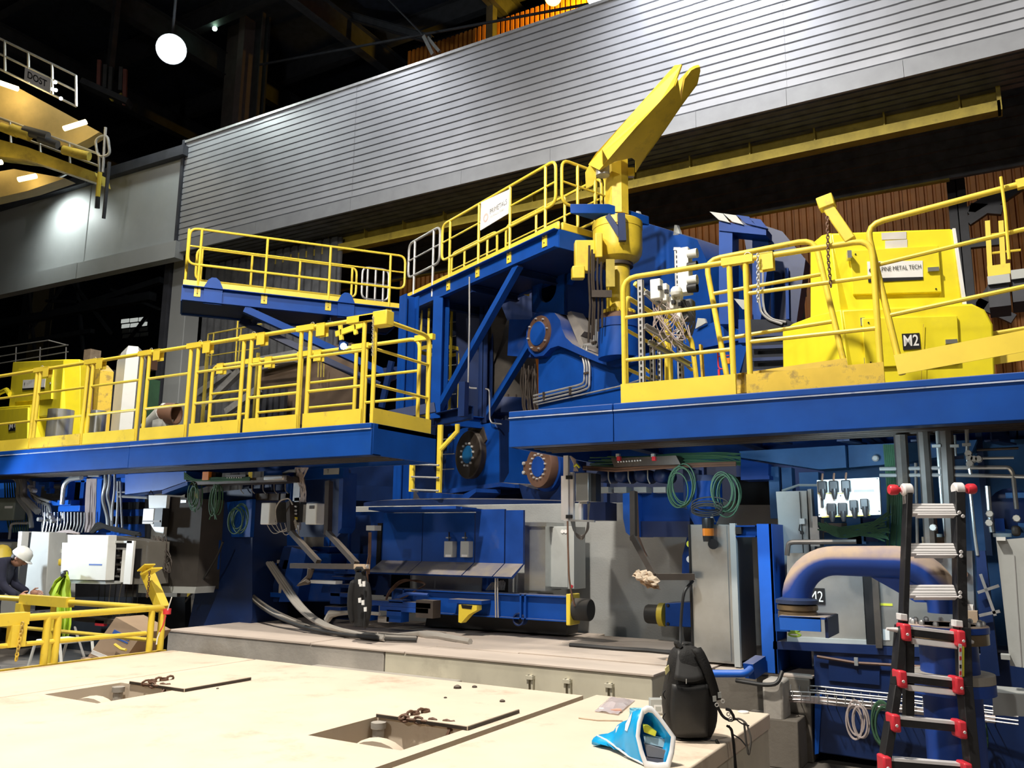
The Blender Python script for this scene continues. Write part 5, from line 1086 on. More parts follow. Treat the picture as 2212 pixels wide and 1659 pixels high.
# overhanging dusty hood above the skirt: throws the dark shade
zh = P(900, 1100, Y=7.75).z
hx0, hx1 = P(796, 1100, Y=7.75).x, P(985, 1100, Y=7.75).x
MB().prism([V((hx0, 7.75, zh)), V((hx1, 7.75, zh)), V((sx(1033)+.02, 8.5, zh-.01)), V((hx0-.3, 8.5, zh-.01))], ZA*.03).build('overhang_plate', BLUED, sk)
for k in range(4): qb(800+k*50, 1095, 848+k*50, 1099, 7.8+.02*k, .3, 'overhang_strip', BLUED, sk)
for x in (968, 1003): # two small grey boxes on the skirt
    o = thing('switch_box', 'small grey switch box on the blue skirt, the %s of two' % ('left' if x == 968 else 'right'), 'box', P(x, 1185, Y=8.3), 'switch boxes on the blue skirt')
    qb(x-9, 1169, x+9, 1204, 8.3, .1, 'box_body', CABG, o, bevel=.006); qb(x-6, 1198, x+6, 1203, 8.295, .01, 'white_tag', PAPER, o); qb(x-5, 1160, x+4, 1163, 8.37, .03, 'bracket', GALV, o)
    MB().tube([P(x+2, 1168, Y=8.36), P(x+2, 1150, Y=8.39)], .008, 6).build('conduit', BLACK, o)
# grey boxes and clutter beneath the skirt
ub = thing('undercarriage', 'grey ballast boxes and dark gaps under the blue skirt', 'machine', P(960, 1260, Y=8.7))
qb(885, 1238, 1042, 1282, 8.75, .4, 'ballast_box', CONCW, ub, bevel=.01); qb(1098, 1238, 1132, 1280, 8.7, .4, 'ballast_box', CONCW, ub); qb(1042, 1236, 1058, 1285, 8.72, .3, 'post', BLUE, ub); qb(830, 1225, 885, 1290, 8.9, .2, 'dark_gap', HOLE, ub); qb(1058, 1236, 1098, 1285, 8.9, .2, 'dark_gap', HOLE, ub)
mb = MB()
for k in range(14): mb.tube(QP([(1050+k*3, 1275), (1060+k*2.5, 1262-random.random()*10), (1075+random.random()*15, 1250+random.random()*20)], 8.6), .006, 5, fil=.05)
mb.build('cable_ends', HOSE, ub, kind='stuff')
mb = MB()
for k in range(3): mb.tube([P(830, 1310, Y=8.1), P(838, 1285-k*4, Y=8.2), P(868, 1255-k*3, Y=8.3), P(905, 1253+k*2, Y=8.4), P(922, 1262, Y=8.4), P(870, 1292, Y=8.1), P(850, 1296+k*3, Y=8.05)], .01, 6, fil=.15)
mb.build('cable_loop', RUST, ub, kind='stuff')
# rail beam with bumpers
YBm = 8.25; bm_ = thing('buffer_beam', 'blue travelling beam with yellow end flange and black rubber buffer', 'beam', P(1050, 1330, Y=YBm))
za, zb_ = P(1100, 1336, Y=YBm).z, P(1100, 1283, Y=YBm).z; xb0, xb1 = P(840, 1300, Y=YBm).x, P(1226, 1315, Y=YBm).x
MB().bx(xb0, xb1, YBm+.05, YBm+.07, za, zb_).bx(xb0, xb1, YBm, YBm+.2, zb_-.012, zb_).bx(xb0, xb1, YBm, YBm+.2, za, za+.012).build('channel', BLUE, bm_, smooth=False)
for px in (1124, 1134, 870): x = P(px, 1310, Y=YBm).x; MB().bx(x-.01, x+.01, YBm, YBm+.06, za, zb_).build('stiffener', BLUE, bm_)
xe = P(1233, 1315, Y=YBm); MB().bx(xb1, xb1+.05, YBm-.04, YBm+.2, za-.03, zb_+.03).build('end_flange', YEL, bm_, bevel=.01)
zc_ = (za+zb_)/2; MB().lathe((xb1+.05, YBm+.08, zc_), XA, [(.115, 0), (.115, .17), (.105, .185), (.0, .187)], 24).build('rubber_buffer', RUB, bm_)
hk_ = slabp([(991, 1306), (1030, 1308), (1030, 1318), (1012, 1328), (996, 1346), (990, 1344)], YBm-.18, .1, 'hook_tab', YEL, bm_); slabp([(996, 1306), (1020, 1308), (1018, 1316), (998, 1314)], YBm-.185, .01, 'hook_slot', HOLE, hk_)
qb(968, 1296, 1040, 1304, YBm-.15, .3, 'hook_plate', BLUED, bm_)
for px in (1070, 1075): MB().tube(QP([(px, 1240), (px, 1284), (px+1, 1334)], YBm-.02), .008, 6).build('strap', HOSE, bm_)
MB().plate(circ(P(1119, 1338, Y=YBm+.02), XA, ZA, .07, 16), circ(P(1119, 1338, Y=YBm+.02), XA, ZA, .055, 16), YA*.1).build('towing_eye', BLUEDK, bm_)
# black sheet beneath the beam
tag(slabp([(925, 1318), (1225, 1335), (1222, 1372), (918, 1352)], 8.6, .3, 'black_sheet', RUB), 'black sheet hanging below the blue buffer beam', 'skirt')
b2 = thing('buffer_beam', 'short blue beam end with yellow flange and black buffer facing left', 'beam', P(1470, 1330, Y=8.7))
slabp([(1437, 1303), (1505, 1300), (1505, 1356), (1437, 1352)], 8.7, .25, 'box_beam', BLUE, b2, bevel=.006)
c = P(1437, 1328, Y=8.82); MB().lathe(c, -XA, [(.12, 0), (.12, .06)], 20).build('end_flange', YEL, b2); MB().lathe(c-XA*.06, -XA, [(.1, 0), (.1, .13), (.09, .15), (0, .15)], 20).build('rubber_buffer', RUB, b2)
for x, y in ((1443, 1308), (1443, 1348)): MB().lathe(P(x, y, Y=8.7), -YA, [(.02, 0), (.015, .012), (0, .014)], 8).build('bolt', BLACK, b2)
# steel cabinets at the wall
c1_ = thing('steel_cabinet', 'narrow stainless cabinet beside the blue skirt at the concrete wall', 'cabinet', P(1155, 1270, Y=8.6))
qb(1133, 1136, 1178, 1276, 8.6, .4, 'cabinet_body', STEEL, c1_); qb(1132, 1128, 1180, 1137, 8.57, .44, 'cabinet_lid', STEEL, c1_)
c2_ = thing('grey_cabinet', 'pale grey wall cabinet with a red handled latch right of the stainless one', 'cabinet', P(1210, 1270, Y=8.75))
qb(1183, 1137, 1240, 1272, 8.75, .3, 'cabinet_body', CABG, c2_, bevel=.005); qb(1186, 1140, 1226, 1268, 8.735, .015, 'door', CABG, c2_); qb(1178, 1135, 1185, 1274, 8.77, .2, 'dark_gap', BLACK, c2_)
for x in (1215, 1222): MB().lathe(P(x, 1148, Y=8.73), -YA, [(.022, 0), (.022, .006)], 10).build('white_dot', PAPER, c2_)
MB().lathe(P(1235, 1267, Y=8.72), -YA, [(.02, 0), (.02, .02)], 8).build('red_latch', RED, c2_)
MB().tube(QP([(1226, 1120), (1227, 1180), (1229, 1250), (1236, 1290), (1242, 1310)], 8.2), .01, 6, fil=.1).build('hose', RUST, c2_)
# ---- hanging junction posts under the right platform's left corner
hp2 = thing('hanging_terminal_post', 'bright aluminium profile posts with cable straps hanging from the right platform corner', 'post', P(1228, 1120, Y=7.6))
for x0, x1, y0, y1, Y in ((1212, 1218, 1028, 1123, 7.62), (1217, 1227, 984, 1125, 7.58), (1231, 1238, 1020, 1122, 7.6), (1250, 1256, 1085, 1124, 7.62)): qb(x0, y0, x1, y1, Y, .04, 'profile', ALU, hp2)
for y in (1027, 1112): qb(1222, y, 1234, y+8, 7.56, .03, 'strap', BLACK, hp2)
MB().beam(P(1228, 1124, Y=7.6), P(1285, 1126, Y=7.6), .02, .02).build('bottom_bar', GALV, hp2)
mb = MB()
for k in range(8): mb.tube(QP([(1232+k*1.5, 985+k), (1240+random.random()*8, 1005), (1236+random.random()*14, 1018)], 7.55), .008, 5, fil=.05)
mb.build('cable_knot', CABLEP, hp2, kind='stuff')
mb = MB()
for k in range(5): mb.tube(QP([(1233+k*2, 1123), (1240+k, 1150+k*2), (1258, 1160+k*2), (1272-k, 1145), (1270+k, 1085)], 7.6), .007, 5, fil=.15)
mb.build('slack_cables', PIPED, hp2, kind='stuff')
MB().tube(QP([(1240, 1008), (1246, 1003), (1252, 1010)], 7.5), .012, 6).build('yellow_tie', LIME, hp2)
tb_ = thing('terminal_box', 'bright steel terminal box hanging under the right platform corner', 'box', P(1256, 1050, Y=7.5))
qb(1243, 1021, 1271, 1083, 7.5, .2, 'box_body', STEEL, tb_, bevel=.006); qb(1270, 1023, 1287, 1083, 7.56, .12, 'box_side', BLACK, tb_); qb(1252, 1083, 1268, 1088, 7.55, .06, 'gland_plate', STEEL, tb_)
# ---- blue hanging plates, pads, spotlights right of it
pn = thing('hanging_blue_frame', 'dark blue plates and boxes hanging below the right work platform', 'frame', P(1420, 1120, Y=8.6))
slabp([(1345, 1066), (1362, 1064), (1364, 1160), (1352, 1150), (1346, 1120)], 8.0, .6, 'side_plate', BLUEBR, pn); slabp([(1362, 1064), (1492, 1064), (1490, 1126), (1364, 1126)], 8.3, .2, 'front_plate', BLUE, pn)
slabp([(1364, 1126), (1490, 1126), (1490, 1160), (1366, 1160)], 8.25, .2, 'lower_plate', BLUEDK, pn); qb(1258, 1085, 1308, 1124, 8.4, .3, 'small_plate', BLUEDK, pn); qb(1476, 1010, 1490, 1100, 8.0, .2, 'post', BLUEDK, pn)
slabp([(1484, 1160), (1496, 1158), (1500, 1235), (1473, 1240), (1474, 1200)], 8.6, .3, 'blue_leg', BLUED, pn)
for x in (1302, 1341, 1384, 1426):
    c = P(x, 1027, Y=8.1); MB().lathe(c, -YA, [(.07, -.3), (.075, 0), (.06, .02), (.03, .03), (0, .03)], 18).build('round_motor', BLUEDK, pn)
    qb(x-15, 1052, x+12, 1064, 8.1, .15, 'pad', CABG, pn)
    if x > 1302: MB().tube(QP([(x-27, 1014), (x-27, 1035), (x-22, 1045)], 8.0), .007, 5, fil=.04).build('thin_pipe', HOSE, pn)
tr = thing('cable_tray', 'dark cable tray with terminal strip hanging under the right platform', 'tray', P(1400, 1005, Y=7.8))
MB().prism(QP([(1320, 990), (1460, 984), (1470, 1003), (1326, 1008)], 7.6), YA*.2).build('terminal_plate', PIPED, tr)
for k in range(9): MB().lathe(P(1336+k*6, 998-k*.4, Y=7.59), -YA, [(.008, 0), (.008, .012)], 6).build('terminal', PAPER, tr)
for x in (1336, 1412): qb(x-4, 986, x+3, 995, 7.55, .04, 'red_clip', RED, tr); qb(x-6, 980, x+1, 987, 7.56, .04, 'clip_foot', CABG, tr)
for y0, y1, r in ((1012, 1003, .012), (1017, 1008, .014)): MB().tube(QP([(1260, y0-4), (1330, y0), (1470, y1), (1590, y1-4)], 7.7), r, 6).build('tray_rail', RUST, tr)
mb = MB()
for k in range(18): y = 978+k*1.3; mb.tube(QP([(1270+random.random()*60, y+8), (1380, y+6+random.random()*4), (1480, y), (1560, y-3+random.random()*8), (1600, y+random.random()*10)], 7.75+random.random()*.1), .006, 5, fil=.2)
mb.build('tray_cables', CABLEG, tr, kind='stuff')
def coil(px, py, rx, ry, Y, n, name, label, m=CABLEG, tails=0, rad=.007, tilt=0):
    mb = MB(); c = P(px, py, Y=Y); D = (c-EYE).dot(FW)
    for k in range(n):
        f = random.uniform(.78, 1.08); o = V((random.uniform(-.03, .03), random.uniform(-.05, .05), random.uniform(-.04, .04)))
        mb.tube([c+o+XA*(rx*D/CF*f*cos(a*pi/12))+YA*(tilt*sin(a*pi/12))+ZA*(ry*D/CF*f*sin(a*pi/12)) for a in range(24)], rad, 5, closed=True)
    for k in range(tails): mb.tube([c+ZA*ry*D/CF+XA*random.uniform(-.03, .03), c+XA*random.uniform(-.1, .1), c-ZA*ry*D/CF*1.3+XA*random.uniform(-.1, .1)], rad, 5, fil=.1)
    return tag(mb.build(name, m), label, 'cable')
coil(1472, 1050, 26, 42, 7.65, 6, 'cable_coil', 'green cable coil hanging left of the round blue motor housing')
coil(1567, 1065, 28, 45, 7.6, 7, 'cable_coil', 'green cable coil hanging right of the round blue motor housing')
coil(1530, 1095, 40, 14, 7.55, 5, 'cable_coil', 'dark drooping cable loop under the blue motor housing', CABLEB)
mh = thing('motor_housing', 'round blue motor housing wrapped in green cables above the orange beacon', 'motor', P(1522, 1065, Y=7.8))
MB().lathe(P(1522, 1110, Y=7.9), ZA, [(.1, -.1), (.15, .0), (.17, .1), (.17, .3), (.1, .36)], 22).build('housing_body', BLUE, mh); qb(1490, 1015, 1510, 1085, 7.9, .1, 'bracket', BLUEDK, mh); qb(1518, 1100, 1540, 1128, 7.8, .15, 'terminal_case', GALV, mh)
# dark swinging arms (L shaped) with horizontal bar, right one holds a cloth
a1 = thing('swing_lever', 'dark rusty bent lever hanging at the right before the concrete wall', 'lever', P(1400, 1250, Y=7.3))
MB().beam(P(1368, 1062, Y=7.5), P(1369, 1168, Y=7.4), .05, .06, up=YA).beam(P(1368, 1160, Y=7.4), P(1415, 1245, Y=7.2), .05, .06, up=YA).build('lever_bar', RUSTD, a1); MB().beam(P(1374, 1062, Y=7.55), P(1378, 1165, Y=7.45), .02, .03, up=YA).beam(P(1378, 1160, Y=7.42), P(1396, 1205, Y=7.28), .02, .03, up=YA).build('inner_bar', RUST, a1)
MB().beam(P(1412, 1246, Y=7.2), P(1500, 1246, Y=7.35), .05, .055).build('cross_bar', RUSTD, a1)
random.seed(3); c = P(1398, 1251, Y=7.15); D = (c-EYE).dot(FW); mb = MB(); gr = []
for i in range(9):
    row = []
    for j in range(10):
        u, v_ = i/8-.5, j/9-.5; row.append(c+XA*(v_*62*D/CF*(1-abs(u)*.5))+ZA*(-(v_+.1)*18*D/CF+u*38*D/CF*(1-abs(v_)*.9)+random.uniform(-.012, .012))+YA*(random.uniform(-.05, .05)-.05*cos(u*6)))
    gr.append(row)
tag(mb.sheet(gr).build('crumpled_cloth', TARP, solid=.006, smooth=False), 'crumpled tan cloth draped on the tip of the right dark lever', 'cloth')
a2_ = thing('swing_lever', 'pair of dark rusty bent levers with cross bar hanging at the left centre', 'lever', P(740, 1215, Y=7.0))
MB().beam(P(711, 1040, Y=7.4), P(708, 1155, Y=7.3), .06, .07, up=YA).beam(P(708, 1150, Y=7.3), P(770, 1218, Y=7.0), .05, .06, up=YA).build('lever_bar', RUSTD, a2_)
MB().beam(P(627, 1085, Y=7.4), P(629, 1150, Y=7.3), .06, .08, up=YA).beam(P(628, 1148, Y=7.3), P(688, 1214, Y=7.1), .05, .06, up=YA).build('lever_bar', RUSTD, a2_)
MB().beam(P(630, 1222, Y=7.1), P(772, 1224, Y=6.95), .05, .055).build('cross_bar', RUSTD, a2_); qb(764, 1219, 788, 1229, 6.9, .08, 'pale_pad', TARP, a2_); MB().lathe(P(789, 1224, Y=6.93), XA, [(.02, 0), (.02, .03), (0, .03)], 8).build('pin', BOLT, a2_)
mb = MB(); mb.tube(QP([(672, 1228), (668, 1245), (650, 1262), (664, 1255), (668, 1260)], 7.05), [.04, .03, .05, .04, .02], 8).build('rag', RUSTD, a2_)
MB().tube(QP([(798, 1150), (797, 1200), (793, 1222), (794, 1262)], 7.6), .012, 6).tube(QP([(801, 1150), (800, 1200), (797, 1240)], 7.6), .01, 6).build('hose', RUST, a2_); qb(791, 1135, 809, 1146, 7.6, .12, 'hose_block', CABG, a2_)
# black jacket hanging from the cross bar
jk = thing('black_jacket', 'black jacket with white patches hanging from the dark cross bar', 'jacket', P(778, 1235, Y=6.95))
random.seed(5); mb = MB(); c0 = P(778, 1300, Y=6.93); D = (c0-EYE).dot(FW); s = D/CF; prof = [(1236, 12, 8), (1250, 17, 9), (1270, 20, 10), (1295, 22, 11), (1320, 23, 10), (1340, 21, 9), (1352, 18, 7)]; base = []
for y, rx, ry in prof:
    row = []
    for k in range(14):
        a = 2*pi*k/14; fold = 1+.16*sin(3*a+y*.05)+.1*sin(5*a); row.append(P(778, y, Y=6.93)+XA*rx*s*cos(a)*fold+YA*ry*s*sin(a)*fold)
    row.append(row[0]); base.append(row)
mb.sheet(base).build('jacket_body', BLACKF, jk, sub=1)
for sx_, pts in ((-1, [(764, 1250), (758, 1285), (757, 1320), (762, 1348)]), (1, [(790, 1252), (796, 1290), (795, 1325), (788, 1361)])):
    MB().tube([P(x, y, Y=6.9) for x, y in pts], [9*s, 9*s, 8*s, 6*s], 10).build('sleeve', BLACKF, jk, sub=1)
MB().tube(QP([(770, 1233), (774, 1228), (784, 1228), (787, 1234)], 6.92), .03, 8).build('collar', BLACKF, jk)
for x, y, h in ((776, 1252, 10), (785, 1256, 11), (778, 1262, 5), (776, 1292, 10), (783, 1297, 10), (788, 1312, 9)): slabp([(x-2.5, y), (x+3, y-1), (x+3, y+h), (x-2, y+h)], 6.80, .01, 'white_patch', PAPER, jk)
# ---- blue upright column plate with T plate, hanging junction boxes and cable bundle
tp = thing('hanger_column', 'blue hanger column and dark plate under the left platform near its corner', 'column', P(690, 1080, Y=7.9))
slabp([(640, 1018), (741, 1012), (738, 1150), (728, 1160), (640, 1160)], 8.0, .15, 'dark_plate', BLUEDK, tp); slabp([(733, 1022), (742, 1020), (738, 1140), (730, 1152)], 7.9, .25, 'edge_plate', BLUED, tp); qb(618, 1028, 630, 1085, 7.8, .12, 'post', BLUE, tp); slabp([(570, 1012), (742, 1006), (741, 1032), (640, 1036), (570, 1030)], 7.85, .1, 'top_channel', BLUE, tp)
o = qb(699, 1010, 732, 1025, 7.83, .01, 'label_plate', CABG, tp); text('T', TXTK, o if False else tp, P(706, 1022, Y=7.825), XA, ZA, .045, 'lettering')
jb = thing('junction_box', 'white junction boxes with black terminal blocks hanging on grey cables', 'box', P(622, 1110, Y=7.3))
qb(563, 1086, 582, 1133, 7.3, .14, 'box_body', CABW, jb, bevel=.01); qb(660, 1087, 683, 1133, 7.3, .14, 'box_body', CABW, jb, bevel=.01); qb(584, 1085, 648, 1128, 7.4, .1, 'terminal_block', BLACK, jb); qb(640, 1090, 662, 1128, 7.45, .04, 'back_plate', GALV, jb)
for k, y in enumerate((1094, 1103, 1110)): MB().lathe(P(640, y, Y=7.38), -YA, [(.014, 0), (.01, .02), (0, .02)], 8).build('gland', BOLT, jb); qb(618, y-2, 636, y+1, 7.39, .02, 'bus_bar', RUSTD, jb)
qb(626, 1117, 640, 1123, 7.38, .03, 'yellow_clip', YEL, jb); qb(668, 1092, 678, 1099, 7.29, .01, 'label', PIPED, jb)
MB().tube(QP([(598, 1130), (594, 1100), (605, 1080), (625, 1076), (632, 1090)], 7.28), .008, 6, fil=.1).build('hose', HOSE, jb)
mb = MB()
for k in range(12): mb.tube(QP([(638+k*2.5, 1010), (645+random.uniform(-6, 12), 1035), (655+random.uniform(-8, 8), 1055), (645+k*1.6, 1085), (640+k*1.5, 1125)], 7.5), .008, 5, fil=.1)
mb.build('cable_bundle', CABLEP, jb, kind='stuff')
MB().tube(QP([(612, 1023), (625, 1018), (640, 1017)], 7.5), .02, 8).build('bent_conduit', HOSE, jb)
mb = MB()
for k in range(8): mb.tube(QP([(575+k*10, 1130), (590+k*8, 1150+random.random()*10), (630+k*2, 1135+random.random()*12), (638, 1120)], 7.35), .005, 5, fil=.1)
mb.build('slack_wires', HOSE, jb, kind='stuff')
for y in (1012, 1075): qb(634, y, 648, y+70, 7.55, .03, 'slotted_post', GALV, jb)
# ---- dusty machine block at left centre
db = thing('dusty_drive_block', 'dusty blue drive machinery on the slab behind the hanging jacket', 'machine', P(650, 1320, Y=8.3))
slabp([(540, 1228), (748, 1225), (740, 1270), (720, 1300), (545, 1298)], 8.2, .6, 'gear_case', BLUED, db, bevel=.02)
qb(540, 1218, 745, 1230, 8.1, .8, 'case_flange', BLUED, db); qb(542, 1180, 712, 1196, 8.3, .4, 'cross_beam', BLUED, db); qb(544, 1140, 690, 1182, 8.7, .2, 'back_plate', BLUE, db)
slabp([(630, 1182), (662, 1190), (640, 1300), (602, 1300)], 8.0, .2, 'sloping_leg', BLUED, db); slabp([(612, 1182), (632, 1182), (600, 1300), (580, 1300)], 8.1, .1, 'leg_side', BLUEDK, db)
MB().lathe(P(677, 1182, Y=8.4), ZA, [(.13, 0), (.13, .2), (.11, .21), (0, .21)], 22).build('round_cap', CONCW, db); MB().lathe(P(588, 1212, Y=8.2), -YA, [(.1, -.1), (.1, .05), (.06, .06), (0, .06)], 18).build('bearing', RUB, db); qb(598, 1210, 632, 1225, 8.1, .1, 'pale_block', CONC, db)
slabp([(545, 1140), (568, 1140), (555, 1180), (540, 1180)], 8.3, .1, 'bracket', BLUED, db); qb(680, 1196, 715, 1225, 8.2, .3, 'side_box', BLUE, db); qb(560, 1280, 630, 1290, 8.05, .3, 'ledge', BLUE, db); qb(552, 1284, 600, 1330, 8.3, .3, 'foot', BLUEDK, db); qb(540, 1290, 760, 1345, 8.8, .4, 'base', BLUEDK, db)
slabp([(558, 1232), (566, 1235), (552, 1272), (545, 1268)], 8.05, .1, 'rib', CONCW, db); qb(602, 1264, 632, 1282, 8.0, .15, 'hose_socket', CONC, db)
for (x0, y0, x1, y1) in ((713, 1255, 735, 1305), (712, 1280, 760, 1290), (735, 1262, 765, 1270), (715, 1245, 760, 1252), (700, 1310, 735, 1330), (720, 1225, 770, 1240)): qb(x0, y0, x1, y1, 8.15, .25, 'linkage', BLUED, db, bevel=.01)
qb(665, 1254, 725, 1261, 7.9, .12, 'white_angle', PAPER, db)
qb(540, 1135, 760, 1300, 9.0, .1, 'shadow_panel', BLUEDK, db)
lk = thing('low_linkage_frame', 'low blue linkage frame and levers on the slab right of the hanging jacket', 'frame', P(870, 1330, Y=8.0))
for (x0, y0, x1, y1, m_) in ((800, 1300, 930, 1311, BLUED), (820, 1312, 925, 1322, BLUED), (835, 1318, 866, 1344, BLUE), (840, 1296, 870, 1302, BLUE), (898, 1297, 935, 1335, RUSTD), (770, 1308, 800, 1340, BLUE), (816, 1332, 840, 1345, CONC)): qb(x0, y0, x1, y1, 7.9, .15, 'link', m_, lk)
MB().tube(QP([(706, 1340), (715, 1326), (730, 1325), (770, 1322), (820, 1326)], 7.8), [.04, .05, .03, .02, .02], 8).build('hand_lever', HOSE, lk)
MB().tube(QP([(860, 1290), (880, 1282), (925, 1285)], 7.9), .02, 6).build('pipe', BLUE, lk)
# big pale hoses running down onto the slab
hs_ = thing('flexible_hose', 'twin pale hoses sagging from the dusty machine down onto the slab', 'hose', P(640, 1320, Y=7.6))
for k in range(3): MB().tube([P(578+k*5, 1216, Y=8.0), P(612+k*6, 1268, Y=7.8), P(636+k*6, 1305, Y=7.6), P(668+k*5, 1335, Y=7.4), P(710+k*4, 1356, Y=7.2), P(770, 1368+k, Z=ZT+.04), P(830, 1376+k*2, Z=ZT+.035)], .026, 8, fil=.25).build('hose', HOSE, hs_)
h2_ = thing('flexible_hose', 'dark hoses running from the blue machine leg across the slab', 'hose', P(600, 1350, Y=7.6))
for k in range(3): MB().tube([P(530, 1270+k*4, Y=7.9), P(560, 1300+k*4, Y=7.7), P(600, 1325+k*4, Y=7.5), P(660, 1350+k*3, Z=ZT+.06), P(740, 1364+k*3, Z=ZT+.04), P(830, 1372+k*4, Z=ZT+.035), P(900, 1378+k*2, Z=ZT+.03)], .024, 8, fil=.3).build('hose', HOSE if k == 1 else RUB, h2_)
# ---- big blue machine leg, dark cabinet back
lg = thing('machine_column', 'broad deep blue machine column with cable loops under the left platform', 'column', P(480, 1330, Y=7.7))
slabp([(438, 1065), (545, 1055), (545, 1335), (500, 1480), (380, 1480), (420, 1290)], 7.75, .6, 'leg_plate', BLUEDK, lg); slabp([(490, 1085), (545, 1078), (540, 1160), (500, 1160)], 7.7, .06, 'blue_plate', BLUE, lg); slabp([(270, 1025), (402, 1018), (402, 1040), (350, 1058), (270, 1068)], 7.3, .3, 'tapered_beam', BLUEBR, lg); slabp([(350, 1060), (405, 1040), (405, 1048), (350, 1068)], 7.25, .3, 'beam_flange', BLUE, lg)
for x in (432, 466, 478): MB().beam(P(x, 1090, Y=7.72), P(x-8, 1230, Y=7.72), .03, .03).build('rib', BLUE, lg)
ct = thing('cable_tray', 'dark cable tray with orange relay box under the left platform', 'tray', P(500, 1040, Y=7.4))
MB().prism(QP([(400, 1040), (620, 1028), (620, 1040), (405, 1048)], 7.3), YA*.3).build('tray_channel', PIPED, ct); qb(437, 1019, 450, 1037, 7.25, .1, 'orange_relay', ORNG, ct); qb(452, 1020, 466, 1036, 7.3, .1, 'relay', BLACK, ct); qb(488, 1026, 530, 1036, 7.28, .05, 'terminal_row', PIPED, ct); qb(568, 1026, 612, 1038, 7.25, .12, 'case', GALV, ct, bevel=.02)
for k in range(7): MB().lathe(P(492+k*5, 1032, Y=7.27), -YA, [(.008, 0), (.008, .012)], 6).build('terminal', PAPER, ct)
mb = MB()
for k in range(16): mb.tube(QP([(398, 1020+k), (412+random.random()*10, 1035+random.random()*6), (460+random.random()*20, 1040-random.random()*10), (540, 1038-random.random()*8)], 7.27), .006, 5, fil=.15)
mb.build('tray_cables', CABLEG, ct, kind='stuff')
for k in range(5): 
    qb(522+k*24, 1044, 540+k*24, 1062, 7.9, .2, 'dark_motor', BLUEDK, ct, bevel=.02); qb(510+k*24, 1066, 530+k*24, 1080, 7.8, .2, 'dark_pad', PIPED, ct); MB().tube(QP([(520+k*24, 1046), (520+k*24, 1060), (526+k*24, 1066)], 7.7), .006, 5, fil=.04).build('thin_pipe', HOSE, ct)
coil(418, 1072, 14, 26, 7.3, 5, 'cable_coil', 'green cable bundle hanging left under the left platform tray', tails=5)
coil(463, 1080, 12, 32, 7.3, 6, 'cable_coil', 'long green cable bundle hanging second from left under the tray', tails=3)
coil(516, 1120, 24, 30, 7.5, 6, 'cable_coil', 'round green cable coil on the deep blue machine leg')
MB_ = MB(); tag(MB_.tube(QP([(482, 1170), (470, 1200), (440, 1250), (420, 1275), (400, 1300)], 7.5), .014, 6, fil=.2).build('slack_cable', CABLEB), 'single dark cable sagging across the deep blue machine leg', 'cable')
dc = thing('dark_cabinet', 'tall dark brown cabinet side with white switch panel at its left edge', 'cabinet', P(390, 1280, Y=7.35))
slabp([(352, 1072), (438, 1078), (424, 1275), (348, 1270)], 7.4, .35, 'cabinet_side', mat('brown_grey_panel', (.055, .048, .042), .7, var=.2), dc); slabp([(335, 1266), (424, 1268), (420, 1282), (330, 1280)], 7.38, .3, 'cabinet_base', CABG, dc)
slabp([(321, 1070), (361, 1070), (352, 1160), (336, 1150), (322, 1128)], 7.3, .05, 'white_panel', CABW, dc); qb(308, 1098, 332, 1132, 7.2, .12, 'white_box', CABW, dc, bevel=.008); qb(333, 1098, 350, 1138, 7.2, .1, 'black_switch', BLACK, dc); qb(308, 1124, 345, 1128, 7.19, .01, 'grey_cable', PIPED, dc); qb(298, 1263, 320, 1281, 7.2, .02, 'label_plate', CABW, dc); qb(390, 1080, 402, 1086, 7.39, .02, 'handle', GALV, dc)
for x in (326, 357): MB().tube(QP([(x-4, 1066), (x, 1060), (x+4, 1066)], 7.3), .008, 5).build('lifting_eye', BLACK, dc)
mb = MB()
for k in range(26): mb.tube(QP([(330+random.uniform(-5, 30), 1155+random.random()*20), (345+random.uniform(-15, 30), 1200+random.random()*20), (340+random.uniform(-10, 30), 1240), (335+random.uniform(0, 30), 1190+random.random()*40)], 7.15+random.random()*.1), .007, 5, fil=.2)
tag(mb.build('cable_tangle', PIPED, kind='stuff'), 'tangle of dark brown cables before the dark cabinet side', 'cables')
# ---- lit bay at the left: blue plates, pipes, cabinets
lb = thing('valve_stand', 'bright blue valve stand plates and blocks in the lit bay under the left platform', 'machine', P(150, 1150, Y=7.9))
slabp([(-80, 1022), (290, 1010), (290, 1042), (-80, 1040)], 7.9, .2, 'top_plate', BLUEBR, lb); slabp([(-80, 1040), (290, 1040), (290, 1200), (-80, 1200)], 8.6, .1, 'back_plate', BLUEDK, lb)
slabp([(200, 1040), (225, 1035), (212, 1150), (200, 1150)], 7.8, .2, 'ribbed_post', BLUEBR, lb); slabp([(225, 1060), (300, 1060), (300, 1160), (230, 1160)], 8.2, .1, 'plate', BLUEBR, lb); qb(230, 1085, 300, 1100, 8.1, .1, 'dark_slot', HOLE, lb); qb(230, 1115, 300, 1132, 8.1, .1, 'dark_slot', HOLE, lb)
slabp([(-80, 1035), (40, 1035), (40, 1150), (-80, 1150)], 8.3, .1, 'plate', BLUEBR, lb); qb(110, 1080, 152, 1092, 7.6, .15, 'valve_block', BLUEBR, lb, bevel=.01); qb(125, 1092, 172, 1105, 7.6, .12, 'valve_block', BLUEBR, lb, bevel=.01); qb(130, 1035, 145, 1095, 7.8, .12, 'upright', BLUEBR, lb); qb(84, 1036, 135, 1046, 7.9, .1, 'crossbar', BLUEBR, lb); qb(148, 1042, 174, 1092, 8.0, .05, 'dark_window', HOLE, lb); qb(88, 1050, 130, 1085, 8.3, .05, 'dark_window', HOLE, lb); qb(172, 1038, 180, 1100, 7.9, .06, 'upright', BLUE, lb)
for k in range(4): qb(112, 1046+k*10, 131, 1049+k*10, 7.85, .03, 'rod', PIPEM, lb)
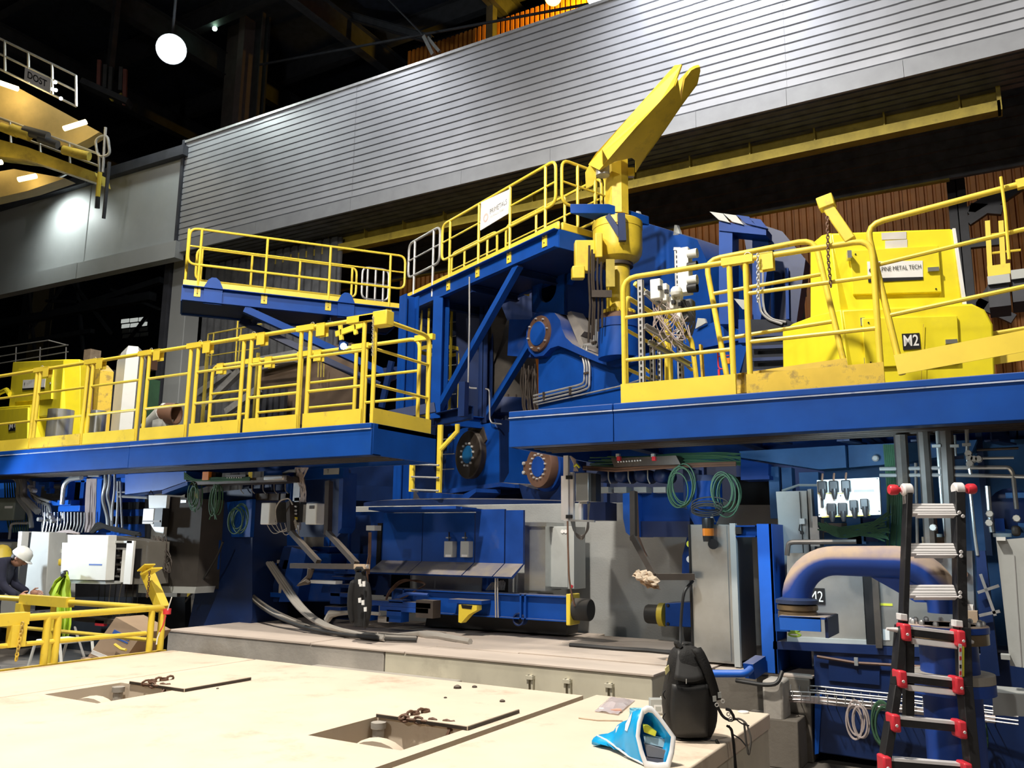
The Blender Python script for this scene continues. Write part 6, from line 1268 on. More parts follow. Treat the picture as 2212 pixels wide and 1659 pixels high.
for (x0, y0, x1, y1) in ((96, 1040, 106, 1060), (100, 1054, 108, 1066)): qb(x0, y0, x1, y1, 7.7, .08, 'small_valve', BLUEBR, lb, bevel=.01)
pp = thing('bright_pipe_run', 'bright bent hydraulic pipes in the lit bay under the left platform', 'pipes', P(60, 1100, Y=7.5))
for pts, r, m_ in (([(-60, 1030), (30, 1031), (40, 1040), (38, 1075), (66, 1110), (68, 1140)], .035, PIPEM), ([(20, 1026), (48, 1032), (52, 1050), (50, 1072), (82, 1105)], .05, GALV), ([(55, 1034), (70, 1040), (68, 1072), (80, 1082), (108, 1092), (110, 1130)], .025, PIPEM), ([(70, 1066), (85, 1076), (108, 1084)], .02, PIPEM), ([(134, 1090), (138, 1048), (150, 1035), (176, 1032)], .035, PIPEM), ([(20, 1165), (24, 1132), (34, 1130), (60, 1130)], .02, GALV), ([(92, 1150), (92, 1125), (136, 1122), (136, 1108)], .02, PIPEM), ([(228, 1020), (228, 1045), (222, 1070), (223, 1085), (232, 1115), (233, 1140)], .025, PIPEM), ([(238, 1020), (236, 1045), (231, 1070), (240, 1100), (241, 1140)], .025, PIPEM), ([(248, 1022), (248, 1060), (243, 1090), (242, 1125)], .018, GALV), ([(255, 1040), (254, 1100), (251, 1145)], .018, GALV), ([(260, 1040), (262, 1100), (264, 1140)], .014, GALV), ([(258, 1072), (320, 1075)], .022, PIPEM), ([(255, 1063), (330, 1064)], .014, PIPEM), ([(215, 1028), (90, 1028)], .016, PIPEM), ([(74, 1040), (73, 1070), (85, 1085)], .022, GALV)):
    MB().tube(QP(pts, 7.4+random.random()*.25), r, 8, fil=.1).build('pipe', m_, pp)
for k in range(13): MB().tube(QP([(96+k*7.2, 1106+abs(6-k)*.2), (96+k*7.2, 1128+random.random()*8), (92+k*7.0, 1150)], 7.5), .012, 6, fil=.04).build('small_pipe', PIPEM, pp)
for k in range(6): MB().tube(QP([(76+k*5, 1085), (78+k*5, 1110+random.random()*14)], 7.55), .01, 6).build('small_pipe', PIPEM, pp)
for x, y in ((70, 1052), (73, 1058), (78, 1060), (110, 1112), (116, 1118), (118, 1126), (90, 1122)): MB().lathe(P(x, y, Y=7.4), -YA, [(.035, 0), (.03, .06), (0, .06)], 8).build('fitting', BOLT, pp)
mb = MB()
for k in range(18): mb.tube(QP([(188+k*1.2, 1034), (187+k*1.2+random.uniform(-3, 3), 1080), (184+k*1.2, 1150)], 7.6), .009, 5, fil=.1)
tag(mb.build('vertical_cable_bundle', CABLEP, kind='stuff'), 'bundle of pale and copper cables dropping onto the grey cabinets', 'cables')
mb = MB()
for k in range(9): mb.tube(QP([(10+k*5, 1040), (12+k*6, 1100), (20+k*5, 1150)], 7.9), .012, 5, fil=.1)
tag(mb.build('green_cable_bundle', CABLEG, kind='stuff'), 'bundle of green cables at the far left of the lit bay', 'cables')
mb = MB()
for k in range(10): mb.tube(QP([(110+random.random()*20, 1152), (140+random.random()*15, 1145+random.random()*8), (160+random.random()*12, 1150+random.random()*5)], 7.2), .012, 5, fil=.06)
tag(mb.build('loose_cables', CABLEP, kind='stuff'), 'loose pinkish cables lying on top of the grey cabinets', 'cables')
mb = MB()
for k in range(12): mb.tube(QP([(195+random.random()*10, 1150), (205+random.random()*20, 1128+random.random()*10), (240+random.random()*20, 1140+random.random()*10), (290+random.random()*15, 1150+random.random()*10)], 7.1), .018, 6, fil=.1)
tag(mb.build('black_cables', CABLEB, kind='stuff'), 'thick black cables lying along the top of the open cabinet', 'cables')
gb = thing('grey_terminal_case', 'grey green terminal case on the wall of the lit bay, far left', 'box', P(5, 1100, Y=7.6)); qb(-40, 1075, 30, 1124, 7.6, .2, 'case_body', mat('grey_green_case', (.2, .23, .2), .6), gb, bevel=.02); qb(10, 1093, 26, 1098, 7.59, .02, 'label', PAPER, gb)
cb1 = thing('grey_cabinet', 'tall grey cabinet side next to the bending worker', 'cabinet', P(100, 1290, Y=6.95)); slabp([(68, 1148), (106, 1150), (98, 1300), (50, 1300)], 6.85, .25, 'cabinet_side', CABG, cb1, bevel=.008); slabp([(106, 1152), (135, 1156), (132, 1290), (98, 1300)], 7.05, .2, 'cabinet_recess', CABG, cb1); slabp([(44, 1150), (67, 1150), (64, 1200), (40, 1200)], 7.1, .2, 'dark_compartment', HOLE, cb1); slabp([(40, 1148), (48, 1148), (43, 1200), (36, 1200)], 7.0, .2, 'frame_edge', CABW, cb1); qb(110, 1186, 134, 1194, 7.03, .02, 'label_strip', CABW, cb1); MB().lathe(P(126, 1215, Y=7.03), -YA, [(.07, 0), (.06, .03), (0, .03)], 12).build('yellow_button', YEL, cb1)
cb2 = thing('white_cabinet', 'large bright white cabinet door with a small blue line of print', 'cabinet', P(182, 1262, Y=6.7)); slabp([(146, 1155), (234, 1156), (228, 1254), (130, 1252), (134, 1172), (146, 1172)], 6.7, .12, 'door', CABW, cb2, bevel=.006); slabp([(150, 1253), (228, 1256), (228, 1262), (148, 1260)], 6.72, .3, 'bottom_edge', CABG, cb2); text('RITTAL', TXTB, cb2, P(192, 1221, Y=6.695), XA, ZA, .045, 'lettering', P(220, 1221, Y=6.695).x-P(192, 1221, Y=6.695).x) if False else slabp([(192, 1218), (220, 1218.5), (220, 1221.5), (192, 1221)], 6.697, .003, 'blue_print_line', TXTB, cb2)
cb3 = thing('open_cabinet', 'open grey cabinet with dark wiring visible through its door frame', 'cabinet', P(275, 1260, Y=6.85)); slabp([(234, 1157), (322, 1170), (318, 1262), (228, 1262)], 6.95, .3, 'cabinet_body', mat('brown_grey_box', (.16, .15, .13), .6), cb3); qb(240, 1172, 272, 1256, 6.93, .02, 'dark_interior', HOLE, cb3); qb(270, 1168, 285, 1262, 6.8, .03, 'door_edge', CABW, cb3); qb(236, 1168, 285, 1173, 6.8, .03, 'frame_top', CABG, cb3); qb(262, 1184, 275, 1258, 6.85, .03, 'white_duct', CABW, cb3)
for k in range(14): qb(244+random.random()*16, 1178+k*5, 252+random.random()*14, 1182+k*5, 6.9, .03, 'wiring_block', (BLACK, GALV, PIPED)[k % 3], cb3)
qb(290, 1185, 304, 1248, 6.94, .01, 'oval_hatch', BLACK, cb3, bevel=.06)
cb4 = thing('grey_cabinet', 'pale cabinet with a yellow helmet before it at the left frame edge', 'cabinet', P(10, 1260, Y=7.3)); qb(-60, 1170, 40, 1330, 7.4, .3, 'cabinet_body', CABG, cb4); qb(-60, 1172, 22, 1182, 7.38, .02, 'white_edge', CABW, cb4)
tag(MB().lathe(P(3, 1196, Y=7.2), ZA, [(.17, -.06), (.16, -.03), (.135, 0), (.12, .07), (.07, .12), (0, .135)], 18).build('yellow_helmet', YEL), 'yellow safety helmet at the left frame edge behind the worker', 'helmet')
# dark lower background of lit bay, table and stools
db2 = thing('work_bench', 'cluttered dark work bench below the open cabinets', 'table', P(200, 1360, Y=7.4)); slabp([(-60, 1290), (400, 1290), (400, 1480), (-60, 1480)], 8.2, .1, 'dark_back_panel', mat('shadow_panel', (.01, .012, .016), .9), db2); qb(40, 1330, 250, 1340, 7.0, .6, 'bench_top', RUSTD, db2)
mb = MB()
for k in range(60): x = random.uniform(60, 240); p = P(x, 1326+random.uniform(-4, 4), Y=7.1+random.random()*.4); mb.obx(p, XA, YA, ZA, random.uniform(.01, .05), .03, random.uniform(.005, .03))
mb.build('small_parts', PIPED, db2, kind='stuff'); qb(205, 1340, 224, 1352, 7.0, .05, 'red_box', RED, db2)
for k in range(8): MB().tube(QP([(215+k*12, 1262), (212+k*12+random.uniform(-4, 4), 1290+random.random()*20), (210+k*12, 1330)], 7.2), .006, 5, fil=.1).build('hanging_cable', HOSE if k in (2, 4) else CABLEB, db2)
# white folding trestle and cardboard box
ts = thing('folding_trestle', 'white folding trestle stool behind the yellow guardrail', 'stool', P(145, 1440, Y=6.3)); zz = P(130, 1385, Y=6.3).z; tx0, tx1 = P(112, 1385, Y=6.3).x, P(165, 1385, Y=6.3).x
MB().bx(tx0, tx1, 6.1, 6.5, zz, zz+.03).build('seat', CABW, ts, bevel=.01)
for x, y, ex in ((tx0, 6.1, -.15), (tx1, 6.1, .15), (tx0, 6.5, -.15), (tx1, 6.5, .15)): MB().tube([(x, y, zz), (x+ex, y, 0)], .018, 6).build('leg', CABW, ts)
MB().tube([P(168, 1380, Y=6.3), P(162, 1355, Y=6.3), P(182, 1420, Y=6.3)], .015, 6).build('brace', GALV, ts)
bxn = thing('cardboard_box', 'tilted brown cardboard box with blue print behind the yellow guardrail', 'box', P(255, 1400, Y=6.0)); w4 = QP([(190, 1418), (265, 1430), (310, 1366), (250, 1333)], 6.1); MB().prism(w4, YA*.35).build('box_body', CARD, bxn); MB().prism(QP([(247, 1360), (281, 1377), (278, 1385), (242, 1368)], 6.095), YA*.004).build('blue_print', TXTB, bxn); MB().prism(QP([(240, 1371), (276, 1388), (275, 1391), (238, 1374)], 6.095), YA*.004).build('blue_print', TXTB, bxn); MB().prism(QP([(200, 1404), (248, 1424), (244, 1432), (196, 1412)], 6.095), YA*.004).build('paper_strip', PAPER, bxn)
tag(MB().bx(w4[0].x-.05, w4[2].x+.1, 6.05, 6.5, 0, min(p.z for p in w4)-.002).build('wooden_crate', CARD), 'low wooden crate under the tilted cardboard box', 'crate')
MB().tube(QP([(248, 1392), (262, 1402), (272, 1404)], 6.05), .015, 6).build('yellow_strap', YEL, bxn)
# hi-vis vest hanging on the white cabinet
hv = thing('hi_vis_vest', 'hi vis yellow green vest hanging from a hook under the white cabinet', 'vest', P(142, 1245, Y=6.6)); rows = []
for y, xl, xr in ((1240, 138, 147), (1255, 118, 152), (1280, 106, 153), (1310, 118, 154), (1345, 126, 153), (1380, 128, 146)):
    row = []
    for j in range(9): f = j/8; row.append(P(xl+(xr-xl)*f, y+6*sin(f*7), Y=6.55+.05*sin(f*14+y*.03)))
    rows.append(row)
MB().sheet(rows).build('vest_cloth', HIVIS, hv, solid=.012); MB().lathe(P(143, 1240, Y=6.55), -YA, [(.05, 0), (.04, .05), (0, .06)], 10).build('hook_clip', BLACK, hv)
# ================================================================ GUARDRAIL AT THE DECK'S LEFT EDGE
GR = thing('deck_guardrail', 'bright yellow guardrail along the left edge of the sandy deck', 'railing', (-7, 5, ZT))
zr_ = 1.04; xg = -7.02
MB().tube([(xg, 1.5, zr_), (xg, 5.47, zr_), (xg, 5.47, .1)], .03, 10, fil=.05).build('top_rail', YEL, GR)
MB().tube([(xg, 5.35, zr_-.02), (xg, 5.35, .1)], .03, 10).build('post', YEL, GR)
MB().tube([(xg, 1.5, .86), (xg, 5.3, .82)], .02, 8).build('mid_rail', YEL, GR)
for px in (100, 123): 
    y = 3; lo, hi = 1.0, 5.4
    for _ in range(40):
        m_ = (lo+hi)/2; q = V((xg, m_, .9))-EYE
        if 1106+CF*q.dot(RT)/q.dot(FW) < px: lo = m_
        else: hi = m_
    MB().tube([(xg, lo, zr_), (xg, lo, .1)], .03, 10).build('post', YEL, GR)
MB().bx(xg-.01, xg+.03, 0, 5.52, ZT-.16, ZT+.005).build('kick_plate', YELD, GR)
sl = P(25, 1342, X=xg); MB().bx(xg-.045, xg+.045, sl.y-.5, sl.y+.12, zr_-.05, zr_+.045).build('sleeve', YEL, GR); MB().bx(xg-.02, xg+.06, sl.y-.02, sl.y+.1, zr_-.22, zr_-.05).build('hook_plate', YEL, GR)
chain([(xg+.07, sl.y+.05, zr_-.03), (xg+.07, sl.y+.03, .72)], 'safety_chain', 'short yellowed chain hanging on the near yellow guardrail', .04, .006, YELD)
G2 = thing('deck_guardrail', 'yellow guardrail running left behind the deck corner', 'railing', (-9, 5.55, 0))
MB().tube([(-7.1, 5.56, 1.02), (-12, 5.56, 1.0)], .03, 10).build('top_rail', YEL, G2); MB().tube([(-7.15, 5.56, .72), (-12, 5.56, .7)], .02, 8).build('mid_rail', YEL, G2)
xp = P(86, 1290, Y=5.56).x; MB().bx(xp-.3, xp+.55, 5.51, 5.61, .96, 1.06).build('sleeve', YEL, G2); MB().bx(xp-.32, xp-.22, 5.49, 5.6, .84, .97).build('hook_plate', YEL, G2)
for x in (-7.15, -8.9): MB().tube([(x, 5.56, 1.02), (x, 5.56, 0)], .03, 10).build('post', YEL, G2)
lv = thing('rail_swing_arm', 'yellow swing arm with forked head raised on the deck corner rail', 'bracket', P(345, 1310, Y=5.5))
MB().beam(P(352, 1316, Y=5.5), P(316, 1232, Y=5.5), .1, .09, up=YA).build('arm', YEL, lv, bevel=.006); MB().beam(P(308, 1233, Y=5.46), P(324, 1219, Y=5.46), .012, .12, up=YA).beam(P(316, 1240, Y=5.38), P(339, 1227, Y=5.38), .014, .12, up=YA).build('head', YEL, lv)
chain([P(323, 1232, Y=5.33), P(322, 1252, Y=5.33), P(318, 1290, Y=5.35)], 'safety_chain', 'thin chain hanging from the forked yellow arm', .03, .004, RUST)
tp_ = thing('barrier_tape', 'red and white barrier tape tied round the deck corner post', 'tape', P(360, 1330, Y=5.42)); MB().lathe(P(361, 1322, Y=5.47)-ZA*.02, ZA, [(.036, 0), (.037, .05)], 12).build('tape_wrap', RED, tp_); MB().tube(QP([(358, 1330), (352, 1352), (345, 1365)], 5.38), .008, 4).build('tape_red', RED, tp_); MB().tube(QP([(345, 1365), (340, 1378), (338, 1392)], 5.38), .008, 4).build('tape_white', PAPER, tp_); MB().tube(QP([(371, 1290), (362, 1318)], 5.4), .006, 4).build('tape_white', PAPER, tp_)
# ================================================================ PERSON
def skin(name, pts, edges, radii, m, parent, sub=1, root=0):
    org = ORG[parent.name]; me = bpy.data.meshes.new(name); me.from_pydata([V(p)-org for p in pts], edges, []); me.materials.append(m)
    o = bpy.data.objects.new(name, me); COL.objects.link(o); o.parent = parent; ORG[o.name] = org
    md = o.modifiers.new('skin', 'SKIN'); md.use_smooth_shade = True
    if not me.skin_vertices: me.attributes if True else None
    bpy.context.view_layer.objects.active = o
    sv = me.skin_vertices[0].data if me.skin_vertices else None
    if sv is None: return o
    for i, r in enumerate(radii): sv[i].radius = r if isinstance(r, tuple) else (r, r); sv[i].use_root = (i == root)
    s_ = o.modifiers.new('sub', 'SUBSURF'); s_.levels = sub; s_.render_levels = sub
    return o
hd = P(42, 1206, D=11.0)                                    # centre of the head
fx = V((.75, .66, 0)).normalized(); sd = V((.66, -.75, 0))    # facing right and away, bent forwards
pel = V((hd.x, hd.y, .93))-fx*.3
pe = thing('person', 'bending worker in navy jacket and white safety helmet at the left frame edge', 'person', (pel.x, pel.y, 0))
ch = pel+fx*.12+ZA*.38; nk = hd-fx*.1-ZA*.1
shl, shr = ch+sd*.2+ZA*.05+fx*.03, ch-sd*.2+ZA*.05+fx*.03
pts = [pel, pel+fx*.09+ZA*.18, ch, nk, shl, shl+fx*.04-ZA*.28, shl+fx*.24-ZA*.42, shr, shr+fx*.04-ZA*.28, shr+fx*.24-ZA*.4,
       pel+sd*.1-ZA*.06, pel+sd*.12+fx*.06-ZA*.48, pel+sd*.12-fx*.02-ZA*.86, pel-sd*.1-ZA*.06, pel-sd*.12+fx*.06-ZA*.48, pel-sd*.12-fx*.02-ZA*.86]
def skin_person(name, pts, edges, rad, m, parent):
    import bmesh
    org = ORG[parent.name]; me = bpy.data.meshes.new(name); bm = bmesh.new(); lay = bm.verts.layers.skin.verify(); vs = []
    for p, r in zip(pts, rad): v = bm.verts.new(V(p)-org); v[lay].radius = r if isinstance(r, tuple) else (r, r); vs.append(v)
    vs[0][lay].use_root = True
    for a, b in edges: bm.edges.new((vs[a], vs[b]))
    bm.to_mesh(me); bm.free(); me.materials.append(m); o = bpy.data.objects.new(name, me); COL.objects.link(o); o.parent = parent; ORG[o.name] = org
    md = o.modifiers.new('skin', 'SKIN'); md.use_smooth_shade = True; s_ = o.modifiers.new('sub', 'SUBSURF'); s_.levels = 1; s_.render_levels = 2; return o
ED = [(0, 1), (1, 2), (2, 3), (2, 4), (4, 5), (5, 6), (2, 7), (7, 8), (8, 9), (0, 10), (10, 11), (11, 12), (0, 13), (13, 14), (14, 15)]
skin_person('body', pts, ED, [(.16, .13), (.17, .13), (.18, .14), .06, .085, .06, .045, .085, .06, .045, .1, .075, .06, .1, .075, .06], NAVY, pe)
def ell(c, ax, n=14, m_=10):
    mb = MB(); g = []
    for i in range(m_+1):
        t = pi*i/m_; g.append([c+ax[0]*(sin(t)*cos(2*pi*j/n))+ax[1]*(sin(t)*sin(2*pi*j/n))+ax[2]*cos(t) for j in range(n+1)])
    return mb.sheet(g)
fd = (fx*.8-ZA*.6).normalized(); hu = (ZA*.8+fx*.6).normalized(); hs2 = fd.cross(hu)
ell(hd, (fd*.095, hs2*.075, hu*.115)).build('head', SKIN, pe); ell(hd+fd*.098-hu*.01, (fd*.02, hs2*.015, hu*.025), 8, 6).build('nose', SKIN, pe)
for s in (1, -1): ell(hd+hs2*.077*s-fd*.005, (fd*.025, hs2*.012, hu*.034), 8, 6).build('ear', SKIN, pe); ell(hd+fd*.085+hs2*.03*s+hu*.015, (fd*.012, hs2*.013, hu*.008), 8, 6).build('eye', TXTK, pe)
ell(hd+fd*.085-hu*.05, (fd*.012, hs2*.025, hu*.006), 8, 6).build('mouth', RUST, pe); ell(hd-fd*.03+hu*.0, (fd*.075, hs2*.079, hu*.09)).build('hair', HAIR, pe)
MB().lathe(hd+hu*.03, hu, [(.118, -.01), (.128, 0), (.122, .03), (.108, .085), (.07, .122), (0, .135)], 20).build('safety_helmet', CABW, pe); slab_ = ell(hd+hu*.03+fd*.11, (fd*.06, hs2*.09, hu*.012), 12, 6).build('helmet_peak', CABW, pe)
for s, i in ((1, 6), (-1, 9)):
    h0 = pts[i]; ell(h0+fx*.07, (fx*.055, sd*.02, ZA*.04), 10, 8).build('hand', SKIN, pe)
    for k, L_ in enumerate((.062, .07, .066, .052)): z = (1.5-k)*.019; MB().tube([h0+fx*.11+ZA*z, h0+fx*(.11+L_*.6)+ZA*(z-.01), h0+fx*(.11+L_)+ZA*(z-.03)], [.0095, .009, .007], 6).build('finger', SKIN, pe)
    MB().tube([h0+fx*.05+ZA*.03, h0+fx*.08+ZA*.055-sd*.01*s, h0+fx*.115+ZA*.06-sd*.02*s], [.011, .01, .008], 6).build('thumb', SKIN, pe)
for i in (12, 15): ell(pts[i]+fx*.06-ZA*.03, (fx*.14, sd*.05, ZA*.045), 10, 8).build('boot', BLACK, pe)
# ================================================================ RIGHT SIDE BELOW THE PLATFORM
YK = 7.45
k1 = thing('steel_cabinet', 'tall brushed stainless cabinet with orange beacon standing on the slab', 'cabinet', P(1550, 1430, Y=YK)); x0, x1 = P(1494, 1280, Y=YK).x, P(1590, 1280, Y=YK).x; z0, z1 = ZT+.03, P(1545, 1133, Y=YK).z
MB().bx(x0, x1-.03, YK, YK+.55, z0, z1).build('cabinet_body', STEEL, k1, bevel=.004); MB().bx(x0+.02, x1-.06, YK-.015, YK, z0+.02, z1-.01).build('door', STEEL, k1); MB().bx(x1-.03, x1+.02, YK-.02, YK+.03, z0-.02, z1+.01).build('edge_profile', CABG, k1); MB().bx(x0-.01, x0+.005, YK-.02, YK+.02, z0, z1).build('edge_seam', BLACK, k1); MB().bx(x1, x1+.01, YK+.05, YK+.55, z0+.02, z1-.02).build('dark_side', mat('smoky_steel_side', (.2, .19, .17), .4, metal=.5), k1); MB().bx(x1-.02, x1-.005, YK+.0, YK+.56, ZT, z0).bx(x0+.03, x0+.05, YK, YK+.5, ZT, z0).build('foot', BLACK, k1)
for y in (1175, 1208): MB().lathe(P(1491, y, Y=YK+.1), -YA, [(.03, 0), (.03, .02), (0, .02)], 12).build('yellow_knob' if y == 1175 else 'white_knob', LIME if y == 1175 else PAPER, k1)
bc = P(1530, 1150, Y=YK-.08); be = thing('warning_beacon', 'black and orange warning beacon on the stainless cabinet corner', 'beacon', bc); MB().lathe(bc, ZA, [(.05, -.03), (.05, .035)], 18).build('orange_lens', ORNG, be); MB().lathe(bc, ZA, [(.052, .035), (.052, .11), (.045, .125), (0, .128)], 18).build('black_cap', BLACK, be); MB().lathe(bc-ZA*.06, ZA, [(.045, -.02), (.05, .03)], 18).build('base_ring', BLACK, be); MB().lathe(bc-ZA*.1+XA*.04, V((.3, -.9, 0)), [(.045, -.03), (.045, .03)], 18).build('swivel_foot', BLACK, be)
tag(MB().tube([P(1497, 1255, Y=7.4), P(1478, 1275, Y=7.3), P(1473, 1310, Y=7.3), P(1470, 1360, Y=7.3), P(1470, 1395, Y=7.2)], .013, 8, fil=.15).build('black_cable', CABLEB), 'black cable hanging left of the stainless cabinet down behind the backpack', 'cable')
f1 = thing('blue_frame_post', 'bright blue I section frame post right of the stainless cabinet', 'post', P(1665, 1450, Y=7.35)); zA, zB = P(1670, 1452, Y=7.35).z, P(1660, 1132, Y=7.35).z; xa_, xb_ = P(1641, 1290, Y=7.3).x, P(1700, 1290, Y=7.6).x
MB().bx(xa_, xa_+.12, 7.3, 7.32, zA, zB).build('front_flange', BLUEBR, f1); MB().bx(xa_+.1, xa_+.125, 7.3, 7.75, zA, zB).build('web', BLUE, f1); MB().bx(xa_+.1, xa_+.3, 7.73, 7.75, zA, zB).build('back_flange', BLUE, f1); MB().channel((x1+.02, 7.5, zB-.06), (xa_, 7.4, zB-.06), 1, .06, .1).build('top_arm', BLUE, f1, smooth=False); MB().obx(P(1597, 1146, Y=7.45), XA, YA, ZA, .025, .03, .03).build('clamp', BLACK, f1)
MB().tube([P(1540, 1455, Y=7.0), P(1612, 1455, Y=7.0), P(1622, 1445, Y=7.1)], .03, 10, fil=.05).build('foot_pipe', BLUEBR, f1); MB().beam(P(1618, 1450, Y=7.1), P(1645, 1432, Y=7.3), .09, .12).build('foot_arm', BLUE, f1)
# blue backplates and tapered beam above, between platform and cabinets
bl = thing('back_frame', 'pale lit blue tapered beam and posts below the right platform', 'frame', P(1850, 1000, Y=8.4)); LB = mat('pale_lit_blue_paint', (.03, .13, .34), .5, var=.2, wear=.3, wearcol=(.08, .2, .35), wscale=3)  # blue paint paled to stand for the work lamp's light
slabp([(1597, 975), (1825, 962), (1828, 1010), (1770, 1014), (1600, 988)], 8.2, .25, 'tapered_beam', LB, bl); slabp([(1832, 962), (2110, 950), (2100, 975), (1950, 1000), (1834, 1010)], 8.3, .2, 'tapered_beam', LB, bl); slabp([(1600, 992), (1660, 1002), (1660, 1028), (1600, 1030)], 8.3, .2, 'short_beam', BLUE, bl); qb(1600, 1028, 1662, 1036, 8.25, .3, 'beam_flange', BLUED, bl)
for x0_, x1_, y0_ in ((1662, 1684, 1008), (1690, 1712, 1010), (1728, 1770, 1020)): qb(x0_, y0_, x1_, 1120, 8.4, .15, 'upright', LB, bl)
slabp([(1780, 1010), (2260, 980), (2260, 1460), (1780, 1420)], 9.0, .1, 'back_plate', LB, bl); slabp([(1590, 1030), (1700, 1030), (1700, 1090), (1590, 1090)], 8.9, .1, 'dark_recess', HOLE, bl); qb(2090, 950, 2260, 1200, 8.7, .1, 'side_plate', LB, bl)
for x, y in ((1891, 990), (1953, 988)): MB().lathe(P(x, y, Y=8.15), -YA, [(.03, 0), (.02, .02), (0, .022)], 10).build('bright_bolt', PAPER, bl)
for x in (1995, 2118): qb(x, 930, x+14, 1200, 8.6, .1, 'dark_post', BLUEDK, bl)
for k in range(4): MB().ibeam(P(1660+k*160, 935, Y=7.4+k*.1), P(1660+k*160+40, 945, Y=8.6), .1, .14).build('hanger_beam', BLUEDK, bl, smooth=False)
# pipes right
rp2 = thing('dark_pipe_run', 'dark brown vertical pipes and thin steel rods behind the ladder', 'pipes', P(2020, 1000, Y=7.0))
for pts, r, m_ in (([(1993, 920), (2003, 1060), (2012, 1200)], .045, PIPED), ([(2042, 920), (2050, 1060), (2058, 1200)], .05, PIPED), ([(1945, 940), (1952, 1050)], .05, PIPED), ([(2024, 930), (2027, 980), (2035, 1085), (2045, 1170)], .013, PIPEM), ([(2062, 940), (2064, 985)], .01, PIPEM), ([(2088, 925), (2090, 990), (2097, 1025)], .014, PIPEM), ([(2096, 1060), (2106, 1160), (2112, 1200)], .012, PIPEM), ([(1900, 1027), (2060, 1026), (2220, 1030)], .015, PIPEM), ([(1900, 1013), (2100, 1010), (2180, 1010), (2188, 1022), (2196, 1100)], .016, PIPEM), ([(2110, 972), (2200, 968)], .01, PIPED), ([(2120, 990), (2190, 989)], .01, PIPEM), ([(2133, 1050), (2138, 1110), (2143, 1150)], .018, PIPEM), ([(1700, 1200), (1703, 1174), (1712, 1171), (1850, 1170)], .02, PIPED), ([(1978, 1000), (1982, 1180)], .012, PIPED)):
    MB().tube(QP(pts, 7.2), r, 8, fil=.06).build('pipe', m_, rp2)
for x, y in ((2023, 963), (2062, 963), (2088, 960)): qb(x-10, y-3, x+9, y+3, 7.15, .04, 'pipe_clamp', CABG, rp2)
for x, y in ((2092, 980), (2095, 990), (2104, 992), (2114, 992), (2095, 1002), (2138, 1110), (2137, 1130), (2196, 1120), (2016, 1140)): MB().lathe(P(x, y, Y=7.12), -YA, [(.028, 0), (.022, .05), (0, .05)], 8).build('fitting', CABG, rp2)
vl = thing('valve_unit', 'dim blue hand wheel and valve blocks at the right edge behind the ladder', 'valve', P(2170, 1130, Y=7.6))
qb(2172, 1064, 2230, 1076, 7.6, .2, 'plate', LB, vl); MB().lathe(P(2185, 1100, Y=7.7), -YA, [(.16, 0), (.16, .06), (.1, .08), (0, .08)], 20).build('wheel_housing', BLUEDK, vl); qb(2145, 1152, 2185, 1160, 7.5, .15, 'valve_plate', CABG, vl); qb(2185, 1135, 2205, 1158, 7.5, .12, 'valve_body', PIPED, vl, bevel=.02); qb(2150, 1120, 2170, 1148, 7.6, .1, 'valve_block', BLUE, vl); qb(2200, 1130, 2230, 1150, 7.6, .1, 'valve_block', LB, vl)
cx = thing('cardboard_box', 'flat brown box sitting on the grey cabinet behind the ladder top', 'box', P(2035, 1175, Y=7.3)); qb(1992, 1160, 2070, 1195, 7.3, .3, 'box_body', CARD, cx); qb(2005, 1153, 2035, 1160, 7.4, .12, 'pale_plate', CABG, cx); MB().cyl(P(2018, 1155, Y=7.45), P(2015, 1120, Y=7.45), .03, 10).build('red_valve_stem', RUST, cx)
# socket panel
sp_ = thing('socket_panel', 'bright pale panel with seven black plug sockets', 'panel', P(1835, 1075, Y=7.0)); q = QP([(1768, 1117), (1903, 1112), (1899, 1031), (1764, 1037)], 7.0); MB().prism(q, YA*.02).build('panel_plate', CABW, sp_, bevel=.004); MB().prism([p+YA*.022 for p in QP([(1772, 1115), (1900, 1110), (1896, 1035), (1768, 1040)], 7.0)], YA*.12).build('panel_box', CABG, sp_)
for i, (x, y, s) in enumerate(((1777, 1052, 1), (1802, 1051, 1), (1828, 1050, 1), (1797, 1100, 1), (1821, 1099, 1), (1845, 1092, .9), (1868, 1089, .9))):
    so_ = MB().obx(P(x, y, Y=6.98), XA, YA, ZA, .033*s, .035, .045*s).build('socket', BLACK, sp_, bevel=.008); MB().lathe(P(x, y+2, Y=6.95)-ZA*.03, -ZA, [(.02, -.02), (.022, .02), (.012, .06)], 10).build('plug', BLACK, so_)
    if i < 3: MB().tube([P(x, y-8, Y=6.96), P(x-1, y-18, Y=6.96), P(x, y-28, Y=7.0)], .008, 6).build('lead', RUST, so_)
qb(1844, 1057, 1888, 1063, 6.995, .006, 'label_strip', mat('grey_red_label', (.3, .26, .3), .6), sp_); qb(1766, 1065, 1832, 1066.5, 6.994, .006, 'din_rail', YELOLD, sp_); qb(1773, 1076, 1778, 1096, 6.97, .03, 'tall_plug', BLACK, sp_); MB().beam(P(1775, 1117, Y=6.99), P(1880, 1113, Y=6.99), .02, .008).build('din_rail', YELOLD, sp_)
for x, y in ((1770, 1112), (1895, 1034), (1899, 1104), (1816, 1071)): MB().lathe(P(x, y, Y=6.998), -YA, [(.006, 0), (.006, .004)], 8).build('screw', BLACK, sp_)
w3 = thing('wiring_shelf', 'dark wiring and blue blocks in the gap under the socket panel', 'machine', P(1840, 1150, Y=7.5))
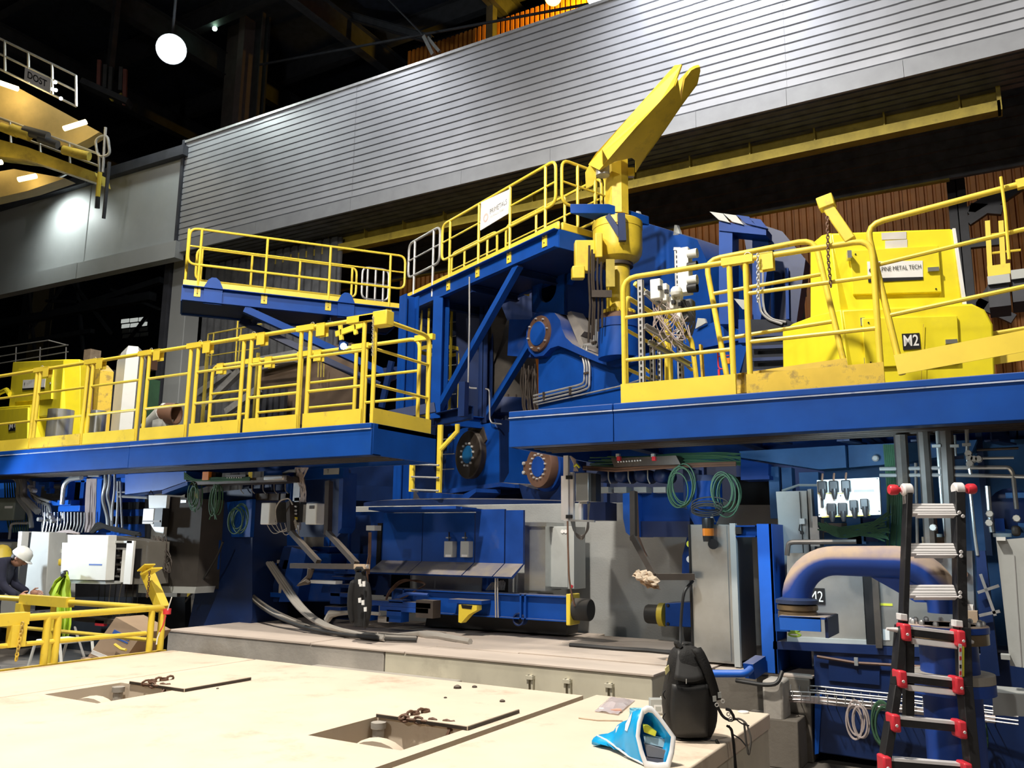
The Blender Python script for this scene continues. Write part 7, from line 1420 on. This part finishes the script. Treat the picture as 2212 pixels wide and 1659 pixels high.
for (x0_, y0_, x1_, y1_, m_) in ((1830, 1118, 1860, 1175, LB), (1780, 1130, 1830, 1150, PIPED), (1822, 1150, 1870, 1175, LB), (1750, 1140, 1770, 1180, GALV), (1865, 1120, 1895, 1170, BLUEDK), (1755, 1115, 1766, 1140, GALV)): qb(x0_, y0_, x1_, y1_, 7.5, .15, 'block', m_, w3)
mb = MB()
for k in range(24): mb.tube(QP([(1765+random.random()*20, 1125+random.random()*20), (1800+random.random()*40, 1140+random.random()*25), (1850+random.random()*20, 1130+random.random()*30), (1910+random.random()*20, 1100+random.random()*70)], 7.4), .006, 5, fil=.1)
for k in range(10): mb.tube(QP([(1910+k*4, 960), (1918+k*4, 1060), (1916+k*4+random.uniform(-4, 4), 1180)], 7.6), .01, 5, fil=.1)
mb.build('wiring', CABLEG, w3, kind='stuff')
# grey cabinet with lock
k2 = thing('grey_cabinet', 'grey cabinet with swing handle left of the socket panel', 'cabinet', P(1715, 1200, Y=7.7)); slabp([(1676, 1062), (1742, 1060), (1750, 1250), (1690, 1250)], 7.7, .3, 'cabinet_body', CABG, k2); slabp([(1726, 1062), (1727.5, 1062), (1740, 1250), (1738, 1250)], 7.69, .01, 'door_gap', BLACK, k2); slabp([(1744, 1057), (1752, 1056), (1764, 1250), (1756, 1250)], 7.72, .1, 'corner_post', CABG, k2); qb(1727, 1120, 1738, 1132, 7.66, .04, 'lock', CABW, k2); MB().tube(QP([(1728, 1133), (1726, 1145), (1731, 1150)], 7.66), .006, 5).build('lock_cord', BLACK, k2); MB().lathe(P(1733, 1151, Y=7.66), -YA, [(.016, 0), (.016, .02)], 8).build('key_knob', BLACK, k2)
MB().tube([P(1690, 1060, Y=7.8), P(1725, 1048, Y=7.9), P(1770, 1048, Y=7.9)], .012, 6).build('conduit', CABG, k2)
# big M2 cabinet
k3 = thing('large_cabinet', 'large pale cabinet with black M2 sign behind the blue pipe elbow', 'cabinet', P(1810, 1395, Y=7.35)); slabp([(1700, 1195), (1860, 1195), (1871, 1383), (1700, 1375)], 7.35, .4, 'cabinet_front', STEEL, k3); slabp([(1700, 1375), (1871, 1383), (1872, 1396), (1700, 1388)], 7.33, .4, 'cabinet_foot', CABG, k3); slabp([(1750, 1270), (1781, 1271), (1783, 1306), (1752, 1306)], 7.34, .005, 'number_sign', BLACK, k3)
o_ = P(1747.5, 1299, Y=7.335); text('M2', TXTW, k3, o_, XA, ZA, P(1765, 1276, Y=7.335).z-P(1765, 1299, Y=7.335).z, 'lettering', P(1778, 1290, Y=7.335).x-o_.x, bold=.0)
k4 = thing('steel_cabinet', 'stainless cabinet with yellow label strip behind the ladder', 'cabinet', P(1960, 1400, Y=7.3)); slabp([(1892, 1190), (2100, 1190), (2108, 1400), (1905, 1396)], 7.3, .4, 'cabinet_front', STEEL, k4); slabp([(1900, 1303), (1928, 1304), (1928, 1309), (1900, 1308)], 7.295, .005, 'yellow_label', LIME, k4); slabp([(1907, 1359), (1921, 1360), (1922, 1383), (1908, 1383)], 7.295, .005, 'white_tag', PAPER, k4)
for (x, y) in ((2082, 1240), (2080, 1296)): MB().lathe(P(x, y, Y=7.28), -YA, [(.03, 0), (.03, .04), (0, .04)], 10).build('brown_knob', RUST, k4)
MB().prism(QP([(2084, 1304), (2102, 1306), (2101, 1322), (2083, 1320)], 7.29), YA*.004).build('white_label', PAPER, k4); qb(2080, 1320, 2112, 1345, 7.2, .1, 'small_carton', CARD, k4)
dp = thing('dark_cabinet_post', 'dark frame posts between the pale cabinets', 'frame', P(1880, 1400, Y=7.3)); slabp([(1861, 1195), (1888, 1195), (1904, 1400), (1874, 1400)], 7.32, .3, 'frame_post', BLACK, dp); slabp([(1880, 1195), (1893, 1195), (1906, 1400), (1892, 1400)], 7.25, .1, 'side_post', PIPED, dp); slabp([(2108, 1190), (2128, 1190), (2160, 1460), (2120, 1460)], 7.2, .2, 'frame_post', BLUEDK, dp)
for a in ((2112, 1280, 2158, 1265), (2115, 1330, 2160, 1320), (2118, 1240, 2150, 1330)): MB().beam(P(a[0], a[1], Y=7.15), P(a[2], a[3], Y=7.15), .02, .02).build('strut', GALV, dp)
k5 = thing('grey_cabinet', 'tall pale grey cabinet at the right frame edge', 'cabinet', P(2190, 1440, Y=6.6)); slabp([(2152, 1167), (2290, 1155), (2290, 1455), (2182, 1438)], 6.6, .4, 'cabinet_body', CABG, k5); slabp([(2190, 1200), (2192, 1200), (2208, 1440), (2206, 1440)], 6.595, .01, 'panel_gap', GALV, k5); qb(2152, 1160, 2172, 1168, 6.55, .3, 'white_top', CABW, k5); qb(2162, 1415, 2182, 1425, 6.55, .1, 'foot_clip', CABG, k5)
# machine base frame with wire tray
mf = thing('machine_base_frame', 'deep blue machine base frame standing on the floor behind the ladder', 'frame', P(1880, 1630, Y=7.7))
slabp([(1756, 1392), (2260, 1420), (2260, 1700), (1765, 1625)], 7.32, .7, 'base_block', BLUEDK, mf, bevel=.01); slabp([(1670, 1385), (2000, 1398), (2000, 1420), (1670, 1402)], 7.3, .4, 'sill_beam', BLUEDK, mf); slabp([(1760, 1500), (1775, 1500), (1768, 1628), (1760, 1630)], 7.3, .1, 'edge_plate', BLUE, mf); slabp([(1790, 1425), (1900, 1435), (1900, 1480), (1790, 1470)], 7.3, .1, 'panel', BLUEDK, mf)
MB().tube(QP([(1765, 1418), (1850, 1432), (1990, 1440)], 7.28), .012, 6).build('conduit', RUST, mf); qb(1845, 1421, 1853, 1438, 7.26, .03, 'clip', GALV, mf)
wt = thing('wire_cable_tray', 'galvanised wire mesh cable tray running in front of the blue base frame', 'tray', P(1900, 1510, Y=7.2))
for dy, y in ((0, 0), (0, 9), (.12, -14), (.12, -5), (0, 17)): MB().tube([P(1660, 1492+y, Y=7.2+dy), P(1760, 1496+y, Y=7.2+dy), P(1950, 1515+y, Y=7.1+dy), P(2200, 1548+y, Y=7.0+dy)], .006, 5).build('long_wire', GALV, wt)
for k in range(26): x = 1670+k*19; y = 1492+max(0, (x-1700))*.11; MB().tube([P(x, y-14, Y=7.3), P(x, y+17, Y=7.3), P(x+4, y+17, Y=7.12), P(x+4, y, Y=7.12)], .004, 4).build('cross_wire', GALV, wt)
mb = MB()
for k in range(9): y = 1500+k*1.5; mb.tube([P(1665, y, Y=7.22), P(1760, y+6, Y=7.2), P(1950, y+26, Y=7.15), P(2150, y+48, Y=7.08)], .008, 5)
mb.build('tray_cables', CABLEP, wt, kind='stuff')
coil(1852, 1555, 17, 36, 7.05, 5, 'cable_coil', 'pinkish cable coil hanging from the wire tray', CABLEP); coil(1905, 1570, 22, 45, 7.05, 5, 'cable_coil', 'green cable coil hanging from the wire tray behind the ladder', CABLEG); coil(2110, 1585, 14, 40, 7.2, 3, 'cable_coil', 'green cable loop right of the ladder foot', CABLEG); coil(1715, 1365, 14, 4, 7.1, 4, 'cable_coil', 'short yellow green earth wires under the blue bracket', mat('earth_wire', (.3, .45, .05), .5), rad=.008)
tag(MB().tube([P(1690, 1450, Y=7.0), P(1680, 1478, Y=6.95), P(1650, 1480, Y=6.95), P(1590, 1470, Y=7.0)], .016, 8, fil=.2).build('dark_cable', CABLEB), 'dark cable looping under the bright blue foot pipe', 'cable')
tag(MB().bx(P(1646, 1480, Y=7.0).x, P(1690, 1480, Y=7.0).x, 7.0, 7.25, .34, ZT-.01).build('broken_block', CONC, bevel=.02), 'broken pale concrete block at the slab corner under the blue post', 'block')
tag(slabp([(2143, 1495), (2260, 1505), (2260, 1550), (2146, 1545)], 6.5, .3, 'grey_duct', CABG), 'pale grey duct box low at the right frame edge', 'duct')
# pipe elbow
pb = thing('blue_pipe_elbow', 'fat blue pipe bent over in an arch, thick tan dust on top', 'pipe', P(1724, 1330, Y=6.2)); pa = P(1722, 1300, Y=6.2); pt = P(1850, 1212, Y=6.2).z; R_ = .155; xr = -.43
BDUST = mat('blue_pipe_paint_dusted', (.012, .06, .34), .42, var=.1, dust=1., dustcol=(.52, .4, .3), dlo=.08, dhi=.34); pr_ = [V((pa.x, 6.2, pa.z-.02))]
rb = .27
for k in range(11): a = pi-(pi/2)*k/10; pr_.append(V((pa.x+rb+rb*cos(a), 6.2, pt-rb+rb*sin(a))))
x2_ = xr-rb
for k in range(11): a = pi/2-(pi/2)*k/10; pr_.append(V((x2_+rb*cos(a), 6.2, pt-rb+rb*sin(a))))
pr_.append(V((xr, 6.2, 1.27))); MB().tube(pr_, [.098]*12+[.104]*len(pr_[12:]), 28).build('pipe_arch', BDUST, pb)
MB().prism([V((-.93, 6.19, pt-.06)), V((-.45, 6.19, pt-.06)), V((-.5, 6.19, 1.33)), V((-.6, 6.19, 1.33))], YA*.02).build('gusset_plate', BDUST, pb)
BRASS = mat('worn_brass_steel', (.25, .19, .12), .3, metal=.7, var=.25)
MB().lathe((pa.x, 6.2, pa.z), ZA, [(.11, -.03), (.11, -.012), (.142, -.01), (.142, .015), (.1, .03)], 32).build('flange', mat('dark_blue_flange', (.03, .05, .12), .4), pb); MB().lathe((pa.x, 6.2, pa.z-.11), ZA, [(.12, 0), (.13, .005), (.13, .045), (.122, .05), (.135, .06), (.135, .09), (.11, .1)], 32).build('brass_collar', BRASS, pb)
zb2 = P(1724, 1333, Y=6.0).z; bk3 = thing('blue_bracket', 'bright blue box bracket carrying the left pipe flange', 'bracket', P(1730, 1365, Y=6.05)); slabp([(1683, 1333), (1772, 1334), (1773, 1365), (1685, 1360)], 6.02, .02, 'front_plate', BLUEBR, bk3); MB().bx(P(1683, 1333, Y=6.02).x, P(1772, 1333, Y=6.02).x+.03, 6.02, 6.45, zb2-.01, zb2+.003).build('top_plate', BLUED, bk3); MB().bx(P(1772, 1345, Y=6.02).x+.02, P(1772, 1345, Y=6.02).x+.04, 6.06, 6.45, zb2-.13, zb2).build('side_plate', BLUEDK, bk3); MB().beam(P(1690, 1345, Y=6.3), P(1690, 1345, Y=7.3), .1, .12).build('bracket_arm', BLUE, bk3)
vp = thing('blue_riser_pipe', 'thick blue vertical pipe with two flanges behind the ladder', 'pipe', (xr, 6.2, 0)); MB().lathe((xr, 6.2, 0), ZA, [(.14, .0), (.17, .0), (.17, 1.2)], 28).build('pipe_riser', BDUST, vp)
MB().lathe((xr, 6.2, 0), ZA, [(.16, 1.09), (.235, 1.09), (.235, 1.155), (.16, 1.155)], 32).build('collar_ring', BRASS, vp); fz = MB().lathe((xr, 6.2, 0), ZA, [(.16, 1.158), (.24, 1.158), (.24, 1.195), (.235, 1.2), (.14, 1.2)], 32).build('flange', BDUST, vp)
src = None
for k in range(14):
    a = 2*pi*k/14; p = V((xr+.205*cos(a), 6.2+.205*sin(a), 1.2))
    if src is None: src = MB().lathe(p, ZA, [(.016, 0), (.016, .02), (.008, .03)], 6).build('bolt', GALV, fz); p0 = p
    else: inst(src, fz, p-p0)
z2 = P(2060, 1470, Y=6.2).z; MB().lathe((xr, 6.2, z2), ZA, [(.16, 0), (.25, 0), (.25, .05), (.16, .05)], 32).build('collar_ring', CONC, vp); MB().lathe((xr, 6.2, z2), ZA, [(.16, -.07), (.25, -.07), (.25, -.002), (.16, -.002)], 32).build('flange', BDUST, vp)
MB().lathe((xr, 6.2, 0), ZA, [(.3, 0), (.3, .03), (.17, .035)], 28).build('floor_flange', BLUEDK, vp)
# ================================================================ LADDER
def PD(x, y, D): return P(x, y, D=D)
def ld(y): return 5.32-(y-1060)/600*.38
ldr = thing('telescopic_ladder', 'black telescopic ladder with aluminium rungs and red clamps leaning at the right', 'ladder', (-.55, 5.5, 0))
LK = mat('black_ladder_rail', (.016, .016, .018), .45, var=.25, wear=.25, wearcol=(.07, .07, .075), wscale=12)
def lrail(p, name, wd=.055, th=.03):
    a, b = p; d = (b-a).normalized(); s_ = RT-d*RT.dot(d); s_.normalize(); n_ = d.cross(s_)
    return MB().obx((a+b)/2, d, s_, n_, (b-a).length/2, th/2, wd/2).build(name, LK, ldr, bevel=.004)
L0, L1 = PD(1961, 1062, ld(1062)), PD(1950, 1372, ld(1372)); R0, R1 = PD(2069, 1062, ld(1062)), PD(2075, 1372, ld(1372))
lrail((L0, L1), 'inner_rail', .07, .036); lrail((R0, R1), 'inner_rail', .07, .06)
dd_ = (L1-L0).normalized()
L2, L3 = PD(1946, 1350, ld(1350)), PD(1936, 1480, ld(1480)); L4 = PD(1905, 1680, ld(1680)); gl = (L4-L3).normalized(); L5 = L4+gl*((L4.z)/-gl.z)
R2, R3 = PD(2079, 1355, ld(1355)), PD(2083, 1480, ld(1480)); R4 = PD(2102, 1680, ld(1680)); gr_ = (R4-R3).normalized(); R5 = R4+gr_*((R4.z)/-gr_.z)
for a, b, t_ in ((L2, L3, .045), (L3, L5, .045), (R2, R3, .062), (R3, R5, .062)): lrail((a, b), 'outer_rail', .085, t_)
ib = PD(1962, 1362, ld(1362)+.02), PD(1962, 1560, ld(1560)+.05); lrail(ib, 'inner_rail', .06, .05)
for i, (y, xl, xr, full) in enumerate(((1102, 1955, 2062, 1), (1188, 1952, 2062, 1), (1278, 1950, 2062, 1), (1368, 1947, 2066, 2), (1468, 1938, 2062, 2), (1562, 1924, 2068, 0), (1652, 1905, 2080, 0))):
    tl = 0 if i < 3 else (.09 if i < 5 else .14); a, b = PD(xl, y-(0 if i < 3 else 6), ld(y)), PD(xr, y+(0 if i < 3 else 8), ld(y)); d = (b-a).normalized(); u = ZA; n_ = d.cross(u)
    fn = V((-FW.x, -FW.y, .55)).normalized(); u2 = d.cross(fn); u2 = u2 if u2.z > 0 else -u2
    if full == 1:
        u, n_ = u2, -fn
        r_ = MB().obx((a+b)/2, d, n_, u, (b-a).length/2, .022, .038).build('rung', ALU, ldr, bevel=.008)
        for k in range(3): MB().obx((a+b)/2-n_*.022+u*(.02-k*.02), d, n_, u, (b-a).length/2-.006, .002, .0025).build('tread_rib', GALV, r_)
        MB().obx((a+b)/2-u*.042+d*.03, d, n_, u, (b-a).length/2-.03, .02, .004).build('lower_rung_edge', ALU, ldr)
    else:
        r_ = MB().obx((a+b)/2, d, n_, u, (b-a).length/2, .03, .026).build('rung', LK, ldr, bevel=.006); MB().obx((a+b)/2+u*.024, d, n_, u, (b-a).length/2-.01, .031, .008).build('rung_tread', ALU, r_)
        if full == 2: MB().obx((a+b)/2-u*.052+d*.02, d, n_, u, (b-a).length/2-.03, .026, .018).build('rung', ALU, ldr, bevel=.005)
        for e, s_ in ((a, -1), (b, 1)):
            c_ = MB().obx(e-d*s_*.004+n_*-.0-FW*.025, d, n_, u, .026, .05, .05).build('red_clamp', RED, ldr, bevel=.012); MB().lathe(e-FW*.08, -FW, [(.009, 0), (.008, .006)], 8).build('clamp_screw', ALU, c_)
        if i == 3:
            MB().tube([a-d*.01, a-d*.09], [.018, .008], 10).build('locking_pin', ALU, ldr); MB().tube([b+d*.02, b+d*.1-u*.02], [.018, .01], 10).build('locking_pin', ALU, ldr)
            for e in (a, b): MB().obx(e+u*.085-FW*.02, d, n_, u, .022, .03, .02).build('bright_cap', ALU, ldr, bevel=.004)
for e, s_ in ((PD(1958, 1058, ld(1060)), -1), (PD(2069, 1056, ld(1060)), 1)):
    MB().lathe(e, RT, [(.03, -.03), (.04, -.02), (.04, .025), (.03, .035)], 12).build('hinge_knuckle', ALU, ldr); MB().obx(e-ZA*.05, RT, FW, ZA, .02, .02, .05).build('hinge_arm', mat('grey_hinge_%d' % s_, (.25, .25, .25), .5), ldr)
    MB().lathe(e+RT*s_*.04, RT*s_, [(.016, 0), (.016, .015), (.03, .018), (.033, .03), (.033, .06), (.026, .07), (0, .072)], 16).build('red_knob', RED, ldr)
for y in (1107, 1115, 1192, 1201, 1280, 1289):
    MB().lathe(PD(2072+(y % 9), y, ld(y)-.045), -FW, [(.012, 0), (.01, .006), (.005, .006)], 10).build('rivet', ALU, ldr)
lb_ = MB().prism([PD(x, y, ld(1440)-.055) for x, y in ((2071, 1391), (2078, 1392), (2078, 1496), (2073, 1497))], FW*.003).build('label_strip', PAPER, ldr)
MB().prism([PD(x, y, ld(1440)-.054) for x, y in ((2079, 1396), (2083, 1397), (2083, 1470), (2079, 1468))], FW*.003).build('yellow_strip', LIME, lb_)
for k, (y, m_) in enumerate(((1400, RED), (1418, RED), (1436, TXTK), (1450, RED), (1462, TXTK), (1476, TXTK))): MB().prism([PD(x, yy, ld(1440)-.057) for x, yy in ((2073, y), (2077, y), (2077, y+8), (2073, y+8))], FW*.002).build('print_mark', m_, lb_)
# ================================================================ BACKPACK
BD = (P(1500, 1604, Z=ZT)-EYE).dot(FW); bs = BD/CF; bp0 = P(1500, 1604, Z=ZT)
bpk = thing('backpack', 'black nylon backpack standing on the corner of the sandy deck', 'backpack', bp0)
hf = V((FW.x, FW.y, 0)).normalized(); hr = V((hf.y, -hf.x, 0))
def bpt(x, y, dd=0.): q = P(x, y, D=BD); return q+hf*dd
prof = [(1603, 1460, 1546, .085), (1590, 1452, 1552, .1), (1565, 1443, 1560, .115), (1530, 1438, 1560, .12), (1500, 1441, 1553, .12), (1470, 1446, 1547, .115), (1445, 1450, 1541, .105), (1425, 1454, 1534, .09), (1410, 1460, 1526, .07), (1402, 1468, 1512, .045), (1399, 1478, 1502, .02)]
rows = []
for y, xl, xr, dp_ in prof:
    row = []; xc = (xl+xr)/2; rx = (xr-xl)/2
    for k in range(28):
        a = 2*pi*k/28; ca, sa = cos(a), sin(a); e = .72; q = bpt(xc+rx*(abs(ca)**e)*(1 if ca > 0 else -1), y, .12+dp_*(abs(sa)**e)*(1 if sa > 0 else -1))
        q += hf*(.004*sin(k*2.2+y*.11)); row.append(q)
    row.append(row[0]); rows.append(row)
mb = MB().sheet(rows); mb.f.append(tuple(range(28))); mb.build('bag_body', BLACKF, bpk, sub=1)
BF2 = mat('black_ripstop_panel', (.022, .022, .023), .5, var=.2, scale=20)
gr = []
for i in range(9):
    f = i/8; y = 1478+f*112; row = []
    for j in range(9): g = j/8; xl = 1452-4*sin(f*pi); xr = 1530-2*f; row.append(bpt(xl+(xr-xl)*g, y+2*sin(g*pi), .12-.118-.022*sin(g*pi)*sin(f*pi)**.5))
    gr.append(row)
MB().sheet(gr).build('front_pocket', BF2, bpk, solid=.012)
gr = []
for i in range(7):
    f = i/6; y = 1408+f*58; row = []
    for j in range(8): g = j/7; xl = 1470-14*f; xr = 1506+14*f; row.append(bpt(xl+(xr-xl)*g, y+6*sin(g*pi), .12-(.05+.075*f)-.012*sin(g*pi)))
    gr.append(row)
MB().sheet(gr).build('top_lid', mat('grey_black_lid', (.035, .035, .036), .6, var=.2, scale=20), bpk, solid=.01)
MB().tube([bpt(1472, 1402, .1), bpt(1467, 1391, .1), bpt(1478, 1404, .08)], .014, 8, fil=.03).build('grab_handle', BLACKF, bpk); MB().tube([bpt(1484, 1403, .12), bpt(1492, 1396, .12), bpt(1504, 1401, .12)], .012, 8, fil=.03).build('top_strap', BLACKF, bpk)
gr = []
for i in range(12):
    f = i/11; x = 1505+44*f**.8; y = 1404+112*f; gr.append([bpt(x-8, y, .03-.03*sin(f*pi)), bpt(x+12, y-3, .05-.03*sin(f*pi))])
MB().sheet(gr).build('shoulder_strap', BLACKF, bpk, solid=.016)
for pts, r in (([(1545, 1520), (1560, 1548), (1578, 1556), (1584, 1548), (1575, 1532), (1566, 1530)], .008), ([(1568, 1566), (1578, 1572), (1582, 1600), (1588, 1662)], .007), ([(1572, 1566), (1580, 1580), (1584, 1610), (1586, 1660)], .006), ([(1545, 1597), (1552, 1610), (1555, 1662)], .009), ([(1580, 1545), (1600, 1562), (1616, 1566)], .004)): MB().tube([bpt(x, y, -.02) for x, y in pts], r, 6, fil=.03).build('webbing_strap', BLACKF, bpk)
MB().tube([bpt(1580, 1562, .06), bpt(1608, 1560, .1), bpt(1621, 1568, .08), bpt(1629, 1600, .05), bpt(1622, 1640, .04), bpt(1616, 1600, .05), bpt(1614, 1566, .06)], .006, 6, fil=.03).build('webbing_loop', mat('grey_webbing', (.11, .1, .09), .7), bpk); MB().tube([bpt(1585, 1588, .02), bpt(1602, 1598, .02), bpt(1612, 1612, .0)], .004, 6, fil=.03).build('webbing_strap', BLACKF, bpk)
for x, y in ((1541, 1508), (1552, 1500)): MB().prism([bpt(x-4, y-6, -.03), bpt(x+3, y-7, -.03), bpt(x+4, y+5, -.03), bpt(x-3, y+6, -.03)], hf*.006).build('pale_buckle', CABG, bpk)
for x, y in ((1545, 1520), (1558, 1512), (1570, 1540), (1575, 1550)): MB().tube([q+bpt(x, y, -.035) for q in circ((0, 0, 0), hr, ZA, .009, 8)], .003, 5, closed=True).build('metal_ring', BOLT, bpk)
MB().tube([bpt(1480, 1465, -.03), bpt(1480, 1475, -.03)], .003, 5).build('zip_puller', BOLT, bpk); MB().prism([bpt(1441, 1448, .06), bpt(1449, 1440, .06), bpt(1451, 1452, .06), bpt(1443, 1462, .06)], hf*.01).build('yellow_note', mat('pale_yellow_paper', (.7, .65, .3), .7), bpk)
for y in (1495, 1545): MB().tube([bpt(1440, y, .05), bpt(1434, y+8, .04), bpt(1440, y+18, .05)], .004, 5, fil=.02).build('side_loop', BLACKF, bpk)
# ================================================================ PLASTIC BAG
rimp = [(1387, 1532), (1378, 1560), (1375, 1588), (1383, 1622), (1393, 1652), (1420, 1657), (1443, 1655), (1452, 1624), (1456, 1590), (1440, 1568), (1424, 1546), (1408, 1528), (1397, 1526)]
b0_ = P(1415, 1655, Z=ZT+.004); Db = (b0_-EYE).dot(FW); bb_ = thing('plastic_bag', 'crumpled bright blue and white plastic bag lying open on the sandy deck', 'bag', b0_)
Drm = lambda y: Db+.0+(1657-y)*.0009
rim = [P(x, y, D=Drm(y)) for x, y in rimp]
endp = P(1296, 1600, Z=ZT+.02); nr_ = len(rim); random.seed(11); rows = []
for k in range(10):
    f = k/9; row = []
    for i, p in enumerate(rim):
        c = rim[0]*0; tgt = endp+V((0, 0, .05))*sin(i/nr_*2*pi)*.6+V((.02, .06, 0))*cos(i/nr_*2*pi)
        q = p.lerp(tgt, f); q += V((random.uniform(-1, 1), random.uniform(-1, 1), random.uniform(-1, 1)))*.011*sin(f*pi); q.z = max(q.z+.022*sin(f*pi)*(q.z > ZT+.05), ZT+.004); row.append(q)
    row.append(row[0]); rows.append(row)
MB().sheet(rows).build('bag_film', BAGB, bb_, solid=.003, ang=60)
# white rim band, white patch on the film
cr_ = sum(rim, V((0, 0, 0)))/nr_; wr = []
for f in (-.07, .04, .17):
    r_ = [p.lerp(cr_, f)-FW*.012 for p in rim]; wr.append(r_+[r_[0]])
MB().sheet(wr).build('white_rim', BAGW, bb_, solid=.004, ang=60)
for i0 in (2, 5): MB().add([rows[i0][j].lerp(rows[i0][j], 0)+(rows[i0][j]-cr_).normalized()*.006-FW*.006 for j in (0, 1, 2)]+[rows[i0+1][j]+(rows[i0+1][j]-cr_).normalized()*.006-FW*.006 for j in (2, 1, 0)], [(0, 1, 4, 5), (1, 2, 3, 4)]).build('white_print', BAGW, bb_)
MB().tube([rows[0][4], rows[3][4], rows[7][4], rows[9][4]], .005, 5).build('white_seam', BAGW, bb_)
ip = lambda pts, d: [P(x, y, D=Drm(y)+d) for x, y in pts]
bk_ = thing('paper_stack', 'stack of grey papers in the mouth of the blue plastic bag', 'papers', P(1425, 1640, D=Drm(1640)+.05)); MB().prism(ip([(1392, 1607), (1440, 1622), (1446, 1640), (1398, 1634)], .02), FW*.03).build('paper_sheet', mat('grey_paper', (.16, .17, .2), .6), bk_); MB().prism(ip([(1390, 1590), (1440, 1598), (1446, 1618), (1393, 1605)], .03), FW*.02).build('paper_sheet', mat('pale_blue_paper', (.35, .55, .7), .6), bk_); MB().prism(ip([(1396, 1636), (1444, 1642), (1440, 1652), (1398, 1650)], .02), FW*.02).build('paper_sheet', mat('dark_paper', (.12, .12, .15), .6), bk_)
yl_ = thing('yellow_packet', 'small lime yellow packet in the mouth of the blue plastic bag', 'packet', P(1404, 1580, D=Drm(1580))); MB().prism(ip([(1389, 1566), (1400, 1568), (1419, 1581), (1416, 1592), (1391, 1582)], .015), FW*.02).build('packet_body', LIME, yl_, bevel=.003)
# ---- small things beside
zp = thing('zip_bag', 'clear plastic zip bag with pink paper and small parts on the deck', 'bag', P(1325, 1530, Z=ZT)); q4 = [P(x, y, Z=ZT+.003) for x, y in ((1284, 1537), (1335, 1545), (1372, 1513), (1318, 1507))]; gr = []
for i in range(7):
    row = []
    for j in range(7): u, v_ = i/6, j/6; p = q4[0].lerp(q4[1], u).lerp(q4[3].lerp(q4[2], u), v_); p.z += .035*sin(u*pi)*sin(v_*pi)+random.uniform(0, .012); row.append(p)
    gr.append(row)
MB().sheet(gr).build('film', FILM, zp, solid=.001, smooth=False)
for x, y, r, m_ in ((1322, 1527, .05, TARP), (1345, 1519, .03, PAPER), (1305, 1532, .03, PAPER), (1330, 1534, .035, mat('salmon_paper', (.75, .4, .3), .7))): p = P(x, y, Z=ZT+.012); MB().obx(p, hr, hf, ZA, r, r*.6, .006).build('packed_part', m_, zp)
gx = thing('grey_socket_box', 'pale grey socket box standing on the deck beside the backpack', 'box', P(1422, 1545, Z=ZT)); c = P(1422, 1545, Z=ZT); sB = (c-EYE).dot(FW)/CF; MB().obx(c+ZA*17*sB+hf*.03, hr, hf, ZA, 17*sB, .03, 16*sB).build('box_body', CABG, gx, bevel=.004); MB().obx(c+ZA*13*sB-hf*.001, hr, hf, ZA, 9*sB, .002, 8*sB).build('white_frame', PAPER, gx); MB().obx(c+ZA*13*sB-hf*.003, hr, hf, ZA, 6*sB, .002, 5*sB).build('socket_face', CABG, gx); MB().cyl(c+ZA*32*sB+hf*.03+hr*8*sB, c+ZA*37*sB+hf*.03+hr*8*sB, .004, 8).build('pin', PAPER, gx)
rg_ = []
for i in range(5):
    row = []
    for j in range(6): p = P(1360+j*6, 1541-i*3, Z=ZT+.005+.02*abs(sin(i*2.1+j*1.7))); row.append(p)
    rg_.append(row)
tag(MB().sheet(rg_).build('blue_wrapper', mat('pale_blue_film', (.25, .6, .75), .4, var=.3, scale=20), solid=.002, smooth=False), 'small crumpled pale blue wrapper between zip bag and backpack', 'wrapper')
lc_ = P(1606, 1540, Z=ZT); tag(MB().lathe(lc_, ZA, [(.032, .001), (.034, .004), (.033, .01), (.025, .011), (0, .011)], 20).build('white_disc', PAPER), 'round white lid lying on the deck right of the backpack', 'lid')
tag(MB().tube([P(1250, 1551, Z=ZT+.004), P(1290, 1556, Z=ZT+.004), P(1345, 1557, Z=ZT+.004)], .004, 5).build('thin_rod', TARP), 'thin pale rod lying on the deck in front of the zip bag', 'rod')
tag(MB().beam(P(1441, 1425, Z=ZT+.02), P(1462, 1412, Z=ZT+.02), .02, .015).build('wood_stick', TARP), 'short wooden stick on the slab behind the backpack', 'stick')
